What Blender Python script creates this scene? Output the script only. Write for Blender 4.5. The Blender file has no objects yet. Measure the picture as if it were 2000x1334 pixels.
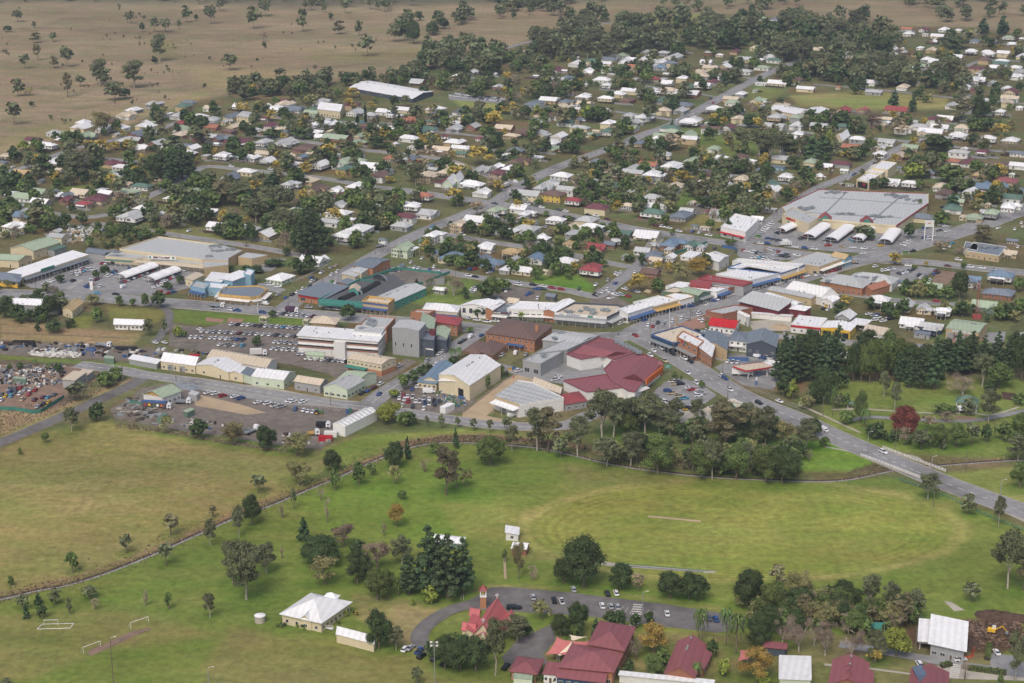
import bpy, bmesh, math, random
import numpy as np
random.seed(11)
C = bpy.context.scene
# ------------------------------------------------------------------ camera, light, exposure
FPX, PITCH, CAMH = 3500.0, math.atan2(667+450, 3500.0), 300.0
cam = bpy.data.cameras.new('camera'); cam.lens = 36.0*FPX/2000; cam.sensor_width = 36
cam.clip_start = 1; cam.clip_end = 30000
camo = bpy.data.objects.new('camera', cam); C.collection.objects.link(camo)
camo.location = (0, 0, CAMH); camo.rotation_euler = (math.pi/2-PITCH, 0, 0)
C.camera = camo
SUN_EL, SUN_AZ = math.radians(52), math.radians(200)      # high cloud-veiled sun behind the camera
w = bpy.data.worlds.new("World"); C.world = w; w.use_nodes = True
nt = w.node_tree; bgn = nt.nodes['Background']
sky = nt.nodes.new('ShaderNodeTexSky'); sky.sky_type = 'NISHITA'; sky.sun_disc = False
sky.sun_elevation = SUN_EL; sky.sun_rotation = SUN_AZ; sky.dust_density = 6.0; sky.air_density = 1.0; sky.ozone_density = 1.0
nt.links.new(sky.outputs[0], bgn.inputs[0]); bgn.inputs[1].default_value = 0.125
sl = bpy.data.lights.new('sun', 'SUN'); sl.energy = 1.05; sl.angle = math.radians(24); sl.color = (1, .965, .92)
so = bpy.data.objects.new('sun', sl); C.collection.objects.link(so)
so.rotation_euler = (math.pi/2-SUN_EL, 0, math.pi-SUN_AZ)
C.view_settings.view_transform = 'Standard'; C.view_settings.look = 'None'
C.view_settings.exposure = 0.06; C.view_settings.gamma = 1; C.view_settings.use_curve_mapping = False
C.render.engine = 'CYCLES'

# ------------------------------------------------------------------ helpers
SP, CP = math.sin(PITCH), math.cos(PITCH)
def at(u, v, z=0.0):
    d = v-667.0; D = FPX*SP+d*CP; F = FPX*CP-d*SP; k = (CAMH-z)/D
    return (k*(u-1000.0), k*F, z)
def ppm(v):                       # photo pixels per metre at ground row v
    return CP*(v+450)/CAMH
def vpm(v):                       # photo pixels per metre of height at ground row v
    dep = PITCH+math.atan((v-667)/FPX)
    return ppm(v)*math.cos(dep)*1.0
def lin(c): return c/12.92 if c <= .04045 else ((c+.055)/1.055)**2.4
def rgb(r, g, b): return (lin(r/255), lin(g/255), lin(b/255), 1)
MATS = {}
def mat(name, col, rough=.85, var=.18, scale=.6, metal=0.0, rnd=.12, bump=0.0, stripes=None, dirt=None):
    if name in MATS: return MATS[name]
    m = bpy.data.materials.new(name); m.use_nodes = True; t = m.node_tree; N, L = t.nodes, t.links
    b = N['Principled BSDF']; b.inputs['Roughness'].default_value = rough; b.inputs['Metallic'].default_value = metal
    b.inputs['Specular IOR Level'].default_value = .3
    geo = N.new('ShaderNodeTexCoord')
    n = N.new('ShaderNodeTexNoise'); n.inputs['Scale'].default_value = scale; n.inputs['Detail'].default_value = 5
    L.new(geo.outputs['Object'], n.inputs['Vector'])
    mr = N.new('ShaderNodeMapRange'); mr.inputs['From Min'].default_value = .3; mr.inputs['From Max'].default_value = .7
    mr.inputs['To Min'].default_value = 1-var; mr.inputs['To Max'].default_value = 1+var
    L.new(n.outputs['Fac'], mr.inputs['Value'])
    oi = N.new('ShaderNodeObjectInfo'); m2 = N.new('ShaderNodeMapRange')
    m2.inputs['To Min'].default_value = 1-rnd; m2.inputs['To Max'].default_value = 1+rnd
    L.new(oi.outputs['Random'], m2.inputs['Value'])
    mu = N.new('ShaderNodeMath'); mu.operation = 'MULTIPLY'
    L.new(mr.outputs[0], mu.inputs[0]); L.new(m2.outputs[0], mu.inputs[1]); last = mu
    if stripes:
        wv = N.new('ShaderNodeTexWave'); wv.inputs['Scale'].default_value = stripes[0]; wv.wave_type = 'BANDS'; wv.bands_direction = 'Y'
        wv.inputs['Distortion'].default_value = .3
        mg = N.new('ShaderNodeMapping'); mg.inputs['Rotation'].default_value = (0, 0, -1.31); L.new(geo.outputs['Object'], mg.inputs['Vector']); L.new(mg.outputs[0], wv.inputs['Vector'])
        m3 = N.new('ShaderNodeMapRange'); m3.inputs['To Min'].default_value = 1-stripes[1]; m3.inputs['To Max'].default_value = 1
        L.new(wv.outputs['Fac'], m3.inputs['Value'])
        m4 = N.new('ShaderNodeMath'); m4.operation = 'MULTIPLY'; L.new(mu.outputs[0], m4.inputs[0]); L.new(m3.outputs[0], m4.inputs[1]); last = m4
    vm = N.new('ShaderNodeVectorMath'); vm.operation = 'SCALE'; vm.inputs[0].default_value = col[:3]
    L.new(last.outputs[0], vm.inputs['Scale']); out = vm.outputs[0]
    if dirt:
        n2 = N.new('ShaderNodeTexNoise'); n2.inputs['Scale'].default_value = dirt[1]; n2.inputs['Detail'].default_value = 6
        L.new(geo.outputs['Object'], n2.inputs['Vector'])
        m5 = N.new('ShaderNodeMapRange'); m5.inputs['From Min'].default_value = .5; m5.inputs['From Max'].default_value = .72
        m5.inputs['To Max'].default_value = dirt[2]; L.new(n2.outputs['Fac'], m5.inputs['Value'])
        mx = N.new('ShaderNodeMix'); mx.data_type = 'RGBA'; L.new(m5.outputs[0], mx.inputs['Factor'])
        L.new(out, mx.inputs['A']); mx.inputs['B'].default_value = dirt[0]; out = mx.outputs['Result']
    L.new(out, b.inputs['Base Color'])
    if bump:
        bp = N.new('ShaderNodeBump'); bp.inputs['Strength'].default_value = bump; L.new(n.outputs['Fac'], bp.inputs['Height']); L.new(bp.outputs[0], b.inputs['Normal'])
    MATS[name] = m; return m
def glassmat(name, col):
    m = mat(name, col, rough=.15, var=.1, rnd=.3); m.node_tree.nodes['Principled BSDF'].inputs['Specular IOR Level'].default_value = .6
    return m
DIRT = (.16, .12, .09, 1)
def rm(name, r, g, b, **k):
    k.setdefault('dirt', (DIRT, .22, .13)); return mat('roof_'+name, rgb(r, g, b), rough=.55, var=.06, scale=.5, rnd=.10, stripes=(.13, .1), **k)
ROOF = dict(W=rm('white', 238, 239, 241), G=rm('light_grey', 191, 194, 195), D=rm('slate_grey', 122, 132, 144),
            K=rm('cream', 214, 200, 178), B=rm('brown', 120, 98, 90), T=rm('terracotta', 176, 120, 98), R=rm('red', 160, 80, 82),
            M=rm('maroon', 116, 74, 82), N=rm('green', 98, 126, 114), P=rm('pale_green', 166, 182, 158), U=rm('blue', 120, 142, 164),
            Y=rm('tan', 196, 172, 130), S=rm('pinkish_red', 192, 106, 108), C=rm('crimson', 146, 90, 95))
ROOFN = dict(W='white', G='light grey', D='slate grey', K='cream', B='brown', T='terracotta', R='red', M='maroon', N='green', P='pale green', U='blue', Y='tan', S='pinkish red', C='dull crimson')
def wm(name, r, g, b, **k): return mat('wall_'+name, rgb(r, g, b), rough=.85, var=.07, scale=.8, rnd=.08, **k)
WALL = dict(c=wm('cream', 214, 202, 172), w=wm('white', 226, 226, 224), g=wm('grey', 160, 162, 164), b=wm('brick', 150, 104, 84),
            o=wm('orange_brick', 174, 124, 94), t=wm('tan', 190, 170, 136), p=wm('pale_green', 196, 208, 186), n=wm('green', 104, 128, 112),
            u=wm('light_blue', 140, 176, 196), d=wm('charcoal', 78, 86, 98), y=wm('yellow', 214, 184, 84), m=wm('maroon', 116, 56, 62), r=wm('red', 170, 60, 56),
            q=wm('teal', 84, 150, 142), k=wm('dark_blue', 52, 76, 104))
WALLN = dict(c='cream', w='white', g='grey', b='brick', o='orange brick', t='tan', p='pale green', n='green', u='light blue', d='charcoal', y='yellow', m='maroon', r='red', q='teal', k='dark blue')
M = dict(
    glass=glassmat('window_glass', rgb(58, 66, 76)), frame=mat('window_frame', rgb(224, 222, 216)),
    void=mat('understorey_timber', rgb(74, 68, 62)), door=mat('door_paint', rgb(96, 82, 72)),
    asphalt=mat('asphalt', rgb(146, 146, 147), rough=.95, var=.16, scale=.3, rnd=0, dirt=(rgb(98, 96, 95), .045, .75)),
    oldasph=mat('worn_asphalt', rgb(116, 113, 112), rough=.95, var=.2, scale=.25, rnd=0, dirt=(rgb(78, 75, 74), .05, .8)), conc=mat('concrete', rgb(176, 170, 158), var=.12, scale=.15, rnd=.05), kerb=mat('kerb_concrete', rgb(170, 166, 156), var=.1, rnd=.05),
    paint=mat('road_paint', rgb(214, 212, 206), var=.1), gravel=mat('gravel', rgb(122, 114, 106), var=.25, scale=.25, rnd=0, dirt=(rgb(96, 88, 82), .06, .7)),
    dirt=mat('bare_dirt', rgb(138, 116, 100), var=.22, scale=.2, rnd=0), soil=mat('dark_soil', rgb(84, 66, 56), var=.3, scale=.5, rnd=0, bump=.5),
    tan=mat('crusher_dust', rgb(180, 160, 132), var=.15, scale=.1, rnd=0),
    pave=mat('brick_paving', rgb(160, 124, 108), var=.12, scale=.3, rnd=0), water=mat('shallow_water', rgb(150, 152, 150), rough=.4, var=.25, scale=.4, rnd=0),
    steel=mat('galvanised_steel', rgb(150, 154, 156), rough=.5), wood=mat('pole_timber', rgb(128, 118, 106)), white=mat('white_paint', rgb(228, 228, 226), rough=.5),
    plant=mat('rooftop_plant_metal', rgb(140, 148, 154), var=.2, scale=1.5, rough=.5), sail=mat('white_sail_cloth', rgb(238, 238, 240), var=.05, rnd=.03),
    bark=mat('tree_bark', rgb(112, 100, 88), var=.25, scale=1.5), palebark=mat('gum_tree_bark', rgb(168, 160, 148), var=.25, scale=1.2),
    tyre=mat('rubber_tyre', rgb(36, 36, 38)), teal=mat('teal_paint', rgb(66, 130, 118)), red=mat('red_paint', rgb(186, 40, 48)), orange=mat('orange_paint', rgb(214, 112, 50)),
    yellow=mat('yellow_paint', rgb(222, 178, 52)), blue=mat('blue_paint', rgb(72, 102, 150)), pinksail=mat('pink_shade_cloth', rgb(196, 118, 116), var=.08, rnd=.05),
    creamsail=mat('cream_shade_cloth', rgb(224, 210, 184), var=.06), net=mat('dark_shade_mesh', rgb(92, 94, 98), var=.12, scale=.5), green=mat('green_paint', rgb(70, 120, 76)),
    black=mat('black_plastic_and_opening_dark', rgb(40, 42, 46)), gold=mat('gold_paint', rgb(196, 162, 98)), solar=mat('solar_panel', rgb(92, 104, 124), rough=.3),
    orangenet=mat('orange_barrier_mesh', rgb(226, 96, 58)), cloth=mat('white_cladding', rgb(222, 222, 220), var=.04))
def mesh(name, verts, faces, mats, midx=None, smooth=False):
    me = bpy.data.meshes.new(name); me.from_pydata([tuple(v) for v in verts], [], [tuple(f) for f in faces])
    for m_ in (mats if isinstance(mats, (list, tuple)) else [mats]): me.materials.append(m_)
    if midx is not None: me.polygons.foreach_set('material_index', midx)
    if smooth: me.polygons.foreach_set('use_smooth', [True]*len(me.polygons))
    return me
def npmesh(name, V, F, mats, midx=None, tint=None):
    """fast quad/tri mesh from numpy: V (n,3), F (m,k)"""
    me = bpy.data.meshes.new(name); k = F.shape[1]
    me.vertices.add(len(V)); me.vertices.foreach_set('co', V.astype(np.float32).ravel())
    me.loops.add(F.size); me.loops.foreach_set('vertex_index', F.astype(np.int32).ravel())
    me.polygons.add(len(F)); me.polygons.foreach_set('loop_start', np.arange(0, F.size, k, dtype=np.int32))
    me.polygons.foreach_set('loop_total', np.full(len(F), k, dtype=np.int32))
    for m_ in (mats if isinstance(mats, (list, tuple)) else [mats]): me.materials.append(m_)
    if midx is not None: me.polygons.foreach_set('material_index', np.asarray(midx, dtype=np.int32))
    if tint is not None:
        a = me.attributes.new('tint', 'FLOAT', 'FACE'); a.data.foreach_set('value', np.asarray(tint, dtype=np.float32))
    me.update(calc_edges=True); return me
def link(name, me, parent=None, loc=None, rz=0, **props):
    o = bpy.data.objects.new(name, me); C.collection.objects.link(o)
    if parent is not None: o.parent = parent
    if loc is not None: o.location = loc
    if rz: o.rotation_euler = (0, 0, rz)
    for k_, v_ in props.items(): o[k_] = v_
    return o
class MB:                         # collects simple solids in one mesh
    def __init__(s): s.v = []; s.f = []; s.m = []
    def add(s, v, f, m=0):
        n = len(s.v); s.v += [tuple(p) for p in v]; s.f += [tuple(i+n for i in q) for q in f]; s.m += [m]*len(f)
    def box(s, x0, y0, z0, x1, y1, z1, m=0):
        s.add([(x0,y0,z0),(x1,y0,z0),(x1,y1,z0),(x0,y1,z0),(x0,y0,z1),(x1,y0,z1),(x1,y1,z1),(x0,y1,z1)],
              [(0,3,2,1),(4,5,6,7),(0,1,5,4),(1,2,6,5),(2,3,7,6),(3,0,4,7)], m)
    def obox(s, p, q, wd, z0, z1, m=0):     # box along the segment p-q
        dx, dy = q[0]-p[0], q[1]-p[1]; l = math.hypot(dx, dy) or 1; nx, ny = -dy/l*wd/2, dx/l*wd/2
        b = [(p[0]+nx,p[1]+ny),(q[0]+nx,q[1]+ny),(q[0]-nx,q[1]-ny),(p[0]-nx,p[1]-ny)][::-1]
        s.prism(b, z0, z1, m)
    def prism(s, b, z0, z1, m=0, mtop=None):
        n = len(b); s.add([(x,y,z0) for x,y in b]+[(x,y,z1) for x,y in b], [(i,(i+1)%n,n+(i+1)%n,n+i) for i in range(n)], m)
        s.add([(x,y,z1) for x,y in b], [tuple(range(n))], m if mtop is None else mtop); s.add([(x,y,z0) for x,y in b], [tuple(range(n))[::-1]], m)
    def cyl(s, x, y, z0, z1, r0, r1=None, n=8, m=0):
        r1 = r0 if r1 is None else r1; a = [2*math.pi*i/n for i in range(n)]
        s.add([(x+r0*math.cos(t),y+r0*math.sin(t),z0) for t in a]+[(x+r1*math.cos(t),y+r1*math.sin(t),z1) for t in a],
              [(i,(i+1)%n,n+(i+1)%n,n+i) for i in range(n)]+[tuple(range(n,2*n)),tuple(range(n))[::-1]], m)
    def tube(s, p, q, r0, r1, n=5, m=0):
        p = np.array(p, float); q = np.array(q, float); d = q-p; d /= (np.linalg.norm(d) or 1)
        a = np.cross(d, (0,0,1) if abs(d[2]) < .9 else (1,0,0)); a /= np.linalg.norm(a); b = np.cross(d, a)
        ring = lambda c, r: [tuple(c+r*(math.cos(2*math.pi*i/n)*a+math.sin(2*math.pi*i/n)*b)) for i in range(n)]
        s.add(ring(p, r0)+ring(q, r1), [(i,(i+1)%n,n+(i+1)%n,n+i) for i in range(n)]+[tuple(range(n,2*n))], m)
    def build(s, name, mats, parent=None, loc=None, rz=0, smooth=False, **pr):
        return link(name, mesh(name, s.v, s.f, mats, s.m, smooth), parent, loc, rz, **pr)
    def mesh(s, name, mats, smooth=False): return mesh(name, s.v, s.f, mats, s.m, smooth)
def thing(name, loc, label, cat, group=None, rz=0):
    o = link(name, None, None, loc, rz, label=label, category=cat)
    o.empty_display_size = 1
    if group: o['group'] = group
    return o
ORD = ['leftmost','second from left','third from left','fourth from left','fifth from left','sixth from left','seventh from left','eighth from left','ninth from left','tenth from left',
 'eleventh from left','twelfth from left','thirteenth from left','fourteenth from left','fifteenth from left','sixteenth from left','seventeenth from left','eighteenth from left','nineteenth from left','twentieth from left']
ORD += ['twenty-%s from left' % s for s in ('first','second','third','fourth','fifth','sixth','seventh','eighth','ninth')] + ['thirtieth from left'] + ['thirty-%s from left' % s for s in ('first','second','third','fourth','fifth','sixth','seventh','eighth','ninth')]
ORD += ['fortieth from left'] + ['forty-%s from left' % s for s in ('first','second','third','fourth','fifth','sixth','seventh','eighth','ninth')]
PEND = []                        # (object, look, place, u) : labels resolved together so that each is unique
def later(o, look, place, u): PEND.append((o, look, place, u))
def resolve():
    d = {}
    for o, lk, pl, u in PEND: d.setdefault((lk, pl), []).append((u, o))
    for (lk, pl), L_ in d.items():
        L_.sort(key=lambda t: t[0])
        for i, (u, o) in enumerate(L_):
            o['label'] = '%s %s' % (lk, pl) if len(L_) == 1 else '%s, %s %s' % (lk, 'rightmost' if i == len(L_)-1 else ORD[min(i, len(ORD)-1)], pl)
PLACES = [
 (50,60,'on the brown hill, far left corner'), (200,60,'on the hill above the lone domed trees'), (140,150,'on the lower hill slope, left'),(270,190,'beside the dry hill gully'),
 (420,40,'at the top of the brown hill'), (600,40,'near the top edge of the hill'), (720,90,'on the hill above the long white roof'), (560,150,'at the foot of the brown hill'),
 (60,290,'where the brown hill meets town, left'), (60,400,'on the left edge near blue-roofed house'), (60,470,'among the pale green workshops'), (180,390,'around the maroon and red roofs, left'),
 (260,280,'on the hill-side street, left'), (320,350,'around the dark pine clump, left'), (280,430,'behind the left supermarket'), (420,440,'right behind the left supermarket'),
 (440,230,'in the rows below the brown hill'), (440,310,'around the curved street left of centre'), (560,230,'left of the long white roof'), (580,300,'around the big golden tree left of centre'),
 (560,400,'in the grove above the left supermarket'), (690,210,'beside the long white roof'), (700,310,'behind the long cross street'), (700,400,'left of the diagonal avenue'), (680,460,'by the tall dark pines'),
 (820,240,'below the long white roof'), (820,320,'around the brown-roofed units'), (860,380,'by the twin-gabled church hall'), (850,460,'around the two-storey white house'), (940,150,'behind the upper car park'),
 (950,250,'below the upper car park'), (960,330,'above the diagonal avenue'), (950,440,'below the avenue crossing'), (960,510,'around the blue-roofed houses, centre'), (1080,130,'in the far rows, top centre'),
 (1080,230,'left of the avenue, upper centre'), (1080,300,'where the avenue narrows'), (1090,370,'around the cream double-storey flats'), (1110,440,'below the wide cross street'), (1100,520,'around the red-roofed white cottage'),
 (1240,130,'among the orange roofs, far centre'), (1280,200,'around the large green-roofed house'), (1300,60,'in the far grove, top centre'), (1420,60,'in the bushland at the top'), (1400,140,'beside the upper avenue'),
 (1280,280,'right of the avenue bend'), (1300,340,'around the golden tree right of centre'), (1270,420,'by the dark-roofed clinic'), (1250,500,'around the yellow street trees'), (1420,240,'across from the white school sheds'),
 (1420,330,'along the quiet court, right of centre'), (1400,400,'behind the white box shop'), (1500,290,'by the tall gum grove'), (1520,370,'behind the right supermarket'), (1530,190,'around the white school sheds'),
 (1650,60,'at the bushland edge, top right'), (1680,130,'in the tree belt, upper right'), (1650,230,'beside the upper sports field'), (1650,310,'around the teal-walled house'), (1720,370,'by the stepped roof hall'),
 (1800,60,'in the top row, far right'), (1820,130,'around the pale two-storey block'), (1820,230,'right of the upper sports field'), (1830,300,'around the hip-roofed houses, right'), (1860,370,'beside the blue-roofed centre'),
 (1940,90,'in the far right top rows'), (1940,180,'on the right edge, upper rows'), (1940,270,'on the right edge below golden tree'), (1950,350,'on the right edge near the tan roof'), (1930,420,'on the right edge by highway'),
 (1700,430,'in the right supermarket car park'), (1900,490,'around the flat-roofed clinic'), (1930,560,'around the lattice tower'), (1780,590,'in the lane behind the tyre shop'), (1700,640,'along the workshop street, right'),
 (1700,550,'beside the gabled tavern'), (1560,560,'behind the main street, right side'), (1560,720,'in the dark grove by the petrol station'), (1720,720,'in the pine grove of the park'), (1880,720,'in the right park'),
 (1680,820,'by the park entrance'), (1800,860,'around the red autumn tree'), (1930,850,'on the park lawn, right edge'), (1880,980,'beyond the bridge, right'), (1500,850,'behind the oval'), (1320,880,'on the creek bank behind the oval'),
 (1100,870,'by the creek bend'), (940,880,'on the creek lawn'), (900,840,'along the lane by the creek'), (760,860,'by the silo shed'), (650,900,'left of the creek'), (480,870,'at the depot yard fence'), (330,850,'at the depot corner'),
 (150,820,'on the country road, left'), (120,750,'by the wrecking yard'), (60,620,'in the scrub by the railway land'), (260,610,'by the left highway verge'), (330,660,'by the gravel car park'), (230,540,'in the left shopping centre'),
 (560,520,'behind the corner shops'), (660,600,'by the green club building'), (880,580,'behind the town shops'), (990,610,'along the shopping street'), (880,700,'beside the brick hotel'), (1320,760,'in the red-roofed mall car park'),
 (250,1050,'on the yellow paddock'), (120,1190,'on the lower left bank'), (420,1140,'on the green slope, lower left'), (620,1000,'on the drain-side lawn'), (780,960,'on the central lawn'), (620,1120,'behind the white hall'),
 (850,1130,'in the pine clump by church'), (1020,1110,'by the church drive'), (920,1290,'in front of the church'), (1130,1220,'beside the shade sails'), (1220,1150,'between oval and car park'), (1340,1160,'below the practice nets'),
 (1430,1240,'by the palm row'), (1300,1290,'in the school garden'), (1560,1200,'right of the school palms'), (1680,1200,'behind the new white classroom'), (1640,1280,'left of the new white classroom'), (1900,1250,'by the dug-up yard'), (1930,1120,'below the bridge road, right'),
 (1830,1010,'at the oval road fence'), (740,1220,'by the long white shed'),
]
def place(u, v):
    return min(PLACES, key=lambda p: (p[0]-u)**2+((p[1]-v)*1.6)**2)[2]
# ------------------------------------------------------------------ ground sheet
def pts(s): 
    a = [float(x) for x in s.replace(',', ' ').split()]; return list(zip(a[::2], a[1::2]))
def sdf(U, Vv, poly):              # >0 inside, distance in photo-scaled units
    n = len(poly); inside = np.zeros(U.shape, bool); dist = np.full(U.shape, 1e9)
    for i in range(n):
        x0, y0 = poly[i]; x1, y1 = poly[(i+1) % n]
        c = ((y0 > Vv) != (y1 > Vv)); 
        with np.errstate(divide='ignore', invalid='ignore'): xi = (x1-x0)*(Vv-y0)/((y1-y0) or 1e-9)+x0
        inside ^= c & (U < xi)
        dx, dy = x1-x0, y1-y0; t = np.clip(((U-x0)*dx+(Vv-y0)*dy)/(dx*dx+dy*dy+1e-9), 0, 1)
        dist = np.minimum(dist, np.hypot(U-x0-t*dx, (Vv-y0-t*dy)*1.6))
    return np.where(inside, dist, -dist)
def lined(U, Vv, poly):
    dist = np.full(U.shape, 1e9)
    for (x0, y0), (x1, y1) in zip(poly, poly[1:]):
        dx, dy = x1-x0, y1-y0; t = np.clip(((U-x0)*dx+(Vv-y0)*dy)/(dx*dx+dy*dy+1e-9), 0, 1)
        dist = np.minimum(dist, np.hypot(U-x0-t*dx, (Vv-y0-t*dy)*2.0))
    return dist
vs = np.concatenate([-450+450*np.array([.02,.05,.1,.2,.35,.5,.65,.8,.9,.97]), np.arange(0, 1340, 4.0), [1360, 1400, 1500, 1700, 2100]])
us = np.concatenate([[-3000,-1800,-1000,-500,-250,-120,-60], np.arange(-20, 2025, 5.0), [2060,2120,2250,2500,3000,3800,5000]])
UU, VV = np.meshgrid(us, vs)
DD = FPX*SP+(VV-667)*CP; FF = FPX*CP-(VV-667)*SP; KK = CAMH/DD
GX, GY = KK*(UU-1000), KK*FF
def c3(r, g, b): return np.array([lin(r/255), lin(g/255), lin(b/255)])
col = np.zeros(UU.shape+(3,)); col[:] = c3(110, 110, 84)                     # town: mixed mown and dry grass
_p, _q = at(840, 447), at(1094, 325); _g = math.atan2(_q[1]-_p[1], _q[0]-_p[0])
LX = GX*math.cos(_g)+GY*math.sin(_g); LY = -GX*math.sin(_g)+GY*math.cos(_g)      # each building lot keeps its own lawn
_li = np.floor(LX/19).astype(int)*73856093 ^ np.floor(LY/38).astype(int)*19349663
_r1 = ((_li*2654435761) % 1000)/1000.; _r2 = ((_li*40503+977) % 1000)/1000.
_t = np.stack([.82+.42*_r1, .86+.3*_r2, .8+.3*_r1*_r2], -1); col = col*_t
def zone(s, c, soft=6, a=1.0):
    global col
    d = sdf(UU, VV, pts(s)); k = np.clip(.5+d/(2*soft), 0, 1)[..., None]*a; col = col*(1-k)+c*k
def stroke(s, c, wd, soft=4, a=1.0):
    global col
    d = lined(UU, VV, pts(s)); k = np.clip(.5-(d-wd)/(2*soft), 0, 1)[..., None]*a; col = col*(1-k)+c*k
HILL = '-3000,-440 5000,-440 5000,70 2000,66 1850,52 1760,52 1560,36 1420,28 1240,38 1060,70 960,104 850,128 740,150 600,168 470,180 380,196 300,226 200,262 80,282 0,302 -3000,460'
zone(HILL, c3(158, 141, 118), 6)
zone('-3000,-440 5000,-440 5000,-10 1900,4 1500,-5 800,10 560,14 380,6 0,4 -3000,20', c3(100, 98, 84), 8, .85)
zone('155,70 262,66 290,110 285,125 160,128', c3(160, 143, 120), 4, .6)
stroke('0,62 60,54 120,58 200,62 290,66 380,62', c3(110, 96, 84), 1.2, 3, .7)
stroke('0,165 60,166 100,175 190,182 260,176 360,176 420,170', c3(104, 92, 80), 2, 4, .7)
stroke('590,125 640,132 720,125 800,112 900,104', c3(112, 104, 84), 3, 5, .6)
stroke('0,235 120,222 300,180 420,160 500,150 640,152', c3(118, 108, 84), 2, 5, .6); stroke('60,62 120,40 260,30 400,50', c3(120, 106, 88), 3, 8, .5); stroke('420,120 560,96 720,92', c3(176, 156, 124), 3, 6, .6); zone('0,118 150,128 140,160 0,152', c3(132, 124, 96), 10, .6); zone('290,80 345,76 350,110 310,118', c3(140, 132, 92), 8, .7); zone('360,130 600,140 560,165 400,175', c3(170, 152, 116), 12, .6)
zone('1000,60 1100,40 1300,36 1200,70 1050,90', c3(150, 134, 104), 10, .7); zone('600,104 720,98 900,88 900,100 740,120 620,124', c3(140, 132, 94), 8, .7)
stroke('400,105 470,84 560,62', c3(116, 104, 88), .6, 2, .6)
zone('0,270 100,240 300,205 420,170 420,186 300,222 160,262 0,298', c3(160, 146, 108), 8, .6)
zone('1200,32 1330,24 1430,34 1400,48 1240,46', c3(150, 150, 96), 5, .8)
zone('1540,186 1700,178 1850,192 1850,214 1700,216 1560,206', c3(156, 150, 100), 4)
zone('1620,196 1740,192 1760,206 1640,212', c3(142, 154, 90), 6, .8)
zone('1480,170 1540,180 1500,196 1440,190', c3(138, 146, 84), 4, .7)
zone('880,192 1000,203 1020,208 980,216 900,208', c3(148, 152, 92), 3)
zone('1320,250 1440,262 1500,300 1480,330 1380,320', c3(122, 138, 74), 8, .7)
zone('1330,380 1400,350 1400,400 1300,420', c3(110, 134, 66), 6, .7)
zone('1200,368 1300,376 1290,400 1200,398', c3(122, 138, 76), 6, .7)
zone('1390,400 1450,404 1440,420 1400,450 1330,448 1350,430', c3(150, 142, 90), 4, .9)
zone('1040,530 1130,536 1160,560 1150,572 1040,556', c3(112, 146, 62), 5, .9)
zone('800,560 930,540 920,600 800,590', c3(118, 142, 70), 6, .7)
zone('720,410 800,412 790,440 640,470 630,480 760,420', c3(132, 136, 76), 6, .8)
zone('200,442 420,452 560,480 420,470 260,450', c3(138, 138, 88), 5, .7)
zone('260,400 400,430 400,450 300,440 220,425', c3(140, 136, 90), 5, .8)
zone('100,362 190,362 200,345 230,335 240,350 180,372 100,372', c3(124, 142, 70), 4, .7)
zone('210,600 325,606 320,618 300,634 215,624', c3(140, 138, 82), 3)
zone('335,606 600,622 600,640 400,636 335,628', c3(122, 140, 72), 3)
zone('0,620 120,640 280,650 260,675 120,668 0,665', c3(162, 138, 108), 4)
zone('130,616 180,618 176,640 140,640', c3(140, 140, 74), 3, .8)
zone('0,692 80,700 250,712 320,722 250,716 0,700', c3(124, 146, 66), 3)
zone('0,664 160,672 300,680 330,690 250,708 0,694', c3(124, 112, 100), 4)
zone('0,704 200,712 220,716 120,800 60,812 0,800', c3(116, 104, 94), 4)
zone('0,800 60,806 130,790 170,770 270,735 275,750 150,806 60,850 0,862', c3(158, 140, 110), 4)
stroke('0,852 120,802 250,748 300,730', c3(128, 140, 74), 3, 3, .8)
# paddock, park and oval
zone('-400,905 0,878 60,850 200,820 340,850 470,872 600,886 640,880 650,905 600,950 500,985 400,1030 250,1095 120,1140 0,1165 -400,1260', c3(150, 142, 92), 8)
zone('200,818 420,846 620,880 540,885 300,850', c3(128, 142, 74), 8, .5)
zone('-100,1000 200,930 500,920 520,940 200,1010 0,1080', c3(168, 156, 104), 24, .5)
zone('630,880 700,850 900,838 1050,848 1120,850 1060,868 900,862 800,868 730,892 650,925', c3(130, 144, 74), 6)
zone('0,1178 120,1142 300,1084 480,1003 600,958 700,916 800,876 900,866 1050,876 1200,910 1400,934 1560,942 1740,932 1850,965 2000,1030 2300,1100 2300,1500 -300,1600 -300,1220', c3(122, 134, 68), 6)
zone('560,970 900,900 1000,1000 900,1060 650,1050', c3(110, 138, 56), 20, .6)
zone('860,985 1000,975 1010,1060 900,1050', c3(148, 148, 84), 12, .6)
zone('-100,1210 250,1190 420,1240 200,1270 60,1330 -100,1340', c3(150, 140, 92), 14, .7)
zone('450,1225 700,1260 1000,1310 1000,1400 400,1400 400,1300', c3(134, 128, 82), 16, .85)
zone('690,1160 880,1175 830,1210 790,1250 700,1210', c3(158, 144, 104), 8, .7)
zone('1100,900 1500,940 1500,960 1100,950', c3(146, 140, 92), 16, .6)
zone('1660,895 1760,905 1720,925 1660,918', c3(96, 82, 66), 6, .8)
zone('1620,1290 1700,1240 1760,1260 1790,1290 1700,1310', c3(100, 78, 66), 5, .9)
zone('1760,1215 1990,1205 2010,1260 1900,1290 1770,1275', c3(98, 78, 66), 6, .95)
zone('1000,1230 1480,1240 1560,1270 1560,1400 1000,1400', c3(126, 116, 84), 8, .7)
zone('1560,1230 2100,1300 2100,1400 1560,1400', c3(136, 128, 96), 6, .7)
zone('860,1210 900,1196 1050,1195 1080,1220 1030,1240 870,1245', c3(128, 138, 76), 4)
ell = np.sqrt(((UU-1448)/418)**2+((VV-1036)/96)**2)
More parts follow.
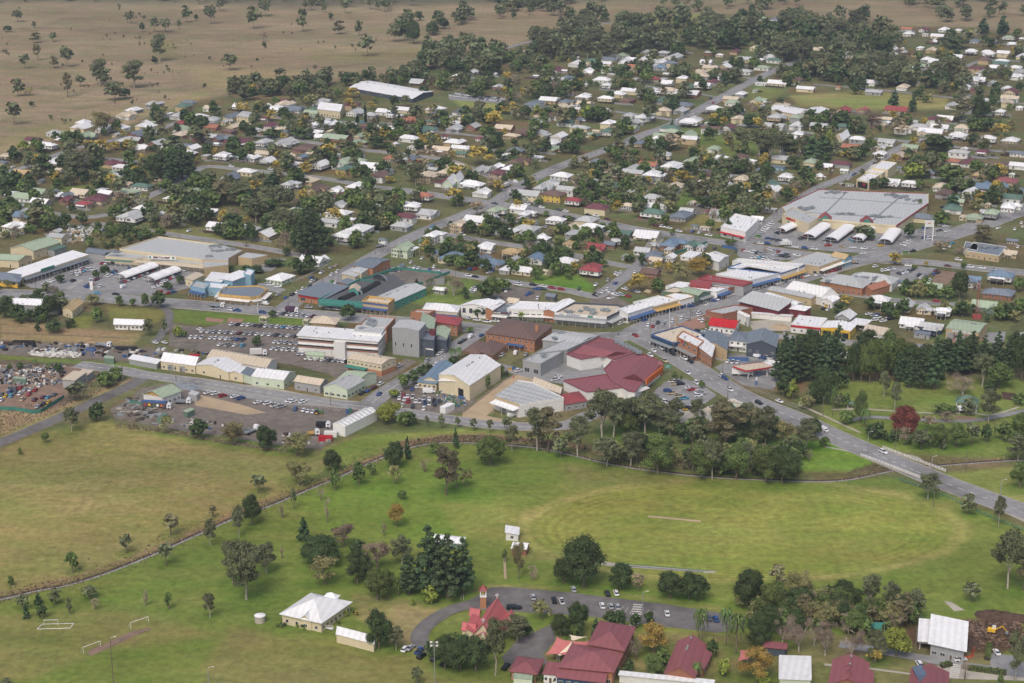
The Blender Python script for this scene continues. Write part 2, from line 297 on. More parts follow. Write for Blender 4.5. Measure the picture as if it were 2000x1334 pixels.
k_ = np.clip((1.08-ell)/.16, 0, 1)[..., None]*.85; col = col*(1-k_)+c3(144, 146, 76)*k_
k_ = (np.exp(-((ell-1.03)/.05)**2))[..., None]*.62; col = col*(1-k_)+c3(170, 160, 104)*k_
# right park
stroke('690,1172 760,1172 840,1178 920,1170 960,1150', c3(128, 108, 88), 2.5, 4, .8); stroke('880,1170 960,1143 1150,1152 1300,1172 1450,1198', c3(158, 142, 104), 4, 4, .8)
zone('770,1190 850,1195 850,1215 815,1235 815,1275 780,1262 760,1225', c3(160, 144, 108), 8, .8)
zone('990,1075 1180,1080 1180,1092 1000,1098', c3(140, 128, 88), 6, .5); stroke('1100,1145 1300,1160 1460,1185', c3(96, 128, 48), 5, 6, .5)
zone('1640,745 1990,740 2100,800 2100,905 1700,880 1600,820 1610,775', c3(126, 138, 76), 6)
zone('1560,860 1640,860 1720,900 1640,925 1560,925', c3(112, 142, 60), 5)
zone('1810,930 2000,905 2200,930 2200,1010 1960,985', c3(140, 144, 84), 6)
zone('1840,905 1990,892 2200,890 2200,905 1850,917', c3(134, 118, 96), 3, .8)
stroke('0,1160 75,1146 130,1132 210,1108 300,1072 400,1028 480,992 600,950 660,925 700,905 760,885 800,870', c3(150, 128, 98), 5, 5)
stroke('790,866 860,856 940,852 1050,860 1120,868 1180,880', c3(134, 112, 92), 12, 6)
stroke('1180,880 1300,900 1400,915 1560,925 1650,925', c3(112, 104, 70), 10, 6, .8)
stroke('700,850 560,905 620,880', c3(160, 140, 104), 3, 4, .6)
stroke('0,1175 150,1190 300,1180 500,1150 700,1150 900,1165', c3(146, 140, 88), 3, 6, .4)
stroke('200,1010 330,955 440,905', c3(176, 156, 112), 1.5, 3, .7)
stroke('1040,870 1200,908 1400,934 1560,942', c3(150, 140, 96), 1, 3, .7)
# greener grass circles under lone trees are added later by tree builder through this list
def ground_build(circles):
    global col
    for (u, v, r) in circles:
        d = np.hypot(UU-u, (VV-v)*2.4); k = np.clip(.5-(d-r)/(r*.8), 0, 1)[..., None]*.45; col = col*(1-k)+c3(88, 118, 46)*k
    V = np.stack([GX.ravel(), GY.ravel(), np.zeros(GX.size)], 1)
    nv, nu = GX.shape; I = np.arange(nv*nu).reshape(nv, nu)
    F = np.stack([I[1:, :-1].ravel(), I[1:, 1:].ravel(), I[:-1, 1:].ravel(), I[:-1, :-1].ravel()], 1)
    m = bpy.data.materials.new('grass_and_soil'); m.use_nodes = True; N, L = m.node_tree.nodes, m.node_tree.links
    b = N['Principled BSDF']; b.inputs['Roughness'].default_value = .95; b.inputs['Specular IOR Level'].default_value = .1
    a = N.new('ShaderNodeAttribute'); a.attribute_name = 'soilcol'
    tc = N.new('ShaderNodeTexCoord'); mp = N.new('ShaderNodeMapping'); mp.inputs['Rotation'].default_value = (0, 0, .5); mp.inputs['Scale'].default_value = (.45, 1, 1)
    L.new(tc.outputs['Object'], mp.inputs['Vector'])
    def ns(sc, det, lo, hi, rough=.6, vec=None):
        n = N.new('ShaderNodeTexNoise'); n.inputs['Scale'].default_value = sc; n.inputs['Detail'].default_value = det; n.inputs['Roughness'].default_value = rough
        L.new(vec or tc.outputs['Object'], n.inputs['Vector'])
        r = N.new('ShaderNodeMapRange'); r.inputs['From Min'].default_value = .32; r.inputs['From Max'].default_value = .68
        r.inputs['To Min'].default_value = lo; r.inputs['To Max'].default_value = hi; L.new(n.outputs['Fac'], r.inputs['Value']); return r.outputs[0]
    def mul(x, y):
        q = N.new('ShaderNodeMath'); q.operation = 'MULTIPLY'; L.new(x, q.inputs[0]); L.new(y, q.inputs[1]); return q.outputs[0]
    s = mul(mul(ns(.02, 8, .8, 1.18, .7, mp.outputs[0]), mul(ns(.3, 7, .72, 1.28, .7), ns(.09, 8, .84, 1.16, .75, mp.outputs[0]))), mul(ns(.0045, 6, .86, 1.14, .7, mp.outputs[0]), ns(.0016, 3, .94, 1.06)))
    # mowing rings of the oval
    e = N.new('ShaderNodeAttribute'); e.attribute_name = 'oval'
    q = N.new('ShaderNodeMath'); q.operation = 'MULTIPLY'; q.inputs[1].default_value = 2*math.pi/.052; L.new(e.outputs['Fac'], q.inputs[0])
    sn = N.new('ShaderNodeMath'); sn.operation = 'SINE'; L.new(q.outputs[0], sn.inputs[0])
    rg = N.new('ShaderNodeMapRange'); rg.inputs['From Min'].default_value = .70; rg.inputs['From Max'].default_value = .84; L.new(e.outputs['Fac'], rg.inputs['Value'])
    rg2 = N.new('ShaderNodeMapRange'); rg2.inputs['From Min'].default_value = .99; rg2.inputs['From Max'].default_value = 1.05; rg2.inputs['To Min'].default_value = 1; rg2.inputs['To Max'].default_value = 0; L.new(e.outputs['Fac'], rg2.inputs['Value'])
    am = mul(mul(rg.outputs[0], rg2.outputs[0]), ns(.03, 3, -.1, 1.0)); z = mul(am, sn.outputs[0])
    q2 = N.new('ShaderNodeMath'); q2.operation = 'MULTIPLY_ADD'; L.new(z, q2.inputs[0]); q2.inputs[1].default_value = .14; q2.inputs[2].default_value = 1.0
    s = mul(s, q2.outputs[0])
    # green <-> straw blend
    mx = N.new('ShaderNodeMix'); mx.data_type = 'RGBA'; mx.blend_type = 'MULTIPLY'; L.new(ns(.05, 7, -.15, 1.0, .7, mp.outputs[0]), mx.inputs['Factor']); L.new(a.outputs['Color'], mx.inputs['A']); mx.inputs['B'].default_value = (.66, .9, .6, 1)
    mx2 = N.new('ShaderNodeMix'); mx2.data_type = 'RGBA'; mx2.blend_type = 'MULTIPLY'; L.new(ns(.016, 9, -.1, 1.0, .75, mp.outputs[0]), mx2.inputs['Factor']); L.new(mx.outputs['Result'], mx2.inputs['A']); mx2.inputs['B'].default_value = (1.32, 1.04, 1.12, 1)
    mx3 = N.new('ShaderNodeMix'); mx3.data_type = 'RGBA'; mx3.blend_type = 'MULTIPLY'; L.new(ns(.008, 8, -.4, 1.0, .75, mp.outputs[0]), mx3.inputs['Factor']); L.new(mx2.outputs['Result'], mx3.inputs['A']); mx3.inputs['B'].default_value = (.74, .82, .74, 1)
    vm = N.new('ShaderNodeVectorMath'); vm.operation = 'SCALE'; L.new(mx3.outputs['Result'], vm.inputs[0]); L.new(s, vm.inputs['Scale'])
    L.new(vm.outputs[0], b.inputs['Base Color'])
    bp = N.new('ShaderNodeBump'); bp.inputs['Strength'].default_value = .35; bp.inputs['Distance'].default_value = .3
    nn = N.new('ShaderNodeTexNoise'); nn.inputs['Scale'].default_value = .8; nn.inputs['Detail'].default_value = 4; L.new(tc.outputs['Object'], nn.inputs['Vector']); L.new(nn.outputs['Fac'], bp.inputs['Height']); L.new(bp.outputs[0], b.inputs['Normal'])
    me = npmesh('ground', V, F, m)
    ca = me.attributes.new('soilcol', 'FLOAT_COLOR', 'POINT'); rgba = np.ones((GX.size, 4), np.float32); rgba[:, :3] = col.reshape(-1, 3); ca.data.foreach_set('color', rgba.ravel())
    oa = me.attributes.new('oval', 'FLOAT', 'POINT'); oa.data.foreach_set('value', ell.ravel().astype(np.float32))
    link('ground', me, kind='structure')

# ------------------------------------------------------------------ roads, car parks, creek
ROADS = [  # name, px polyline, width m, kerbs
 ('avenue', '545,612 600,572 680,530 750,490 840,447 960,397 1018,362 1094,325 1200,287 1260,262 1320,240 1408,191 1470,158 1525,132 1560,118', 12, 1),
 ('main_street', '1240,652 1310,622 1380,600 1500,562 1600,530 1700,503 1790,478 1900,445 2010,405 2200,345', 19, 1),
 ('bridge_road', '1230,650 1290,680 1360,722 1450,775 1560,820 1650,862 1760,908 1850,945 2010,1002 2300,1090', 15, 1),
 ('highway', '-400,562 0,573 150,579 330,592 450,602 560,611 700,622 860,634 960,645 1060,652 1150,660 1240,655', 17, 1),
 ('country_road', '-300,985 0,865 60,840 120,814 200,778 250,755 280,738', 8.5, 0),
 ('factory_street', '150,712 240,724 285,733 400,748 500,764 640,786 720,795 830,812 940,828 1040,834 1110,830 1150,812 1185,800', 10, 1),
 ('cinema_street', '722,790 760,762 800,738 860,703 900,672 935,650', 11, 1),
 ('cross_street', '780,371 870,384 960,397 1030,407 1130,426 1230,446 1340,464 1460,481 1600,500 1700,508 1800,512 1900,523 2010,534 2200,555', 13, 1),
 ('back_street', '220,417 260,398 310,375 360,350 400,326 470,331 560,340 640,350 720,364 790,371', 8.5, 1),
 ('hill_street', '-80,356 0,338 50,326 110,303 160,287 240,270 310,252 350,238', 8, 1),
 ('side_street', '-100,398 0,405 70,412 130,422 180,424 220,417', 8, 1),
 ('short_street', '190,307 240,313 290,320 360,345', 7, 0),
 ('upper_street', '480,262 612,279 680,290 800,303 880,315 960,345 1018,362', 8, 1),
 ('school_street', '580,233 640,237 760,241 830,256 900,262 980,272', 7, 0),
 ('supermarket_back_street', '180,436 250,446 400,468 500,483 560,494 640,510', 8, 1),
 ('cottage_street', '835,452 900,463 966,474 1100,495 1200,516 1250,524 1290,530', 8, 1),
 ('lane_street', '860,528 900,537 1000,552 1100,566 1150,577 1170,577 1200,556 1240,526 1262,500 1290,455', 8.5, 1),
 ('shopping_side_street', '1452,478 1500,436 1590,372 1640,350 1700,322 1760,288 1800,270', 9, 1),
 ('church_street', '1440,244 1520,252 1600,262 1700,270 1800,279 1900,291 2010,300', 8, 0),
 ('top_street', '1200,218 1280,229 1330,238', 8, 0), ('far_street', '1250,126 1340,139 1450,150 1470,157', 6, 0),
 ('ridge_street', '1240,166 1320,176 1400,190', 6, 0), ('field_street', '1590,165 1700,174 1850,190 1920,196 2010,204', 7, 0),
 ('east_street', '1870,140 1890,128 1930,118 2010,121', 7, 0), ('far_highway', '940,112 966,102 1010,88 1060,76 1100,64 1170,48 1240,36', 7, 0),
 ('workshop_street', '1270,652 1400,652 1520,657 1620,667 1700,672 1840,680 2010,690 2200,702', 9, 1),
 ('tavern_lane', '1640,572 1700,580 1760,588 1860,595 2010,606', 7, 1), ('court', '1290,310 1340,328 1400,336 1440,344', 7, 0),
 ('school_drive', '1640,1258 1780,1282 1880,1300 2010,1318', 5.5, 0), ('park_drive', '1655,822 1700,815 1780,820 1900,822 2010,800', 4, 0),
 ('yard_lane', '290,590 325,605 330,625 315,655 300,670', 5, 0), ('church_lane', '850,1270 822,1255 822,1235 845,1212 885,1190 930,1178', 6.5, 0),
]
SEGS = []
def gp(s): return [at(u, v)[:2] for u, v in pts(s)]
def smooth_line(P, k=6):
    Q = [P[0]]; n = len(P)
    for i in range(n-1):
        p0, p1, p2, p3 = P[max(i-1, 0)], P[i], P[i+1], P[min(i+2, n-1)]
        for j in range(1, k+1):
            t = j/k; Q.append(tuple(.5*((2*p1[a])+(-p0[a]+p2[a])*t+(2*p0[a]-5*p1[a]+4*p2[a]-p3[a])*t*t+(-p0[a]+3*p1[a]-3*p2[a]+p3[a])*t**3) for a in (0, 1)))
    return Q
def offset(P, d):
    R = []
    for i in range(len(P)):
        a = P[max(i-1, 0)]; b = P[min(i+1, len(P)-1)]; dx, dy = b[0]-a[0], b[1]-a[1]; l = math.hypot(dx, dy) or 1
        R.append((P[i][0]-dy/l*d, P[i][1]+dx/l*d))
    return R
def strip(name, P, wd, z, m, **pr):
    A, B = offset(P, wd/2), offset(P, -wd/2); n = len(P)
    return link(name, mesh(name, [(x, y, z) for x, y in A]+[(x, y, z) for x, y in B], [(i+1, i, n+i, n+i+1) for i in range(n-1)], m), **pr)
kb = MB(); mk = MB()
zr = .06
for nm, s, wd, kerb in ROADS:
    P = smooth_line(gp(s)); zr += .003
    for a, b in zip(P, P[1:]): SEGS.append((a[0], a[1], b[0], b[1], wd/2))
    strip(nm, P, wd, zr, M['oldasph' if nm in ('church_lane', 'country_road', 'yard_lane') else 'asphalt'], kind='structure')
    if wd >= 9:
        acc = 0
        for a, b in zip(P, P[1:]):
            l = math.hypot(b[0]-a[0], b[1]-a[1]); t = 0
            if a[1] > 1900: break
            while t < l-3:
                f = t/l; g_ = min(1, (t+3)/l); mk.obox((a[0]+(b[0]-a[0])*f, a[1]+(b[1]-a[1])*f), (a[0]+(b[0]-a[0])*g_, a[1]+(b[1]-a[1])*g_), .34, zr+.02, zr+.03); t += 9
SEG = np.array(SEGS)
def road_dist(x, y):
    dx, dy = SEG[:, 2]-SEG[:, 0], SEG[:, 3]-SEG[:, 1]; t = np.clip(((x-SEG[:, 0])*dx+(y-SEG[:, 1])*dy)/(dx*dx+dy*dy+1e-9), 0, 1)
    d = np.hypot(x-SEG[:, 0]-t*dx, y-SEG[:, 1]-t*dy)-SEG[:, 4]; i = int(np.argmin(d)); return d[i], math.atan2(dy[i], dx[i])
# kerbs, skipping where another road crosses
for nm, s, wd, kerb in ROADS:
    if not kerb: continue
    P = smooth_line(gp(s))
    for sg in (1, -1):
        O = offset(P, sg*(wd/2+.2))
        for a, b in zip(O, O[1:]):
            mx_, my_ = (a[0]+b[0])/2, (a[1]+b[1])/2
            if my_ > 1700: continue
            if road_dist(mx_, my_)[0] > -.3 and road_dist(*a)[0] > -.5 and road_dist(*b)[0] > -.5: kb.obox(a, b, .3, .0, .27)
kb.build('kerb', M['kerb'], kind='structure'); mk.build('road_marking', M['paint'], kind='structure')
zp = .03
def sheet(name, s, m, z=None, **k):
    global zp
    zp += .0012 if z is None else 0
    P = gp(s) if isinstance(s, str) else s
    ar = sum(P[i][0]*P[(i+1) % len(P)][1]-P[(i+1) % len(P)][0]*P[i][1] for i in range(len(P)))
    if ar < 0: P = P[::-1]
    k.setdefault('kind', 'structure')
    return link(name, mesh(name, [(x, y, zp if z is None else z) for x, y in P], [tuple(range(len(P)))], m), **k)
for nm, s, m in [
 ('car_park','30,548 50,540 170,502 235,505 330,518 400,528 385,545 372,562 300,578 200,574 130,568 60,562','asphalt'),
 ('car_park','1450,470 1506,430 1542,442 1620,440 1750,446 1800,448 1860,440 1850,452 1790,466 1700,496 1560,486','asphalt'),
 ('car_park','1440,470 1470,484 1600,496 1560,506 1470,512 1440,500','asphalt'),
 ('gravel_car_park','330,632 400,640 450,628 590,636 595,700 560,712 500,700 400,688 330,676','gravel'),
 ('yard','595,690 740,694 780,716 790,700 815,706 760,742 700,760 640,730 540,705','gravel'),
 ('car_park','375,750 700,795 735,800 700,812 640,806 520,800 420,785 375,768','asphalt'),
 ('depot_yard','215,798 262,775 270,760 330,748 420,768 560,790 735,800 720,818 650,852 628,878 560,872 470,858 330,838 225,818','gravel'),
 ('concrete_slab','385,770 470,790 520,806 480,810 380,792','tan'),
 ('dealer_yard','765,772 800,748 850,742 912,768 930,780 900,806 850,812 770,806','gravel'),
 ('driveway','905,806 985,745 1040,715 1075,722 1000,772 950,812 1010,824 940,830 900,818','tan'),
 ('mall_service_yard','960,705 1020,720 1110,706 1210,722 1200,745 1110,752 1050,742 980,725 940,712','asphalt'),
 ('car_park','1268,788 1280,762 1300,745 1330,738 1370,750 1400,772 1372,792 1330,806 1290,806 1220,798 1215,788','asphalt'),
 ('forecourt','1310,806 1370,800 1420,788 1490,808 1490,830 1400,836 1330,826','conc'),
 ('forecourt','1395,718 1430,700 1500,702 1530,730 1510,762 1450,752','asphalt'),
 ('car_park','1390,700 1400,690 1520,692 1520,704 1440,712','asphalt'),
 ('church_car_park','880,1190 925,1168 960,1147 1000,1147 1120,1158 1300,1180 1400,1196 1456,1206 1452,1228 1400,1236 1280,1222 1150,1204 1040,1197 960,1192','oldasph'),
 ('school_forecourt','1000,1262 1010,1250 1080,1218 1085,1250 1060,1280 1075,1300 990,1300 980,1285','oldasph'),
 ('driveway','1930,1275 1990,1282 2010,1310 1935,1300','asphalt'), ('concrete_apron','1820,1300 1990,1312 2010,1330 1830,1325','conc'),
 ('car_park','1735,520 1780,518 1830,524 1800,548 1760,552 1740,540','asphalt'),
 ('vacant_lot','1830,528 1870,532 1850,556 1820,552','dirt'),
 ('car_park','875,184 930,186 1000,196 1012,205 940,199 878,195','asphalt'), ('car_park','1350,396 1400,402 1396,412 1345,425','gravel'),
 ('car_park','795,520 880,528 862,545 800,546','asphalt'), ('car_park','750,520 800,524 800,546 765,542','asphalt'), ('car_park','985,556 1060,568 1050,590 960,600 940,590','gravel'),
 ('car_park','505,552 560,565 545,573 500,562','asphalt'), ('side_yard','490,532 520,505 560,505 530,530','asphalt'),
 ('main_street_plaza','1265,640 1375,612 1378,640 1330,648 1275,646','pave'), ('vacant_lot','1460,628 1540,622 1560,648 1470,645','conc'),
 ('school_path','1610,1296 1700,1304 1800,1318 1800,1321 1700,1308 1610,1300','conc'),
 ('fire_station_apron','1840,672 1870,655 1925,662 1900,676','pave'), ('yard','1925,650 1965,648 1960,672 1920,668','asphalt'),
 ('cricket_pitch','1266,1007 1370,1017 1368,1020 1265,1010','tan'), ('net_pad','1160,1094 1200,1100 1400,1116 1394,1120 1190,1106 1158,1100','conc'),
 ('trench_path','1843,1174 1858,1176 1884,1192 1864,1194','conc'),
 ('garden_bed','403,620 440,624 432,630 402,628','pave'), ('garden_bed','446,621 478,624 470,630 442,628','pave'), ('garden_bed','1866,812 1910,816 1890,824 1866,820','dirt'),
 ('playground','1955,765 1995,770 2010,785 1960,780','soil'), ('wreckers_yard','0,712 140,716 175,730 125,780 70,800 0,797','dirt'), ('railway_yard','0,668 160,674 330,684 320,694 250,704 0,692','gravel'),
 ('goal_dirt','168,1275 178,1268 290,1225 296,1228 182,1280','dirt'), ('vacant_lot','1168,560 1190,572 1240,600 1205,612 1150,590','gravel'),
]: sheet(nm, s, M[m])
PATHS = [('footpath','1625,800 1700,800 1800,806 1900,808 1940,810 1990,795',1.6,'conc'),('footpath','1600,830 1700,880 1780,890 1800,900',1.5,'conc'),('footpath','1780,900 1850,950 1930,985 2010,1022',1.8,'conc'),
 ('footpath','1560,790 1600,808 1680,845',1.6,'conc'),('footpath','480,752 560,764 640,782',1.4,'conc'),('footpath','1300,680 1380,725 1440,760',2.2,'conc'),('footpath','1610,872 1660,882 1710,892',1.6,'conc'),('walking_track','985,1085 987,1130',1,'tan')]
for nm, s, wd, m in PATHS: strip(nm, smooth_line(gp(s)), wd, .05, M[m], kind='structure')
CREEK = smooth_line(gp('-100,1185 0,1168 75,1151 130,1141 210,1116 300,1080 400,1035 480,1000 520,988 600,955 660,930 700,911 750,890 800,872 860,863 940,864 1050,873 1100,883 1200,906 1300,921 1400,931 1560,938 1650,936 1740,918 1800,911 1990,897 2200,892'))
strip('creek_bed', CREEK, 1.9, .012, M['soil'], kind='structure'); strip('creek', [p for p in offset(CREEK, -1.3)], 1.1, .022, M['water'], kind='structure')
strip('practice_strip', gp('1205,1101 1300,1108 1385,1115'), 1.0, .11, mat('synthetic_turf', rgb(104, 134, 92)), kind='structure')
strip('practice_strip', gp('1205,1104.5 1300,1111.5 1375,1117'), 1.0, .115, mat('worn_carpet', rgb(128, 130, 132)), kind='structure')
lm = MB()
def stalls(u0, v0, u1, v1, n, ln=5.2, ang=None):
    p, q = at(u0, v0), at(u1, v1); th = math.atan2(q[1]-p[1], q[0]-p[0])+math.radians(90 if ang is None else ang)
    for i in range(n+1):
        x, y = p[0]+(q[0]-p[0])*i/n, p[1]+(q[1]-p[1])*i/n; lm.obox((x, y), (x+ln*math.cos(th), y+ln*math.sin(th)), .14, .16, .17)
stalls(405, 764, 660, 803, 40); stalls(1420, 742, 1560, 802, 30); stalls(1440,460,1500,432,10); stalls(130,545,165,528,10); stalls(200,565,240,545,8); stalls(900,1172,905,1172,1)
stalls(1180,1192,1260,1204,8); stalls(1560,470,1700,488,20)
lm.build('parking_bay_lines', M['paint'], kind='structure')
zb = MB()
for u0, v0, u1, v1, n in ((134,566,158,547,8),(1238,1225,1246,1180,10),(1862,1325,1868,1298,8),(1606,538,1634,533,8)):
    p, q = at(u0, v0), at(u1, v1)
    for i in range(n):
        x, y = p[0]+(q[0]-p[0])*(i+.5)/n, p[1]+(q[1]-p[1])*(i+.5)/n; th = math.atan2(q[1]-p[1], q[0]-p[0])+math.pi/2
        zb.obox((x-1.7*math.cos(th), y-1.7*math.sin(th)), (x+1.7*math.cos(th), y+1.7*math.sin(th)), .7, .24, .25)
zb.build('pedestrian_crossing', M['paint'], kind='structure')

def clutter(name, s, n, sz, mats, label, hmax=1.4):
    P_ = pts(s); rd = random.Random(n); b = MB(); u0, u1 = min(p[0] for p in P_), max(p[0] for p in P_); v0, v1 = min(p[1] for p in P_), max(p[1] for p in P_); k = 0
    while k < n:
        u, v = rd.uniform(u0, u1), rd.uniform(v0, v1); c = False
        for i in range(len(P_)):
            x0, y0 = P_[i]; x1, y1 = P_[(i+1) % len(P_)]
            if (y0 > v) != (y1 > v) and u < (x1-x0)*(v-y0)/(y1-y0)+x0: c = not c
        k += 1
        if not c: continue
        x, y, _ = at(u, v); a = rd.uniform(0, 3.14); l = rd.uniform(.3, 1)*sz; b.obox((x, y), (x+l*math.cos(a), y+l*math.sin(a)), rd.uniform(.2, .6)*sz, .08, .08+rd.uniform(.15, hmax), rd.randrange(len(mats)))
    b.build(name, [M[m] for m in mats], kind='stuff', label=label, category='clutter')
clutter('yard_stock', '60,684 110,682 160,692 150,700 95,698 60,694', 420, 2.2, ['frame', 'conc', 'white'], 'pale heaped rubble and pipes in the railway yard', .8)
clutter('yard_stock', '0,668 160,672 330,684 420,690 420,696 240,700 0,684', 260, 3.4, ['steel', 'soil', 'frame', 'conc', 'black', 'blue', 'wood'], 'stored materials across the railway yard')
clutter('scrap', '0,716 130,716 120,752 60,756 0,752', 340, 1.8, ['steel', 'plant', 'soil', 'black', 'steel', 'void', 'solar', 'frame', 'conc'], 'scrap parts across the wrecking yard')
clutter('timber_stack', '222,806 262,776 330,806 300,828 235,818', 170, 4.6, ['wood', 'void', 'steel', 'conc'], 'stacked timber and steel at the depot corner', .7)
clutter('yard_stock', '330,815 620,856 650,850 640,872 560,868 330,832', 260, 2.4, ['steel', 'frame', 'soil', 'wood', 'conc', 'blue'], 'loose stock along the depot fence')
clutter('yard_stock', '850,765 905,770 915,790 880,800 855,790', 90, 1.8, ['blue', 'green', 'steel', 'frame'], 'pallets and crates behind the cream warehouse')
clutter('yard_stock', '130,440 180,446 175,470 130,480', 160, 2.6, ['frame', 'white', 'steel', 'black', 'tan'], 'heaped goods behind the green workshops', 1.6)
clutter('loose_earth', '1880,1212 2010,1215 2010,1262 1886,1270', 420, 1.5, ['soil', 'dirt'], 'broken clods on the dug-up school yard', .5)
# ------------------------------------------------------------------ buildings
FOOT = []                       # (x, y, radius) kept clear of scattered trees
WIN = {}
def winmesh(wd, ht, kind='window'):
    k = (round(wd, 1), round(ht, 1), kind)
    if k not in WIN:
        b = MB(); f = .09
        if kind == 'window':
            b.box(-wd/2, -.05, 0, wd/2, .02, ht, 1); b.box(-wd/2+f, -.09, f, wd/2-f, -.04, ht-f, 0)
            if wd > 1.3: b.box(-.03, -.11, f, .03, -.085, ht-f, 1)
            WIN[k] = b.mesh('window', [M['glass'], M['frame']])
        elif kind == 'door':
            b.box(-wd/2, -.07, 0, wd/2, .02, ht, 1); b.box(-wd/2+.07, -.1, 0, wd/2-.07, -.06, ht-.07, 0); WIN[k] = b.mesh('door', [M['door'], M['frame']])
        elif kind == 'roller_door':
            for i in range(6): b.box(-wd/2, -.06-.02*(i % 2), ht*i/6, wd/2, .02, ht*(i+1)/6-.03, 0)
            WIN[k] = b.mesh('roller_door', M['steel'])
        elif kind == 'opening': b.box(-wd/2, -.06, 0, wd/2, .02, ht, 0); WIN[k] = b.mesh('opening', M['black'])  # black panel paints in the shaded inside of an open doorway
    return WIN[k]
def fit(parent, kind, p, q, f, z, wd, ht):
    """place a window or door on wall p->q (local), outside on the right-hand side"""
    x, y = p[0]+(q[0]-p[0])*f, p[1]+(q[1]-p[1])*f
    return link(kind, winmesh(wd, ht, kind), parent, (x, y, z), math.atan2(q[1]-p[1], q[0]-p[0]))
def slab(parent, name, top, faces, th, m, extra=None):
    """a roof skin given by its upper points, with real thickness"""
    n = len(top); V = list(top)+[(x, y, z-th) for x, y, z in top]; F = [tuple(f) for f in faces]+[tuple(i+n for i in f[::-1]) for f in faces]
    ed = {}
    for f in faces:
        for a, b in zip(f, list(f[1:])+[f[0]]): ed[(a, b)] = 1
    for a, b in list(ed):
        if (b, a) not in ed: F.append((b, a, a+n, b+n))
    return link(name, mesh(name, V, F, m), parent)
def block(parent, A, B, Cc, z0, h, roof, rh, wall, roofm, over=.45, wins=(3, 2), axis='auto', ww=1.4, wh=1.2, sill=1.0, floors=1, door=True, parapet=.7, fascia=None, both=True, gutter=True):
    """A-B-C: eave corners (local xy), A-B and B-C are the two walls that face the viewer; D closes the parallelogram"""
    A, B, Cc = np.array(A[:2], float), np.array(B[:2], float), np.array(Cc[:2], float)
    S, T = B-A, Cc-B; ls, lt = np.linalg.norm(S), np.linalg.norm(T)
    if S[0]*T[1]-S[1]*T[0] < 0: A, Cc = Cc, A; S, T = B-A, Cc-B; ls, lt = lt, ls
    P = lambda s, t: (A[0]+S[0]*s+T[0]*t, A[1]+S[1]*s+T[1]*t)
    c4 = [P(0,0), P(1,0), P(1,1), P(0,1)]
    if axis == 'auto': axis = 's' if ls >= lt else 't'
    if axis == 'AB': axis = 's'
    if axis == 'BC': axis = 't'
    b = MB(); top = h-.02
    if roof == 'flat':
        b.prism(c4, z0, h)
    else:
        n = len(b.v); b.add([(x,y,z0) for x,y in c4]+[(x,y,top) for x,y in c4], [(0,1,5,4),(1,2,6,5),(2,3,7,6),(3,0,4,7),(3,2,1,0)])
        if roof == 'gable':
            if axis == 's':
                for s in (0, 1): e = [P(s,0), P(s,.5), P(s,1)]; b.add([(*e[0],top),(*e[1],h+rh-.05),(*e[2],top)], [(0,2,1) if s else (0,1,2)])
            else:
                for t in (0, 1): e = [P(0,t), P(.5,t), P(1,t)]; b.add([(*e[0],top),(*e[1],h+rh-.05),(*e[2],top)], [(0,1,2) if t else (0,2,1)])
        if roof == 'skillion':
            q = (P(0,1), P(1,1)) if axis == 's' else (P(0,0), P(0,1))
            b.add([(*c4[0],top),(*c4[1],top),(*c4[2],h+(rh if axis=='s' else 0)-.04),(*c4[3],h+rh-.04),(*c4[2],top),(*c4[3],top)]+([(*c4[0],h+rh-.04)] if axis=='t' else []),
                  [(1,4,2),(5,3,2,4),(0,3,5)] if axis=='s' else [(0,5,3,6),(2,5,3),(0,1,6)])
    wm_ = WALL[wall] if isinstance(wall, str) else wall
    wo = b.build('wall', wm_, parent)
    R_ = ROOF[roofm] if isinstance(roofm, str) and roofm in ROOF else (M[roofm] if isinstance(roofm, str) else roofm)
    os_, ot = over/ls, over/lt; th = .18
    if roof == 'gable':
        if axis == 's':
            tp = [(*P(-os_,-ot),h-rh*2*ot), (*P(1+os_,-ot),h-rh*2*ot), (*P(-os_,.5),h+rh), (*P(1+os_,.5),h+rh), (*P(-os_,1+ot),h-rh*2*ot), (*P(1+os_,1+ot),h-rh*2*ot)]
            fc = [(0,1,3,2),(2,3,5,4)]
        else:
            tp = [(*P(-os_,-ot),h-rh*2*os_), (*P(-os_,1+ot),h-rh*2*os_), (*P(.5,-ot),h+rh), (*P(.5,1+ot),h+rh), (*P(1+os_,-ot),h-rh*2*os_), (*P(1+os_,1+ot),h-rh*2*os_)]
            fc = [(1,0,2,3),(3,2,4,5)]
        ro_ = slab(parent, 'roof', [(x,y,z+th) for x,y,z in tp], fc, th, R_)
        rc = MB(); rc.obox(tp[2] if True else 0, tp[3], .35, h+rh+th-.03, h+rh+th+.05); rc.build('ridge_cap', R_, ro_)
    elif roof == 'hip':
        if axis == 's': m_ = min(.49, lt/ls*.5); r1, r2 = P(m_,.5), P(1-m_,.5)
        else: m_ = min(.49, ls/lt*.5); r1, r2 = P(.5,m_), P(.5,1-m_)
        tp = [(*P(-os_,-ot),h), (*P(1+os_,-ot),h), (*P(1+os_,1+ot),h), (*P(-os_,1+ot),h), (*r1,h+rh), (*r2,h+rh)]
        fc = [(0,1,5,4),(1,2,5),(2,3,4,5),(3,0,4)] if axis == 's' else [(0,1,4),(1,2,5,4),(2,3,5),(3,0,4,5)]
        ro_ = slab(parent, 'roof', [(x,y,z+th) for x,y,z in tp], fc, th, R_)
        rc = MB(); rc.obox(r1, r2, .35, h+rh+th-.03, h+rh+th+.05)
        rc.build('ridge_cap', R_, ro_)
    elif roof == 'skillion':
        g_ = [(-os_,-ot),(1+os_,-ot),(1+os_,1+ot),(-os_,1+ot)]
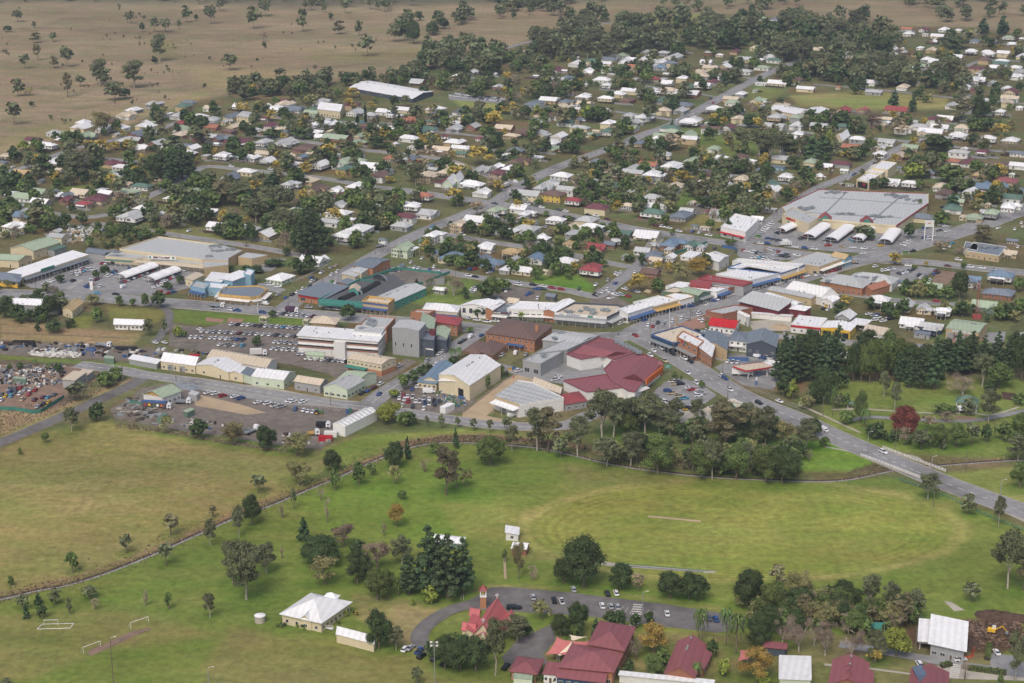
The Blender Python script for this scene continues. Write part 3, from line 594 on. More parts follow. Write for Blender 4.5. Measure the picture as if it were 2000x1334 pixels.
        tp = [(*P(s,t), h+th+rh*((t) if axis == 's' else (1-s))) for s, t in g_]; slab(parent, 'roof', tp, [(0,1,2,3)], th, R_)
    elif roof == 'flat':
        if parapet > 0:
            g_ = MB(); k = .3
            for p, q in zip(c4, c4[1:]+c4[:1]): g_.obox(p, q, .32, h, h+parapet)
            g_.build('parapet', wm_ if fascia is None else (M[fascia] if fascia in M else ROOF[fascia]), parent)
            ro = MB(); ro.prism([P(.3/ls,.3/lt),P(1-.3/ls,.3/lt),P(1-.3/ls,1-.3/lt),P(.3/ls,1-.3/lt)], h+.02, h+.15); ro.build('roof', R_, parent)
        else:
            ro = MB(); ro.prism([P(-os_,-ot),P(1+os_,-ot),P(1+os_,1+ot),P(-os_,1+ot)], h+.005, h+.28); ro.build('roof', R_, parent)
    fh = (h-z0)/floors
    if ls > 2:
        for (p, q, n, L_) in ((c4[0], c4[1], wins[0], ls), (c4[1], c4[2], wins[1], lt), (c4[2], c4[3], wins[0] if both else 0, ls)):
            w_ = min(ww, L_/(n+.6)*.8) if n else 0
            for fl in range(floors):
                for i in range(n):
                    if door and fl == 0 and p is c4[0] and i == n//2 and n > 1: fit(wo, 'door', p, q, (i+.5)/n, z0+.02, .95, min(2.1, fh-.3)); continue
                    fit(wo, 'window', p, q, (i+.5)/n, z0+fl*fh+min(sill, fh*.4), w_, min(wh, fh*.55))
    FOOT.append((parent.location[0]+(A[0]+Cc[0])/2, parent.location[1]+(A[1]+Cc[1])/2, math.hypot(ls, lt)/2*.85))
    return c4
def root3(name, A, B, Cc, h, label, cat, group=None):
    a, b, c = at(*A, h), at(*B, h), at(*Cc, h); o = ((a[0]+c[0])/2, (a[1]+c[1])/2, 0)
    r = thing(name, o, label, cat, group)
    return r, [(p[0]-o[0], p[1]-o[1]) for p in (a, b, c)]
def vents(r, c4, h, roof, rh, axis):
    P = [np.array(q) for q in c4]; ls, lt = np.linalg.norm(P[1]-P[0]), np.linalg.norm(P[2]-P[1])
    if min(ls, lt) < 9 or max(ls, lt) < 16 or roof in ('hip', 'skillion'): return
    rd = random.Random(int(ls*97)); ax = axis if axis != 'auto' else ('s' if ls >= lt else 't'); ax = {'AB': 's', 'BC': 't'}.get(ax, ax)
    for i in range(min(7, int(max(ls, lt)/6))):
        f = rd.uniform(.1, .9); s, t = ((f, .5) if ax == 's' else (.5, f)) if roof == 'gable' else (rd.uniform(.12, .88), f); q = P[0]+(P[1]-P[0])*s+(P[2]-P[1])*t
        if 'vent' not in WIN: b = MB(); b.cyl(0,0,-.3,.45,.3,.3,8); b.cyl(0,0,.45,.8,.48,.3,8); WIN['vent'] = b.mesh('roof_vent', M['steel'])
        link('roof_vent', WIN['vent'], r, (q[0], q[1], h+(rh+.15 if roof == 'gable' else .15)))
def bld(name, label, A, B, Cc, h, roof='gable', rh=2, wall='c', roofm='W', cat='building', group=None, **k):
    """big building from the photo position of three eave corners (left, near, right)"""
    r, (a, b, c) = root3(name, A, B, Cc, h, label, cat, group)
    r['_c4'] = 0; c4 = block(r, a, b, c, 0, h, roof, rh, wall, roofm, **k); del r['_c4']; vents(r, c4, h, roof, rh, k.get('axis', 'auto')); return r, c4
def sub(r, A, B, Cc, z0, h, roof='gable', rh=1, wall='c', roofm='W', **k):
    """another wing of building r, given by photo eave corners at height h"""
    l = r.location; P = [at(*q, h) for q in (A, B, Cc)]
    return block(r, *[(p[0]-l[0], p[1]-l[1]) for p in P], z0, h, roof, rh, wall, roofm, **k)
def pprism(r, name, poly, z0, z1, m, top=None):
    """prism child from a photo outline taken at its top height z1"""
    l = r.location; P = [(at(u, v, z1)[0]-l[0], at(u, v, z1)[1]-l[1]) for u, v in pts(poly)]
    ar = sum(P[i][0]*P[(i+1) % len(P)][1]-P[(i+1) % len(P)][0]*P[i][1] for i in range(len(P)))
    if ar < 0: P = P[::-1]
    b = MB(); b.prism(P, z0, z1, 0, 1 if top else None); o = b.build(name, [m, top] if top else m, r)
    cx, cy = sum(p[0] for p in P)/len(P), sum(p[1] for p in P)/len(P)
    FOOT.append((l[0]+cx, l[1]+cy, .7*max(math.hypot(p[0]-cx, p[1]-cy) for p in P))); return o, P
def proot(name, poly, h, label, cat='building'):
    P = [at(u, v, h) for u, v in pts(poly)]; return thing(name, (sum(p[0] for p in P)/len(P), sum(p[1] for p in P)/len(P), 0), label, cat)
def band(r, name, P, i, z0, z1, m, out=.12):
    """a band (fascia, awning, sign) along edge i of outline P"""
    p, q = P[i], P[(i+1) % len(P)]; dx, dy = q[0]-p[0], q[1]-p[1]; l = math.hypot(dx, dy); nx, ny = dy/l, -dx/l
    b = MB(); b.prism([(p[0]+nx*out,p[1]+ny*out),(q[0]+nx*out,q[1]+ny*out),(q[0]-nx*.01,q[1]-ny*.01),(p[0]-nx*.01,p[1]-ny*.01)], z0, z1); return b.build(name, m, r)
def awning(r, p, q, z, out, m, posts=4, drop=.3, name='awning'):
    dx, dy = q[0]-p[0], q[1]-p[1]; l = math.hypot(dx, dy); nx, ny = dy/l, -dx/l
    slab(r, name, [(p[0],p[1],z), (p[0]+nx*out,p[1]+ny*out,z-drop), (q[0]+nx*out,q[1]+ny*out,z-drop), (q[0],q[1],z)], [(0,1,2,3)], .2, m)
    for i in range(posts):
        f = (i+.5)/posts; b = MB(); x, y = p[0]+dx*f+nx*(out-.2), p[1]+dy*f+ny*(out-.2); b.box(-.07,-.07,0,.07,.07,z-drop-.2); b.build('post', M['frame'], r, (x, y, 0))
def plantunits(r, lst, z):
    l = r.location
    for (u, v, n) in lst:
        x, y, _ = at(u, v, z); rd = random.Random(u)
        for i in range(n):
            b = MB(); a_, c_, e_ = rd.uniform(.9,1.9), rd.uniform(.7,1.4), rd.uniform(.7,1.7); b.box(-a_,-c_,0,a_,c_,e_); b.cyl(0,0,e_,e_+.2,c_*.6,n=8); b.box(-a_,-.15,-.0,a_+2,.15,.35)
            b.build('rooftop_plant', M['plant'], r, (x-l[0]+rd.uniform(-1,1)+(i-n/2)*3, y-l[1]+rd.uniform(-2.5,2.5), z+.15), rd.choice((.5,.6,2.1)))
def words(r, txt, p, q, f, z, size, m, out=.22, rz=None):
    cu = bpy.data.curves.new('lettering', 'FONT'); cu.body = txt; cu.size = size; cu.extrude = .04; cu.align_x = 'CENTER'; cu.materials.append(m)
    dx, dy = q[0]-p[0], q[1]-p[1]; l = math.hypot(dx, dy); nx, ny = dy/l, -dx/l
    o = bpy.data.objects.new('lettering', cu); C.collection.objects.link(o); bpy.context.view_layer.update(); me_ = bpy.data.meshes.new_from_object(o.evaluated_get(bpy.context.evaluated_depsgraph_get())); bpy.data.objects.remove(o); o = link('lettering', me_, r)
    o.location = (p[0]+dx*f+nx*out, p[1]+dy*f+ny*out, z); o.rotation_euler = (math.pi/2, 0, math.atan2(dy, dx)); return o

# ---- houses
_a, _b = at(840, 447), at(1094, 325); GRID = math.atan2(_b[1]-_a[1], _b[0]-_a[0])
GROUPH = 'timber and brick houses of the town'
def dup(o, parent):
    c = o.copy(); C.collection.objects.link(c); c.parent = parent
    return c
HN = [0]
def house(u, v, wpx, rc, st='h', wc=None, ang=None, lone=None):
    HN[0] += 1; rd = random.Random(HN[0]*7+3); sc = ppm(v+4)
    raised = 'q' in st; z0 = 2.0 if raised else .35; h = z0+2.75
    if '2' in st: h = 5.6; z0 = .2
    th = GRID + (0 if rd.random() < .55 else math.pi/2) + rd.uniform(-.06, .06)
    if 'l' in st: th = GRID - math.pi/2 + rd.uniform(-.05, .05)
    if ang is not None: th = GRID+ang
    asp = rd.uniform(.6, .82); wm_ = wpx/sc; a = wm_/(abs(math.cos(th))+asp*abs(math.sin(th))); a = min(a, 34); d = a*asp
    if 'f' in st: d = a*.6
    x, y, _ = at(u, v, h+.6)
    wc = wc or rd.choice('ccwwgtbc' if rc not in 'TBY' else 'bbtc')
    rn = ('flat' if 'f' in st else 'gabled' if 'g' in st else 'hipped')
    r = thing('house' if wpx > 19 and 'f' not in st else 'shed', (x, y, 0), '', 'house' if wpx > 19 and 'f' not in st else 'shed', GROUPH if wpx > 19 and 'f' not in st else 'backyard sheds and carports')
    kind = 'raised ' if raised else 'two-storey ' if '2' in st else ''
    later(r, '%s%s %s with %s %s roof' % (kind, WALLN[wc], 'house' if wpx > 19 and 'f' not in st else 'shed', rn, ROOFN[rc]), place(u, v), u)
    r['_k'] = wpx*1.0; 
    ct, sn = math.cos(th), math.sin(th)
    R = lambda X, Y: (X*ct-Y*sn, X*sn+Y*ct)
    small = wpx < 20 or 'f' in st
    wing = (not small) and rd.random() < .62; sgn = rd.choice((1, -1)); ver = (not small) and rd.random() < .7
    def rect(x0, y0, x1, y1):
        # order corners so that the near corner is the middle one
        c = [R(x0,y0), R(x1,y0), R(x1,y1), R(x0,y1)]; i = min(range(4), key=lambda k_: c[k_][1]); return c[i-1], c[i], c[(i+1) % 4]
    main = rect(-a/2, -d/2, a/2, d/2) if not wing else rect(-a/2, -d*.3, a/2, d*.5)
    rt = 'flat' if 'f' in st else 'gable' if 'g' in st else 'hip'
    dd = d if not wing else d*.8; rh = min(dd*.27, 2.6) if rt != 'flat' else 0
    if small: h = z0+2.3; rh *= .7
    nw = (2, 1) if small else (4, 3)
    block(r, *main, z0, h, rt, rh, wc, rc, wins=nw if v > 120 else (2, 2), parapet=0, floors=2 if '2' in st else 1, over=.6 if not small else .3, sill=.9, ww=1.5, wh=1.2)
    if wing:
        wx = a*rd.uniform(.36, .5); x0 = rd.choice((-a/2, a/2-wx)); block(r, *rect(x0, -d*.62, x0+wx, -d*.3+.4*dd), z0, h-.12, rt if rd.random() < .6 else 'gable', rh*.72, wc, rc, wins=(1, 2), over=.5, axis='auto', door=False, both=False)
    if ver:
        sd = rd.choice((1, -1)); y1 = sd*d*.5; y2 = sd*(d*.5+2.6); l0, l1 = -a*rd.uniform(.2, .45), a*rd.uniform(.15, .48)
        p = [R(l0, y1), R(l1, y1), R(l1, y2), R(l0, y2)]; tp = [(*p[0], h-.1), (*p[1], h-.1), (*p[2], h-.65), (*p[3], h-.65)]
        slab(r, 'verandah_roof', tp, [(0,1,2,3) if sd < 0 else (3,2,1,0)], .12, ROOF[rc if rd.random() < .7 else 'W'])
        for f in (.05, .5, .95):
            q = R(l0+(l1-l0)*f, y2-sd*.15); pb = MB(); pb.box(-.07,-.07,0,.07,.07,h-.75); pb.build('post', M['frame'], r, (*q, 0))
        if raised: fl = MB(); fl.prism([p[0],p[1],p[2],p[3]] if sd < 0 else p[::-1], z0-.15, z0); fl.build('verandah_floor', M['void'], r)
    if z0 > .1:
        b = MB(); k = .93 if raised else 1.0
        c = [R(-a/2*k,-d*.28), R(a/2*k,-d*.28), R(a/2*k,d*.47), R(-a/2*k,d*.47)]
        if raised:
            b.prism([R(-a/2*.7,-d*.2), R(a/2*.7,-d*.2), R(a/2*.7,d*.4), R(-a/2*.7,d*.4)], 0, z0)
            for X in (-.47, -.15, .15, .47):
                for Y in (-.27, .1, .46): q = R(a*X, d*Y); b.box(q[0]-.12, q[1]-.12, 0, q[0]+.12, q[1]+.12, z0)
            b.build('stumps', M['void'], r)
        else: b.prism(c, 0, z0-.01); b.build('base', M['conc'], r)
    return r
HOUSES = """
128 274 40 W h b;168 266 36 P g;94 284 38 W q;12 305 26 K h;6 318 20 D h;110 316 44 W g t;43 338 40 Y g b;8 352 28 P g;270 263 42 D g b;298 258 26 G h;252 275 46 G h;360 263 46 K h b;308 281 36 G g;278 289 36 W g;390 270 30 G g;200 285 20 W g;376 290 30 W g;370 300 32 W h;362 285 28 D h;240 327 42 W q;278 364 44 N h w;250 375 48 P h w;250 360 20 K g;77 376 38 P g;48 385 50 P g;80 395 42 W g;114 382 24 W g;130 381 22 D g;158 377 44 K gl c;196 371 28 G f;208 378 34 W g;192 388 54 M h c;130 390 28 M g;164 399 32 R h c;46 422 40 U g2 c;28 441 42 W h2 c;260 421 58 G hq w;284 406 42 W hq w;312 419 22 W g;396 413 30 W g;357 428 30 D f;341 387 40 W h;384 374 34 P h;392 355 30 U h;382 392 24 W h;25 378 28 W g;354 241 24 R h;284 237 11 W g;300 239 12 P g;315 222 9 W g;116 331 18 K g;4 436 16 W h;
414 249 34 T gl b;442 238 20 G g;470 209 32 W g;460 248 34 K g;447 257 30 B h b;412 268 34 G g;466 277 58 M h b;430 272 34 D g;496 255 26 G h;522 257 30 K h b;548 253 22 K h;562 258 22 D h;520 208 20 W g;541 213 40 W hq w;575 214 42 D g w;610 221 34 P g p;694 220 34 G g w;518 232 22 M h w;560 231 14 M h;627 243 50 W hq w;650 243 28 W g;612 249 22 W g;683 245 30 G h b;716 246 30 B h b;644 256 16 K g;624 258 22 W g;625 267 22 W g;658 270 60 P gl b;704 266 26 P g c;697 280 34 P h b;762 225 16 W hq w;781 226 16 W h w;792 235 20 T g;770 281 16 W g;758 257 14 W h;516 278 34 G hq w;558 279 48 G g w;598 290 52 B h b;686 298 36 Y gl b;704 305 18 U g w;516 300 36 K g;486 308 44 W h w;522 314 30 W g w;564 306 26 K g c;590 307 22 U g c;578 320 26 W h w;626 322 38 W gq w;680 316 62 P h2 w;654 314 22 R h;768 309 38 T h c;792 312 20 G h;722 325 46 W g w;751 333 42 W g w;449 346 36 D g w;403 357 22 U h;436 304 36 W hq w;403 304 18 G h;568 360 36 G hq w;466 362 16 W h;620 370 40 B g t;632 367 16 W f;656 372 32 W g;664 401 40 G g c;782 398 36 W h w;408 413 38 W h w;526 405 26 W h;574 412 32 G h;602 414 14 W f;686 429 22 W h;424 443 48 W gl w;480 447 62 G hl w;520 457 50 W g t;550 445 38 W f;702 447 54 W hq w;672 459 46 W hq w;424 281 14 W g;
850 225 28 D g k;848 237 34 N hq c;811 235 36 T gl b;884 241 38 W h c;900 234 20 W g;924 248 30 G g;830 255 46 N h w;871 266 18 M gq w;936 270 14 R h;948 275 18 W g;986 251 40 K g b;1026 258 44 B h b;1000 266 34 K h t;1056 262 40 G hq c;1048 241 26 G hq w;1045 204 50 D h w;1018 217 40 G g g;815 285 38 M g;862 293 42 K gl t;902 300 26 N g;944 290 14 W g;1008 295 38 D h;984 303 34 W f;1081 292 36 P h;1049 308 26 W h w;1014 317 46 B h t;866 316 34 B h b;808 311 30 D g;890 326 54 K h2 t;872 337 36 K h;847 331 22 G g;835 342 40 K h2 t;972 326 28 W g;998 330 38 W h w;974 338 36 M h t;938 332 34 G g;924 360 54 W h w;830 382 38 T hq w;808 402 36 W hq w;1098 344 46 W h w;1080 358 42 G h c;1060 367 38 G h w;1034 380 50 G g2 c;1082 380 50 B h2 y;1120 392 34 R hq w;1146 372 18 M g r;1162 382 22 D g g;1197 382 16 W f;970 411 38 P hq w;1030 418 34 W h w;1018 426 18 W g;1086 430 40 W hq w;1156 444 48 W hq w;1118 444 34 K g w;1124 454 44 G f g;930 430 50 W g w;956 426 34 G g u;896 438 34 K g2 t;994 452 38 W hq c;850 459 38 W h2 w;1058 463 24 W g;1192 455 22 G g;1131 235 22 D g t;1128 214 24 W h;1186 217 20 W h w;1164 265 18 N h;1188 257 32 N h w;1122 269 12 G g;1166 316 26 D h t;
976 106 22 W g;924 142 24 W g;894 150 24 W h;912 147 12 D g;886 159 18 W h;938 166 24 W h c;966 145 12 W g;816 161 32 G g;1086 138 32 M g w;1148 141 36 W g c;1118 160 20 W hq w;1140 165 18 W hq w;1186 167 22 W hq w;1048 149 14 W g;1032 175 18 P h;1094 174 12 W g;1108 182 30 T g w;1142 189 36 W h c;1184 193 34 W hq c;1186 125 26 W g;1153 128 12 W g;1122 104 14 W g;1127 113 10 W g;1195 146 18 G h;974 170 24 G h;
1226 118 30 W g w;1218 124 28 W g w;1258 118 30 W g w;1252 124 30 W g w;1212 132 16 T h w;1240 133 38 T gl w;1284 118 18 W h;1316 112 40 G g;1328 102 26 P g;1290 132 32 U h w;1326 141 32 R h w;1276 155 32 R h c;1240 155 18 G h;1296 155 18 G h;1304 163 26 W g w;1380 123 26 W gq w;1416 131 28 W g t;1366 142 34 K h w;1422 145 30 M h;1402 155 22 W h w;1392 161 28 M h w;1374 167 36 W gq w;1344 170 22 N g;1344 183 54 W gl b;1276 177 22 W h c;1300 197 48 N h g;1226 197 34 B h b;1438 48 26 W g r;1468 51 26 W h w;1368 43 14 W h;1300 86 58 W gl d;1490 37 18 P h;1516 40 26 D h;1446 34 8 R h;1388 104 26 G h;1406 108 18 W h;1486 117 18 W h w;1528 112 20 W h;1568 108 16 W h;1580 128 34 W hq w;1596 121 20 W h w;1554 138 14 W h;1520 163 44 W g c;1488 163 28 W f w;1480 198 36 P g c;1396 213 34 W hq w;1516 229 38 G hq t;1348 238 42 W hq w;1423 249 26 M gq w;1258 230 38 W h w;1230 226 28 G h;1314 259 38 P h c;1346 265 46 P g c;1560 262 30 W h c;
1652 50 14 N h;1710 53 20 T h;1772 58 24 T g w;1804 59 22 M g w;1844 59 26 W h w;1872 60 18 W h;1774 67 24 W h;1808 68 14 G g;1832 72 30 W gq c;1824 82 20 W g;1900 62 18 W h;1970 75 26 P h;1996 76 14 W h;1904 82 24 D h;1942 83 28 W h w;1978 87 22 W h w;1798 94 18 W h;1744 97 24 W g;1898 101 26 W hq w;1932 106 26 W hq w;1992 99 20 W g;1648 105 30 W g w;1686 103 24 D g;1686 94 10 W g;1730 102 26 W h w;1740 107 26 W h w;1616 117 44 P g t;1694 115 30 G g;1696 122 24 W g u;1662 121 18 W g;1834 122 42 W g2 p;1796 130 24 P g t;1824 137 42 B h b;1942 132 24 W g;1908 148 24 W h w;1906 157 40 W hq w;1888 170 22 W h w;1908 177 26 M h;1968 173 20 W h;1974 180 32 M gq c;1938 163 22 G g;1638 170 14 T h;1976 198 18 N g;1927 211 18 W h w;1954 219 24 W hq w;1992 210 18 W h w;1752 215 50 R gl t;1687 217 28 S g t;1646 216 36 R g t;1606 218 24 W g w;1622 231 22 W g t;1846 233 38 W gl b;1732 240 18 W g;1782 239 26 G g;1909 245 34 M h b;1836 250 38 W gl w;1818 259 54 W gl c;
1872 265 38 W hq w;1930 271 34 W hq w;1976 275 38 W h c;1638 283 18 W g c;1604 262 20 P h;1662 288 44 T g q;1732 278 38 G gl w;1722 288 24 G g;1778 289 36 P gl t;1720 301 28 W h w;1760 305 34 K g b;1918 297 26 M hq c;1988 300 32 D h w;1862 316 28 T h w;1896 318 46 M h w;1946 323 38 B gl b;1968 318 16 B h b;1614 324 30 W g y;1816 338 26 D g b;1920 343 42 Y h b;1966 354 50 C h t;1906 364 72 U g b;1958 365 28 U g b;1992 373 26 U g c;1740 357 42 W gl w;1778 358 34 W hq w;1838 365 36 K h w;1974 404 44 W h w;1938 416 36 P hq g;1904 425 38 P h t;1872 394 26 P g;1930 399 14 K g;1884 291 18 W g;
1253 280 30 D hq t;1284 273 32 W h c;1278 279 32 P g c;1292 266 32 P g c;1300 303 32 G hq c;1266 323 42 T gl w;1312 324 46 W hq w;1277 341 46 W h2 g;1360 314 48 P h c;1412 309 32 W h w;1404 320 46 U h t;1462 316 28 W hq w;1488 334 32 D h w;1520 326 30 D f u;1416 346 26 W h;1370 354 16 W f;1450 350 36 K h c;1421 364 28 G g u;1536 345 34 W hq w;1508 361 38 N g c;1496 366 18 W g;1470 374 16 W g;1208 383 22 W f;1226 402 26 K h w;1276 415 52 N hq w;1332 421 50 D h g;1342 412 30 G gl g;1392 413 22 R g m;1506 408 26 G f g;1218 456 40 N gl t;1265 459 56 W gl c;1565 286 12 W g;
950 482 46 W h w;1002 491 42 Y hq c;1048 504 46 U g w;1106 511 48 W h w;1022 528 46 W gl c;992 524 36 W f g;962 514 54 U h c;884 502 56 U h c;930 504 22 U g c;1158 524 52 R hq w;1162 484 50 R gl t;1060 466 32 W h w;1114 474 34 Y f c;1102 468 16 G f;1192 477 24 D g;1005 506 20 G g;832 472 28 N g;874 474 24 P g;789 484 48 P g2 p;854 492 28 U f g;1077 578 22 D g d;1004 587 24 K g w;612 508 54 W g w;548 543 52 W h p;1974 494 32 K g t;1978 470 22 D g;1956 538 54 U hq w;1904 545 28 U gl2 w;1826 560 36 P gl w;1951 572 66 D h b;1925 598 62 P gl n;1718 585 44 W hq w;1768 596 44 G g c;1806 602 34 G g c;1843 606 32 W hq w;1652 617 44 W g g;1782 630 52 W gl w;1820 638 50 G gl k;1802 650 36 D f g;1770 557 22 W g u;1762 550 22 U f;1993 653 20 G g;
1280 500 46 D h b;1256 490 34 G g;1316 476 56 U h b;1308 486 22 G f;1282 507 28 K g c;1275 478 20 G g;1352 479 36 N g w;1350 497 50 W f w;1310 502 24 W g w;1398 504 46 W gl w;1205 470 20 G g;1271 532 40 B gl b;1246 488 18 W g;
34 402 26 W h;66 404 22 T h;48 412 22 G h;14 454 24 P h c;112 452 20 G g;1480 428 26 W g w;1030 100 14 W h;1420 560 30 G f;860 565 26 W g;1600 344 20 W g c;1590 640 26 W g;
"""
for t in HOUSES.replace('\n', '').split(';'):
    t = t.split()
    if not t: continue
    house(float(t[0]), float(t[1])-3, float(t[2]), t[3], t[4], t[5] if len(t) > 5 else None)

_rs = random.Random(77); _n = 0; _tr = 0
while _n < 85 and _tr < 4000:            # backyard sheds, tanks and carports that dot the lots
    _tr += 1; u, v = _rs.uniform(0, 2000), _rs.uniform(80, 540)
    if v < 300-u*.42 or (380 < v and u < 640) or (v > 420 and 1380 < u) or (v < 130 and u < 1200) or (190 < v < 222 and 1540 < u < 1850): continue
    x, y, _ = at(u, v)
    if road_dist(x, y)[0] < 6 or any((fx-x)**2+(fy-y)**2 < (fr+5)**2 for fx, fy, fr in FOOT) or not any((fx-x)**2+(fy-y)**2 < (fr+24)**2 for fx, fy, fr in FOOT): continue
    _n += 1; house(u, v, ppm(v)*_rs.uniform(5, 8.5), _rs.choice('WWGGKPDN'), _rs.choice(('g', 'g', 'f')), _rs.choice('wgcp'))

# far smaller dwellings between the ones built above, and the fences of the lots: joined masses
_mk = list(ROOF)+list(WALL); fm = MB(); ff = MB(); _n = 0; _tr = 0; HF = len(FOOT)
for fx, fy, fr in list(FOOT):
    for sg in (-1, 1):
        if _rs.random() < .55:
            a = GRID+math.pi/2; cx, cy = fx+sg*(fr+1.5)*math.cos(GRID), fy+sg*(fr+1.5)*math.sin(GRID); l = _rs.uniform(5, 12)
            p, q = (cx-l*math.cos(a), cy-l*math.sin(a)), (cx+l*math.cos(a), cy+l*math.sin(a))
            if fy > 1150 and road_dist(*p)[0] > 1 and road_dist(*q)[0] > 1: ff.obox(p, q, .1, 0, 1.6, _rs.choice((0, 1, 2)))
while _n < 230 and _tr < 9000:
    _tr += 1; u, v = _rs.uniform(0, 2000), _rs.uniform(58, 470) if _rs.random() < .5 else _rs.uniform(58, 260)
    if v < 305-u*.44 or (380 < v and u < 640) or (v > 440 and 1380 < u) or (v < 120 and u < 1170) or (v < 95 and u < 1730) or (186 < v < 222 and 1540 < u < 1850): continue
    x, y, _ = at(u, v)
    if not 5 < road_dist(x, y)[0] < 75 or any((fx-x)**2+(fy-y)**2 < (fr+8.5)**2 for fx, fy, fr in FOOT): continue
    _n += 1; a, d = _rs.uniform(11, 17), _rs.uniform(7.5, 11); th = GRID+_rs.choice((0, math.pi/2))+_rs.uniform(-.05, .05); ct, sn = math.cos(th), math.sin(th); R = lambda X, Y: (x+X*ct-Y*sn, y+X*sn+Y*ct)
    rc_, wc_ = _rs.choice('WWWWWWGGGGKKDPNBM'), _rs.choice('ccwwwgt'); ri, wi = _mk.index(rc_), len(ROOF)+list(WALL).index(wc_); h = _rs.choice((3, 3.2, 4.6)); FOOT.append((x, y, a*.55))
    for (x0, y0, x1, y1, k) in ((-a/2, -d/2, a/2, d/2, 1), (-a/2 if _rs.random() < .5 else 0, -d*.8, 0 if _rs.random() < .5 else a/2, 0, .85)):
        if x1-x0 < 2: continue
        c = [R(x0,y0), R(x1,y0), R(x1,y1), R(x0,y1)]; fm.prism(c, 0, h, wi); e = .6; c = [R(x0-e,y0-e), R(x1+e,y0-e), R(x1+e,y1+e), R(x0-e,y1+e)]; m_ = min(x1-x0, y1-y0)/2*.9; gb = _rs.random() < .4
        if x1-x0 > y1-y0: r1, r2 = R(x0+(m_ if not gb else -e),(y0+y1)/2), R(x1-(m_ if not gb else -e),(y0+y1)/2); F_ = [(0,1,5,4),(1,2,5),(2,3,4,5),(3,0,4)]
        else: r1, r2 = R((x0+x1)/2,y0+(m_ if not gb else -e)), R((x0+x1)/2,y1-(m_ if not gb else -e)); F_ = [(0,1,4),(1,2,5,4),(2,3,5),(3,0,4,5)]
        fm.add([(*q, h*1.002) for q in c]+[(*r1, h+m_*.6*k), (*r2, h+m_*.6*k)], F_+[(3,2,1,0)], ri)
    for X in (-.3, 0, .3):
        for Y in (-.5, .5): q = R(a*X, d*Y); fm.box(q[0]-.6, q[1]-.6, h-2, q[0]+.6, q[1]+.6, h-1, len(_mk)) if _rs.random() < .7 else None
fm.build('distant_houses', [ROOF[k] for k in ROOF]+[WALL[k] for k in WALL]+[M['glass']], kind='stuff', label='further small houses filling the far streets', category='houses')
ff.build('garden_fences', [M['void'], M['wood'], M['steel']], kind='stuff', label='paling and sheet fences between the house lots', category='fences')
# ------------------------------------------------------------------ the larger buildings, one by one
def glyphs(r, p, q, f0, f1, z, h, n, m, out=.2):
    """a run of sign marks too far away to spell out, standing proud of wall p-q"""
    dx, dy = q[0]-p[0], q[1]-p[1]; l = math.hypot(dx, dy); nx, ny = dy/l, -dx/l; b = MB(); rd = random.Random(n*7+int(h*10)); st = (f1-f0)/n
    for i in range(n):
        a = f0+st*i; c = a+st*(.8 if n > 1 else 1); hh = h*(1 if n == 1 else rd.choice((1, .75, .85)))
        P_ = [(p[0]+dx*a, p[1]+dy*a), (p[0]+dx*c, p[1]+dy*c)]
        if n == 1 or rd.random() < .4: b.prism([(P_[0][0]+nx*out,P_[0][1]+ny*out),(P_[1][0]+nx*out,P_[1][1]+ny*out),(P_[1][0],P_[1][1]),(P_[0][0],P_[0][1])], z, z+hh)
        else:
            k = a+st*.28; Q_ = (p[0]+dx*k, p[1]+dy*k); b.prism([(P_[0][0]+nx*out,P_[0][1]+ny*out),(Q_[0]+nx*out,Q_[1]+ny*out),Q_,P_[0]], z, z+hh)
            b.prism([(Q_[0]+nx*out,Q_[1]+ny*out),(P_[1][0]+nx*out,P_[1][1]+ny*out),P_[1],Q_], z+(hh*.7 if rd.random() < .5 else 0), z+hh*(1 if rd.random() < .5 else .3) if False else z+hh*.99)
    return b.build('sign_mark', m, r)
Bz = bld
# right supermarket
r = proot('supermarket', '1529,404 1540,420 1600,428 1676,435 1750,441 1812,398 1812,379 1600,371', 6, 'vast grey-roofed supermarket with red fascia behind white car park sails', 'supermarket')
o, P = pprism(r, 'wall', '1529,404 1540,421 1600,428 1676,435 1750,441 1812,398 1812,379 1600,371', 0, 6, WALL['c'], ROOF['G'])
n = len(P)
for i in range(n):
    band(r, 'fascia', P, i, 5.2, 6.5, ROOF['R'] if 25 < abs(P[i][0]-P[(i+1) % n][0]) or i in (4,) else WALL['c'], .5)
for (u, v, w_) in ((1612, 426, 9), (1693, 433, 9)):
    b = MB(); b.add([(-w_/2,-2,0),(w_/2,-2,0),(0,-2,3.6),(-w_/2,7,0),(w_/2,7,0),(0,7,3.6)], [(0,1,2),(3,5,4),(1,4,5,2),(0,2,5,3)]); p_ = at(u, v, 6.5); b.build('entrance_gable', ROOF['R'], r, (p_[0]-r.location[0], p_[1]-r.location[1], 6), -.15)
    b = MB(); b.add([(-w_/2-.4,-2.2,0),(w_/2+.4,-2.2,0),(0,-2.2,4),(-w_/2-.4,-2.6,0),(w_/2+.4,-2.6,0),(0,-2.6,4)], [(0,1,2),(3,5,4),(1,4,5,2),(0,2,5,3)]); b.build('gable_face', M['teal'], r, (p_[0]-r.location[0], p_[1]-r.location[1], 5.2), -.15)
plantunits(r, [(1635,377,5),(1765,386,4),(1745,382,3),(1788,392,3),(1655,418,4),(1722,424,5),(1580,408,4),(1570,412,2)], 6.2)
for s in ('1545,412 1640,419 1760,425', '1600,385 1700,392 1795,399', '1650,378 1600,428', '1760,382 1700,434'):
    q = [at(u, v, 6.3) for u, v in pts(s)]; b = MB()
    for a_, c_ in zip(q, q[1:]): b.obox((a_[0]-r.location[0], a_[1]-r.location[1]), (c_[0]-r.location[0], c_[1]-r.location[1]), .9, 6, 6.35)
    b.build('roof_gutter', M['plant'], r)
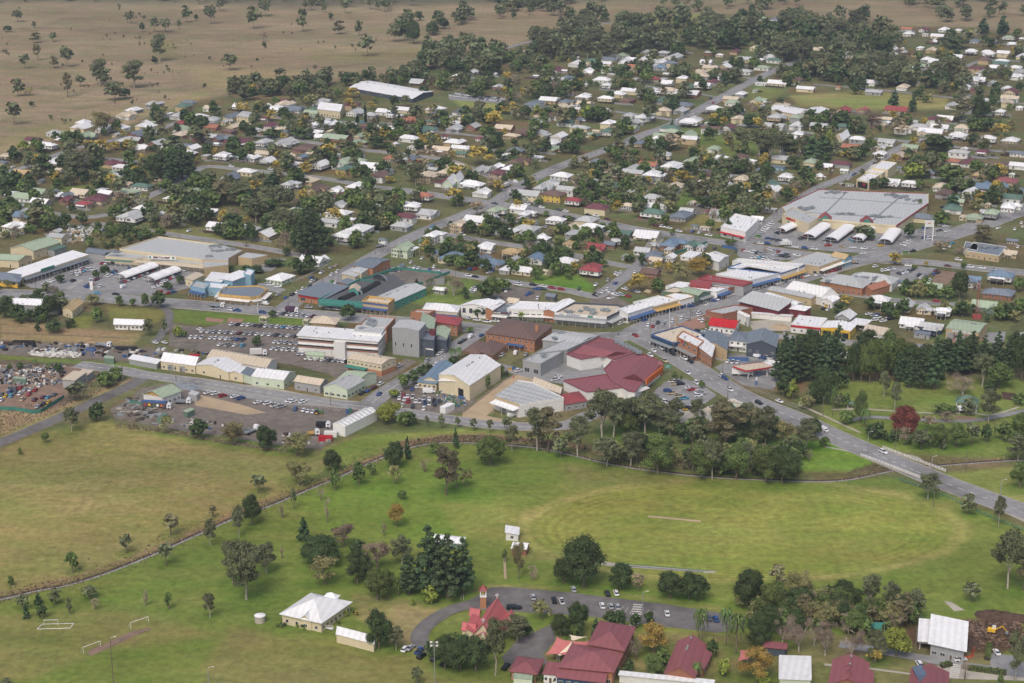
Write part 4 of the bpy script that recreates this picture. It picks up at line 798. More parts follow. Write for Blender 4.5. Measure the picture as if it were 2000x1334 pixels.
r_, c4 = Bz('loading_bay', 'cream box annexe with red lettering on the right supermarket corner', (1528,420), (1580,438), (1600,424), 7, 'flat', 0, 'c', 'G', 'building', wins=(0,0), door=False)
glyphs(r_, c4[0], c4[1], .15, .5, 5.2, 1.5, 8, M['red']); glyphs(r_, c4[0], c4[1], .22, .36, 3.2, 1.2, 2, M['green'])
# stepped hall right
r, c4 = Bz('cinema_hall', 'cream hall in three flat steps with dark red emblem sign', (1673,352), (1697,357), (1722,340), 6, 'flat', 0, 'c', 'W', 'building', wins=(0,5), door=False, ww=2)
sub(r, (1690,336), (1722,341), (1735,332), 0, 6.6, 'flat', 0, 'c', 'W', wins=(0,3), door=False); sub(r, (1703,329), (1734,333), (1752,319), 0, 8, 'flat', 0, 'c', 'W', wins=(0,5), door=False)
b = MB(); p, q = c4[0], c4[1]; b.obox((p[0]+.1*(q[0]-p[0]), p[1]+.1*(q[1]-p[1])-.35), (p[0]+.9*(q[0]-p[0]), p[1]+.9*(q[1]-p[1])-.35), .2, 1, 5.4); b.build('sign_board', M['black'], r)
b = MB(); b.box(-1,-.15,0,1,.1,1.8); b.build('emblem', M['red'], r, (p[0]+.65*(q[0]-p[0]), p[1]+.65*(q[1]-p[1])-.5, 3))
# white sails over the cars
def vault(u0, v0, u1, v1, wd, label):
    p, q = at(u0, v0, 3), at(u1, v1, 3); r = thing('shade_structure', ((p[0]+q[0])/2, (p[1]+q[1])/2, 0), label, 'car shade', 'white vaulted sails over car bays')
    L_ = math.hypot(q[0]-p[0], q[1]-p[1]); nb = max(3, int(L_/7)); th = math.atan2(q[1]-p[1], q[0]-p[0]); V = []; F = []; K = 9
    for i in range(nb*2+1):
        x = -L_/2+L_*i/(nb*2); dip = .35 if i % 2 else 0
        for j in range(K): a = math.pi*j/(K-1); V.append((x, -wd/2*math.cos(a), 2.6+2.2*math.sin(a)-dip*math.sin(a)))
    for i in range(nb*2):
        for j in range(K-1): F.append((i*K+j, (i+1)*K+j, (i+1)*K+j+1, i*K+j+1))
    me = mesh('sail', V, F, M['sail'], smooth=False); s_ = link('sail', me, r, (0,0,0), th); s_.modifiers.new('t', 'SOLIDIFY').thickness = .06
    for i in range(nb+1):
        x = -L_/2+L_*i/nb
        b = MB(); b.cyl(0,0,0,4.4,.12,n=6); b.tube((0,0,2.5),(0,wd/2,2.7),.07,.05); b.tube((0,0,2.5),(0,-wd/2,2.7),.07,.05); b.build('post', M['white'], r, (x*math.cos(th), x*math.sin(th), 0), th)
for a in ((233,540,299,517,9.5,'white vaulted car sail, left one at the left supermarket'), (290,545,343,525,9.5,'white vaulted car sail, right one at the left supermarket'),
          (1524,450,1563,432,8,'short white car sail, leftmost of five at right supermarket'), (1578,462,1611,439,9.5,'white car sail, second of five at right supermarket'),
          (1622,468,1658,442,9.5,'white car sail, middle of five at right supermarket'), (1674,468,1700,444,8,'white car sail behind gum tree at right supermarket'), (1728,472,1748,449,9.5,'rightmost white car sail beside the tall sign pylon')): vault(*a)
# left supermarket
r = proot('supermarket', '234,487 310,463 424,478 396,507', 6, 'cream supermarket with wide grey roof and shop colonnade', 'supermarket')
o, P = pprism(r, 'wall', '234,488 310,464 424,479 396,509', 0, 6, WALL['c'], ROOF['G'])
for i in range(4): band(r, 'parapet', P, i, 5.4, 6.9, WALL['c'], .3)
o, P2 = pprism(r, 'wall', '394,507 424,477 474,489 446,504 446,509', 0, 7, WALL['t'], ROOF['G']); o, P3 = pprism(r, 'wall', '398,523 398,504 446,509 446,517', 0, 6, WALL['t'], ROOF['G'])
o, P4 = pprism(r, 'wall', '205,500 222,491 236,490 398,510 398,517 300,508 280,503 268,505 240,503', 0, 4.5, WALL['c'], ROOF['G']); o, P5 = pprism(r, 'wall', '465,501 482,493 523,498 492,505', 0, 5.5, WALL['t'], ROOF['G'])
plantunits(r, [(428,482,4),(440,490,5),(412,500,2),(225,494,3)], 7)
for q, (k, l_) in enumerate(((P4[-1], P4[0]),)): pass
l = r.location; f0, f1 = at(270,508,4), at(400,520,4); awning(r, (f0[0]-l[0], f0[1]-l[1]), (f1[0]-l[0], f1[1]-l[1]), 4.0, 3.5, ROOF['K'], 12)
f0, f1 = at(206,505,4), at(262,509,4); awning(r, (f0[0]-l[0], f0[1]-l[1]), (f1[0]-l[0], f1[1]-l[1]), 3.9, 3, ROOF['N'], 6)
for i in range(26):
    x = i/25; p = at(268+x*128, 515+x*12, 0); b = MB(); b.box(-1.9,-.1,.1,1.9,.1,2.8); b.build('shopfront', M['glass'], r, (p[0]-l[0], p[1]-l[1]+2.5, 0), -.12)
sg = MB(); sg.box(-9,-.2,0,9,.2,2.2); q = at(317,503,6.5); so_ = sg.build('sign_board', M['cloth'], r, (q[0]-l[0], q[1]-l[1]-.8, 5.6), -.13); glyphs(r, (q[0]-l[0]-9, q[1]-l[1]+.35), (q[0]-l[0]+9, q[1]-l[1]-2), .18, .8, 6.1, 1.3, 12, ROOF['M'], .32); glyphs(r, (q[0]-l[0]-9, q[1]-l[1]+.35), (q[0]-l[0]+9, q[1]-l[1]-2), .04, .11, 6.1, 1.3, 1, M['teal'], .32); glyphs(r, (q[0]-l[0]-9, q[1]-l[1]+.35), (q[0]-l[0]+9, q[1]-l[1]-2), .87, .94, 6.1, 1.3, 1, M['green'], .32)
f0, f1 = at(240,509,3.4), at(268,509,3.4)
# left strip shops
r, c4 = Bz('shop_strip', 'long narrow white-roofed shop strip left of the supermarket', (14,532), (44,541), (172,500), 4.6, 'skillion', .8, 'c', 'W', 'shops', wins=(0,18), axis='s', ww=3.2, wh=2.4, sill=.3, door=False, over=.3)
awning(r, c4[1], c4[2], 3.7, 3.4, ROOF['D'], 16); band(r, 'sign_band', c4, 1, 3.9, 4.9, WALL['c'], .15)
b = MB(); dx, dy = (c4[2][0]-c4[1][0]), (c4[2][1]-c4[1][1]); b.obox((c4[1][0]+dx*.26+.6, c4[1][1]+dy*.26), (c4[1][0]+dx*.46+.6, c4[1][1]+dy*.46), .4, 4.3, 6); b.build('sign_board', M['teal'], r)
r, c4 = Bz('corner_pavilion', 'slate pyramid-roofed corner shop with yellow base, far left', (-24,542), (34,549), (42,538), 4.2, 'hip', 2.2, 'c', 'D', 'shop', wins=(4,2), over=2.2, ww=2.5, wh=2)
band(r, 'yellow_base', c4, 0, 0, 1.6, M['yellow'], .5)
r, c4 = Bz('walkway_roof', 'grey gabled walkway roof between shop strip and supermarket', (168,492), (204,497), (212,489), 4.2, 'gable', 1, 'g', 'D', 'walkway', wins=(0,0), door=False)
# workshops
Bz('workshop', 'pale yellow-green gabled workshop, largest above the shop strip', (20,484), (65,490), (118,473), 6, 'gable', 2.6, 'c', 'P', 'workshop', axis='BC', wins=(2,3), both=False)
Bz('workshop', 'low dark green-roofed lean-to beside the yellow-green workshop', (92,487), (106,489), (130,481), 4, 'skillion', .5, 'g', 'N', 'workshop', wins=(1,2))
Bz('workshop', 'pale green gabled shed at left edge above the shop strip', (-30,505), (36,509), (62,500), 5, 'gable', 1.8, 'c', 'P', 'workshop', axis='AB', wins=(2,2))
Bz('workshop', 'small grey-roofed shed behind the yellow-green workshop', (92,462), (120,465), (134,458), 4.5, 'gable', 1.2, 'c', 'G', 'workshop', wins=(2,1))
Bz('toilet_block', 'cream brick block with sloping beige roof beside the car park', (362,545), (376,548), (398,537), 4, 'skillion', .8, 'c', 'K', 'building', wins=(1,3))
# highway side left
Bz('store', 'long white corrugated-roof store behind scrub at left', (18,594), (112,598), (124,586), 5, 'gable', 1.6, 'g', 'W', 'store', axis='AB', wins=(4,1))
Bz('cottage', 'raised narrow cream cottage with tan gable beside the highway', (122,602), (141,608), (163,590), 4.5, 'gable', 1.5, 'c', 'Y', 'cottage', axis='BC', wins=(1,4))
r, c4 = Bz('roadside_hall', 'long low white-roofed building on green lawn left of railway', (224,632), (279,634), (282,625), 3.4, 'gable', 1.4, 'w', 'W', 'building', axis='AB', wins=(7,1), over=.9)
r, c4 = Bz('office_shops', 'sky-blue shop with small signs beside the left shopping centre', (372,560), (400,566), (410,556), 5, 'flat', 0, 'u', 'G', 'shops', wins=(4,1), ww=2.4, wh=1.8); awning(r, c4[0], c4[1], 3, 3, M['blue'], 5)
r, c4 = Bz('blue_shops', 'light blue shops with white roofs behind the orange corner shop', (400,548), (432,551), (446,537), 6, 'skillion', .8, 'u', 'W', 'shops', wins=(3,2), axis='AB')
sub(r, (428,545), (454,549), (494,534), 0, 6.4, 'skillion', .6, 'u', 'W', wins=(0,0), door=False); sub(r, (400,562), (438,566), (448,556), 0, 4.6, 'flat', 0, 'u', 'W', wins=(4,0)); sub(r, (476,536), (490,540), (497,530), 0, 7.5, 'flat', 0, 'u', 'W', wins=(0,0), door=False)
r = proot('corner_shops', '430,574 438,560 505,560 522,566 508,578', 4.6, 'grey-roofed corner shops with orange-yellow fascia at the crossroads', 'shops')
o, P = pprism(r, 'wall', '428,576 438,562 505,560 522,566 508,579 490,582', 0, 4.6, WALL['t'], ROOF['D'])
for i in range(len(P)):
    band(r, 'fascia', P, i, 4.0, 5.4, M['gold'], .3)
    if (P[i][1]+P[(i+1) % len(P)][1])/2 < 0: awning(r, P[i], P[(i+1) % len(P)], 3.3, 3.2, M['frame'], 6)
# club and brick shops right of crossroads
r, c4 = Bz('brick_office', 'orange brick shop with grey roof and red sign at the crossroads', (583,574), (634,582), (678,562), 4.6, 'skillion', .8, 'o', 'D', 'shops', wins=(3,4), ww=3.5, wh=2, sill=.8, axis='AB', over=1.2); band(r, 'red_sign', c4, 0, 3.2, 4.2, M['red'], .5)
r, c4 = Bz('brick_hall', 'tall brick hall with shallow grey roof by the avenue', (690,519), (728,524), (762,507), 7.5, 'gable', 1.2, 'o', 'D', 'hall', axis='AB', wins=(0,5), ww=.9, wh=5, sill=1, door=False, over=.4)
r, c4 = Bz('cream_annexe', 'cream timber office beside the tall brick hall', (668,534), (694,541), (716,529), 5.5, 'hip', 1, 'c', 'G', 'office', wins=(3,3)); sub(r, (686,529), (706,534), (719,525), 0, 6.8, 'hip', .9, 'c', 'G', wins=(2,2))
Bz('brick_annexe', 'low brick annexe with grey roof left of the green club', (662,551), (682,556), (698,550), 4, 'skillion', .5, 'o', 'D', 'office', wins=(2,1))
r = proot('club', '640,588 708,594 870,535 860,520 800,530 760,520', 5, 'green club house with dark mesh roofs and barrel shades', 'club')
l = r.location
pprism(r, 'wall', '622,586 708,594 792,552 768,535 700,545 640,578', 0, 4.2, WALL['g'], M['net']); pprism(r, 'car_deck', '768,535 792,552 868,543 862,531 790,526', 0, 4.0, WALL['g'], M['gravel'])
o, P = pprism(r, 'awning', '622,592 708,598 706,589 624,583', 3.6, 4.8, M['teal'])
for s in ('622,584 700,546 776,522', '708,592 800,560 878,530', '700,545 730,548', '776,522 862,532'):
    q = [at(u, v, 5) for u, v in pts(s)]; b = MB()
    for a_, c_ in zip(q, q[1:]): b.obox((a_[0]-l[0], a_[1]-l[1]), (c_[0]-l[0], c_[1]-l[1]), .7, 3.6, 5.2)
    b.build('green_fascia', M['teal'], r)
for (u, v, R_) in ((693,573,5.2), (741,548,5.8)):
    p = at(u, v, 4.5); b = MB(); K = 10
    for k in range(5):
        for j in range(K):
            pass
    V = []; F = []
    for i in range(6):
        for j in range(K+1): a = math.pi*j/K; rr = R_*math.cos(i*math.pi/2/5.5); V.append((R_*math.sin(i*math.pi/2/5.5)*.9, -rr*math.cos(a), rr*.75*math.sin(a)))
    for i in range(5):
        for j in range(K): F.append((i*(K+1)+j, (i+1)*(K+1)+j, (i+1)*(K+1)+j+1, i*(K+1)+j+1))
    s_ = link('dome_shade', mesh('dome_shade', V, F, M['plant']), r, (p[0]-l[0], p[1]-l[1], 4), .9); s_.modifiers.new('t', 'SOLIDIFY').thickness = .1
for s in ('665,586 690,575', '704,572 738,553'):
    q = [at(u, v, 4.5) for u, v in pts(s)]; L_ = math.hypot(q[1][0]-q[0][0], q[1][1]-q[0][1]); V = []; F = []; K = 8
    for i in range(2):
        for j in range(K+1): a = math.pi*j/K; V.append((L_*i, -2.2*math.cos(a), 2.2*math.sin(a)))
    for j in range(K): F.append((j, K+1+j, K+2+j, j+1))
    s_ = link('barrel_shade', mesh('barrel_shade', V, F, M['black']), r, (q[0][0]-l[0], q[0][1]-l[1], 4), math.atan2(q[1][1]-q[0][1], q[1][0]-q[0][0])); s_.modifiers.new('t', 'SOLIDIFY').thickness = .1
sub(r, (682,565), (700,568), (704,560), 0, 7, 'gable', 1.5, 'q', 'K', wins=(0,0), door=False)
r, c4 = Bz('club_wing', 'teal-walled club wing with long grey roof', (726,584), (768,590), (832,562), 5, 'gable', 1.8, 'q', 'G', 'club wing', axis='BC', wins=(0,5), ww=2)
r, c4 = Bz('orange_front_shops', 'shops with stepped orange and blue parapet front', (707,592), (758,598), (770,588), 5.5, 'flat', 0, 't', 'K', 'shops', wins=(4,0), ww=2.4, wh=1.8, sill=.6, fascia='gold', parapet=1.6); awning(r, c4[0], c4[1], 3.6, 3.2, M['blue'], 6); band(r, 'blue_band', c4, 0, 5.4, 6.4, M['blue'], .3)
# council office block
r, c4 = Bz('office_block', 'long white three-storey office block with dark red bands', (582,655), (738,667), (751,649), 10.5, 'flat', 0, 'w', 'W', 'office building', wins=(0,0), parapet=0, over=.8, door=False)
for z in (3.6, 7.0): band(r, 'spandrel_band', c4, 0, z+.3, z+1.0, WALL['b'], .1); band(r, 'window_band', c4, 0, z+1.1, z+1.9, M['glass'], .06); band(r, 'shade_fin', c4, 0, z+2.2, z+2.6, M['white'], .7)
for fl in (0, 1, 2):
    for i in range(4): fit(r, 'window', c4[1], c4[2], (i+.5)/4, 1+fl*3.4, 1.6, 1.5)
for i in range(11): b = MB(); f = (i+.5)/11; b.box(-.2,-.2,0,.2,.2,3.4); b.build('column', M['white'], r, (c4[0][0]+(c4[1][0]-c4[0][0])*f, c4[0][1]+(c4[1][1]-c4[0][1])*f-.35, 0))
b = MB(); p, q = c4[0], c4[1]; b.obox((p[0]+(q[0]-p[0])*.46, p[1]+(q[1]-p[1])*.46-1.4), (p[0]+(q[0]-p[0])*.6, p[1]+(q[1]-p[1])*.6-1.4), 2.6, 0, 9.2); b.build('stair_tower', M['cloth'], r)
sub(r, (690,648), (745,652), (752,640), 0, 12, 'flat', 0, 'w', 'G', wins=(2,1), door=False, parapet=.3)
plantunits(r, [(728,636,2),(712,640,1)], 12)
r, c4 = Bz('brick_office', 'brick office with grey flat roof joined behind the white office block', (702,637), (755,641), (772,622), 9, 'flat', 0, 'o', 'G', 'office', wins=(0,3), door=False); plantunits(r, [(728,626,2)], 9.5)
r, c4 = Bz('villa', 'square ochre house with beige hip roof above the gravel car park', (608,630), (654,633), (662,622), 5.5, 'hip', 2.4, 't', 'K', 'house', wins=(3,2), over=1)
r, c4 = Bz('civic_theatre', 'tall pale grey theatre box with green curved wings', (766,640), (818,646), (832,631), 15, 'gable', .8, 'g', 'G', 'theatre', axis='BC', wins=(0,0), door=False, over=.2)
sub(r, (822,642), (846,645), (850,622), 0, 10, 'skillion', 2.5, 'g', 'P', wins=(0,2), door=False, axis='t'); sub(r, (846,656), (872,661), (880,643), 0, 7, 'gable', 1.2, 'g', 'P', wins=(0,3), door=False)
sub(r, (816,663), (848,667), (851,652), 0, 9, 'flat', 0, 'd', 'D', wins=(0,0), door=False); sub(r, (839,648), (849,650), (852,646), 0, 11, 'flat', 0, 'm', 'M', wins=(0,0), door=False); sub(r, (850,664), (872,668), (878,657), 0, 6.5, 'flat', 0, 'd', 'D', wins=(2,2)); sub(r, (816,680),(846,684),(848,680),0,4,'flat',0,'w','W',wins=(5,0),ww=1.2,wh=2.6,sill=.4)
for i in range(3): fit(r, 'window', c4[0], c4[1], .12+.3*i, 5, 1, 2.2)
r, c4 = Bz('brick_flats', 'two-storey orange brick building with dusky red hip roof', (846,628), (893,635), (902,622), 6.5, 'hip', 2, 'o', 'R', 'flats', wins=(4,3), floors=2, over=.8)
# town shops on the near side of main street corner
r, c4 = Bz('brick_row', 'low brick shops with parapet at the left end of shopping row', (802,612), (838,614), (850,609), 4.5, 'flat', 0, 'o', 'G', 'shops', wins=(3,0), parapet=1)
r, c4 = Bz('bakery', 'white-fronted shops with curved parapets and twin hip roofs', (826,604), (893,610), (900,598), 5, 'hip', 2.4, 'c', 'W', 'shops', wins=(4,1), ww=2.5, parapet=1); awning(r, c4[0], c4[1], 3.2, 3, M['blue'], 5)
r, c4 = Bz('white_shop', 'white two-storey shop with tall dark windows behind street tree', (900,596), (952,600), (979,590), 7, 'gable', 1.4, 'w', 'W', 'shop', axis='BC', wins=(4,0), ww=2, wh=3, sill=2.6); sub(r, (944,602),(962,606),(986,590),0,6,'gable',1,'o','W',wins=(0,4))
r, c4 = Bz('dark_awning_shops', 'low shops with dark sign band under grey roof', (962,610), (992,613), (1016,598), 4.5, 'flat', 0, 'g', 'D', 'shops', wins=(3,0), ww=2.6, wh=2); awning(r, c4[0], c4[1], 3.3, 3.2, M['frame'], 5); band(r, 'sign_band', c4, 0, 4.2, 5.3, M['black'], .2); glyphs(r, c4[0], c4[1], .05, .55, 4.5, .6, 12, M['frame'], .3); glyphs(r, c4[0], c4[1], .65, .98, 4.3, .9, 1, ROOF['M'], .3)
r, c4 = Bz('white_parapet_shops', 'row of white shopfronts with stepped parapet, street centre', (990,604), (1082,608), (1104,594), 6, 'flat', 0, 'w', 'W', 'shops', wins=(8,0), ww=2.6, wh=1.6, sill=3.6, door=False); awning(r, c4[0], c4[1], 3.3, 3.4, M['frame'], 10)
r, c4 = Bz('brick_back_shop', 'long brick-sided shop with white corrugated roof', (1062,606), (1084,609), (1122,588), 6.5, 'gable', 1, 'o', 'W', 'shop', axis='BC', wins=(0,6))
r = proot('long_arcade', '1083,612 1185,620 1204,606 1196,596 1120,592', 5.6, 'big beige flat-roofed arcade with blue lettered fascia', 'shops')
o, P = pprism(r, 'wall', '1083,613 1185,622 1206,612 1220,604 1206,598 1122,594', 0, 5.4, WALL['g'], ROOF['K']); l = r.location
for i in range(len(P)): band(r, 'parapet', P, i, 5, 6.4, WALL['d'] if i > 0 else WALL['w'], .25)
i0 = min(range(len(P)), key=lambda i: P[i][0]); seq = [(P[i], P[(i+1) % len(P)]) for i in range(len(P)) if P[i][1] < 8 and P[(i+1) % len(P)][1] < 8 and P[(i+1) % len(P)][0] > P[i][0]]
for p, q in seq: awning(r, p, q, 3.6, 3.6, ROOF['G'], 8); (glyphs(r, p, q, .0, .62, 5.1, 1.2, 1, M['cloth'], .28), words(r, 'R.S.L.   SUB BRANCH', p, q, .3, 5.3, 1.35, M['blue'], .42), glyphs(r, p, q, .64, .74, 5.1, 1.2, 1, M['teal'], .28)) if abs(q[0]-p[0]) > 20 else None
plantunits(r, [(1115,610,2),(1150,606,3),(1187,607,2),(1150,600,1),(1166,612,1)], 5.6)
# angled white shops toward the roundabout and up main street (left side)
r, c4 = Bz('corner_bank', 'white shop block with saw-tooth front at the roundabout', (1200,606), (1226,612), (1276,596), 6, 'gable', 1.4, 'w', 'W', 'shops', wins=(3,8), axis='BC', ww=2.4, wh=2); awning(r, c4[1], c4[2], 3.4, 3.4, M['blue'], 8)
r, c4 = Bz('grey_shops', 'low grey and beige shops with yellow fascia strip', (1236,592), (1276,600), (1325,587), 5, 'flat', 0, 't', 'W', 'shops', wins=(0,6), ww=2.4, wh=1.8, fascia='frame'); awning(r, c4[1], c4[2], 3.4, 3.2, M['gold'], 7)
r, c4 = Bz('white_corner_shop', 'square white-sided shop with yellow edge trim', (1300,578), (1327,588), (1356,580), 5, 'flat', 0, 'w', 'W', 'shop', wins=(2,4), ww=2, fascia='gold', parapet=.5)
r, c4 = Bz('green_wall_shops', 'long shops with green side wall and red roof patch', (1292,570), (1364,578), (1388,570), 5, 'flat', 0, 'n', 'K', 'shops', wins=(0,4), ww=2.4, parapet=.5); sub(r, (1328,568),(1364,577),(1380,569),0,5.6,'gable',.8,'n','P',wins=(0,2)); sub(r, (1347,558),(1386,562),(1390,556),0,6,'skillion',1.5,'r','R',wins=(0,0),door=False); awning(r, c4[1], c4[2], 3.4, 3, M['steel'], 5)
r, c4 = Bz('white_roof_shops', 'flat white-roofed shops beside the green wall shops', (1300,560), (1400,571), (1424,562), 5, 'flat', 0, 'w', 'W', 'shops', wins=(0,4), ww=2.4, parapet=.5); awning(r, c4[1], c4[2], 3.4, 3, M['blue'], 6)
r, c4 = Bz('blue_grey_shops', 'narrow shops with blue-grey roof and magenta front', (1378,560), (1426,563), (1442,558), 5, 'flat', 0, 'b', 'D', 'shops', wins=(0,3), ww=2.4, parapet=.4)
r, c4 = Bz('red_band_store', 'large flat-roofed store with long dark red side band', (1362,546), (1452,560), (1470,553), 6, 'flat', 0, 'g', 'R', 'store', wins=(0,3), door=False, ww=3, fascia='R', parapet=.9)
r, c4 = Bz('cream_roof_mall', 'big pale flat-roofed shops with blue street fascia', (1398,537), (1466,549), (1530,533), 6, 'flat', 0, 'w', 'W', 'shops', wins=(0,9), door=False, ww=2.6, wh=2, sill=.5); awning(r, c4[1], c4[2], 3.8, 3, M['blue'], 9)
r, c4 = Bz('blue_trim_mall', 'longest white-roofed shops with bright blue trim', (1420,524), (1524,536), (1572,520), 6, 'flat', 0, 'w', 'W', 'shops', wins=(0,6), door=False, ww=2.6, wh=2, sill=.5, fascia='blue'); awning(r, c4[1], c4[2], 3.8, 3, M['gold'], 8); sub(r, (1430,512),(1560,523),(1570,517),0,6.6,'flat',0,'w','W',wins=(0,0),door=False)
r, c4 = Bz('grey_shed_shop', 'white corrugated shed open to the yard behind yellow trees', (1378,503), (1404,512), (1424,500), 6, 'gable', 1.2, 'w', 'W', 'shed', axis='AB', wins=(1,2))
r, c4 = Bz('orange_gable_shops', 'low shops ending in an orange gable with blue edge', (1538,512), (1600,522), (1656,502), 5, 'flat', 0, 't', 'G', 'shops', wins=(4,8), ww=2.4, wh=1.8, sill=.5, parapet=.4); sub(r, (1624,500),(1650,506),(1664,500),0,5.6,'gable',1.8,'u','Y',wins=(0,0),door=False); awning(r, c4[1], c4[2], 3.4, 3, M['frame'], 8)
# right of main street
r, c4 = Bz('arched_shop', 'shop with red trim and arched front by the main street', (1378,609), (1412,615), (1470,603), 5, 'flat', 0, 'b', 'G', 'shops', wins=(4,3), ww=2.2); 
r, c4 = Bz('metal_barn_store', 'large pale blue-grey gabled store with maroon walls', (1445,588), (1520,606), (1545,596), 6, 'skillion', 2.6, 'm', 'G', 'store', axis='s', wins=(0,0), door=False, over=1)
sub(r, (1520,600), (1572,607), (1583,603), 0, 4.4, 'skillion', 1, 'm', 'W', wins=(3,0))
r, c4 = Bz('back_store', 'white low store roofs behind the maroon-walled barn store', (1490,577), (1552,597), (1568,592), 4.5, 'gable', 1, 'w', 'W', 'store', wins=(0,0))
r, c4 = Bz('long_hall_shop', 'long cream hall with white roof beside the church hall', (1500,566), (1585,583), (1600,576), 4.6, 'gable', 1, 't', 'G', 'hall', wins=(4,1), axis='AB')
r, c4 = Bz('church_hall', 'tall white steep-roofed hall with skirting wings', (1533,566), (1604,580), (1638,577), 5, 'gable', 5, 'w', 'W', 'church hall', axis='AB', wins=(3,2)); sub(r, (1604,584),(1626,590),(1640,582),0,4,'gable',1.4,'w','W',wins=(2,2))
r, c4 = Bz('tavern', 'orange-walled tavern with broad grey hip roof and awnings', (1603,549), (1684,563), (1706,548), 5, 'hip', 3.2, 'o', 'G', 'tavern', wins=(8,2), over=.6); sub(r, (1686,560), (1702,567), (1738,556), 0, 4.4, 'gable', 1.6, 'o', 'T', wins=(2,4)); sub(r, (1655,545),(1742,555),(1756,544),0,4.8,'hip',3.4,'w','G',wins=(0,2)); plantunits(r, [(1622,548,1),(1690,543,3),(1716,545,2)], 6)
r, c4 = Bz('clinic', 'flat grey-roofed white clinic with rooftop units, right', (1886,490), (1951,500), (1966,483), 4.2, 'flat', 0, 't', 'D', 'clinic', wins=(6,3), parapet=.35, fascia='frame'); sub(r, (1882,484),(1908,490),(1912,478),0,4.2,'flat',0,'w','D',wins=(2,0),parapet=.35,fascia='frame'); plantunits(r, [(1932,483,4),(1895,482,1)], 4.6)
r, c4 = Bz('fire_station', 'cream fire station with pale green roof and red doors', (1848,641), (1912,650), (1929,632), 6, 'gable', 1.2, 't', 'P', 'fire station', axis='AB', wins=(0,1), over=.2, door=False)
for i in range(5):
    p, q = c4[0], c4[1]; f = .14+.18*i; o_ = fit(r, 'roller_door', p, q, f, .05, 3.4, 3.9)
    for s in (1,): b = MB(); b.box(-.25,-.14,0,.25,.03,4.2); b.build('pilaster', WALL['m'], r, (p[0]+(q[0]-p[0])*f+s*2.0, p[1]+(q[1]-p[1])*f+s*2.0*(q[1]-p[1])/(q[0]-p[0]), 0), math.atan2(q[1]-p[1], q[0]-p[0]))
glyphs(r, c4[0], c4[1], .18, .8, 4.6, 1.1, 1, M['cloth'], .14); glyphs(r, c4[0], c4[1], .25, .72, 4.85, .6, 14, WALL['u'], .22); glyphs(r, c4[0], c4[1], .2, .225, 4.75, .8, 1, M['plant'], .22); glyphs(r, c4[0], c4[1], .75, .775, 4.75, .8, 1, M['plant'], .22)
r, c4 = Bz('tyre_shop', 'yellow-fronted tyre shop with white and grey roofs', (1604,640), (1660,647), (1672,634), 4.6, 'gable', 1.2, 'y', 'W', 'tyre shop', axis='BC', wins=(2,0), door=False); band(r, 'fascia', c4, 0, 3.6, 5.0, M['yellow'], .4); sub(r, (1660,632),(1690,636),(1702,626),3.4,3.9,'flat',0,'y','W',wins=(0,0),parapet=0,door=False)
p, q = c4[0], c4[1]
for f in (.25, .6, .85): fit(r, 'opening', p, q, f, .05, 3.6, 3)
r, c4 = Bz('brick_bakery', 'white and brick shop with beige skillion by the tyre shop', (1686,651), (1732,656), (1738,642), 5, 'skillion', 1, 'w', 'K', 'shop', wins=(3,1)); band(r, 'brick_front', c4, 0, 0, 2.6, WALL['b'], .15)
r, c4 = Bz('red_trim_shop', 'white shop with red wrapped fascia beside gravel lot', (1545,634), (1602,640), (1616,622), 4.6, 'flat', 0, 'w', 'W', 'shop', wins=(4,0), parapet=.3, fascia='frame'); band(r, 'red_fascia', c4, 0, 3.4, 4.4, M['red'], .4)
r, c4 = Bz('red_roof_takeaway', 'takeaway with bright red steep roof front at the plaza', (1386,634), (1434,640), (1444,628), 4, 'gable', 2.2, 'w', 'red', 'takeaway', axis='AB', wins=(5,1), over=.8)
r, c4 = Bz('white_frontage', 'white office row with maroon signs behind the red takeaway', (1440,612), (1462,622), (1465,618), 5, 'flat', 0, 'w', 'W', 'shops', wins=(2,1))
r, c4 = Bz('maroon_sign_wall', 'long white wall with maroon sign panels above gravel lot', (1468,612), (1546,618), (1548,616), 3, 'flat', 0, 'w', 'W', 'wall', wins=(0,0), door=False, parapet=0); band(r, 'sign_panel', c4, 0, 1.2, 2.4, M['frame'], .1)
# roundabout south side
r, c4 = Bz('corner_store', 'low corner store with beige roof and dark blue fascia', (1272,655), (1316,672), (1376,655), 5, 'flat', 0, 'k', 'K', 'shops', wins=(5,0), ww=2.6, wh=2, sill=.4, fascia='blue', parapet=.8); awning(r, c4[0], c4[1], 3.3, 2.8, M['steel'], 6)
r, c4 = Bz('red_brick_bank', 'salmon brick two-storey shops with awning on bridge road', (1322,660), (1362,680), (1374,668), 7.5, 'flat', 0, 'o', 'W', 'shops', wins=(4,2), floors=2, ww=2.6, wh=1.2, sill=1.2, parapet=.9); sub(r, (1360,678),(1390,697),(1396,676),0,6.5,'skillion',1,'o','W',wins=(5,1),floors=2,ww=2,axis='t'); awning(r, c4[0], c4[1], 3.3, 3, M['steel'], 6); glyphs(r, c4[0], c4[1], .22, .34, 6.3, 1.5, 2, M['red']); glyphs(r, c4[0], c4[1], .35, .44, 6.4, 1.2, 2, M['blue']); glyphs(r, c4[0], c4[1], .45, .52, 6.4, 1.1, 1, M['green'])
r, c4 = Bz('grey_gable_store', 'slate-roofed store with white gable edges on bridge road', (1374,668), (1420,684), (1424,660), 6, 'gable', 1.6, 't', 'D', 'store', axis='BC', wins=(0,2), over=.2, door=False)
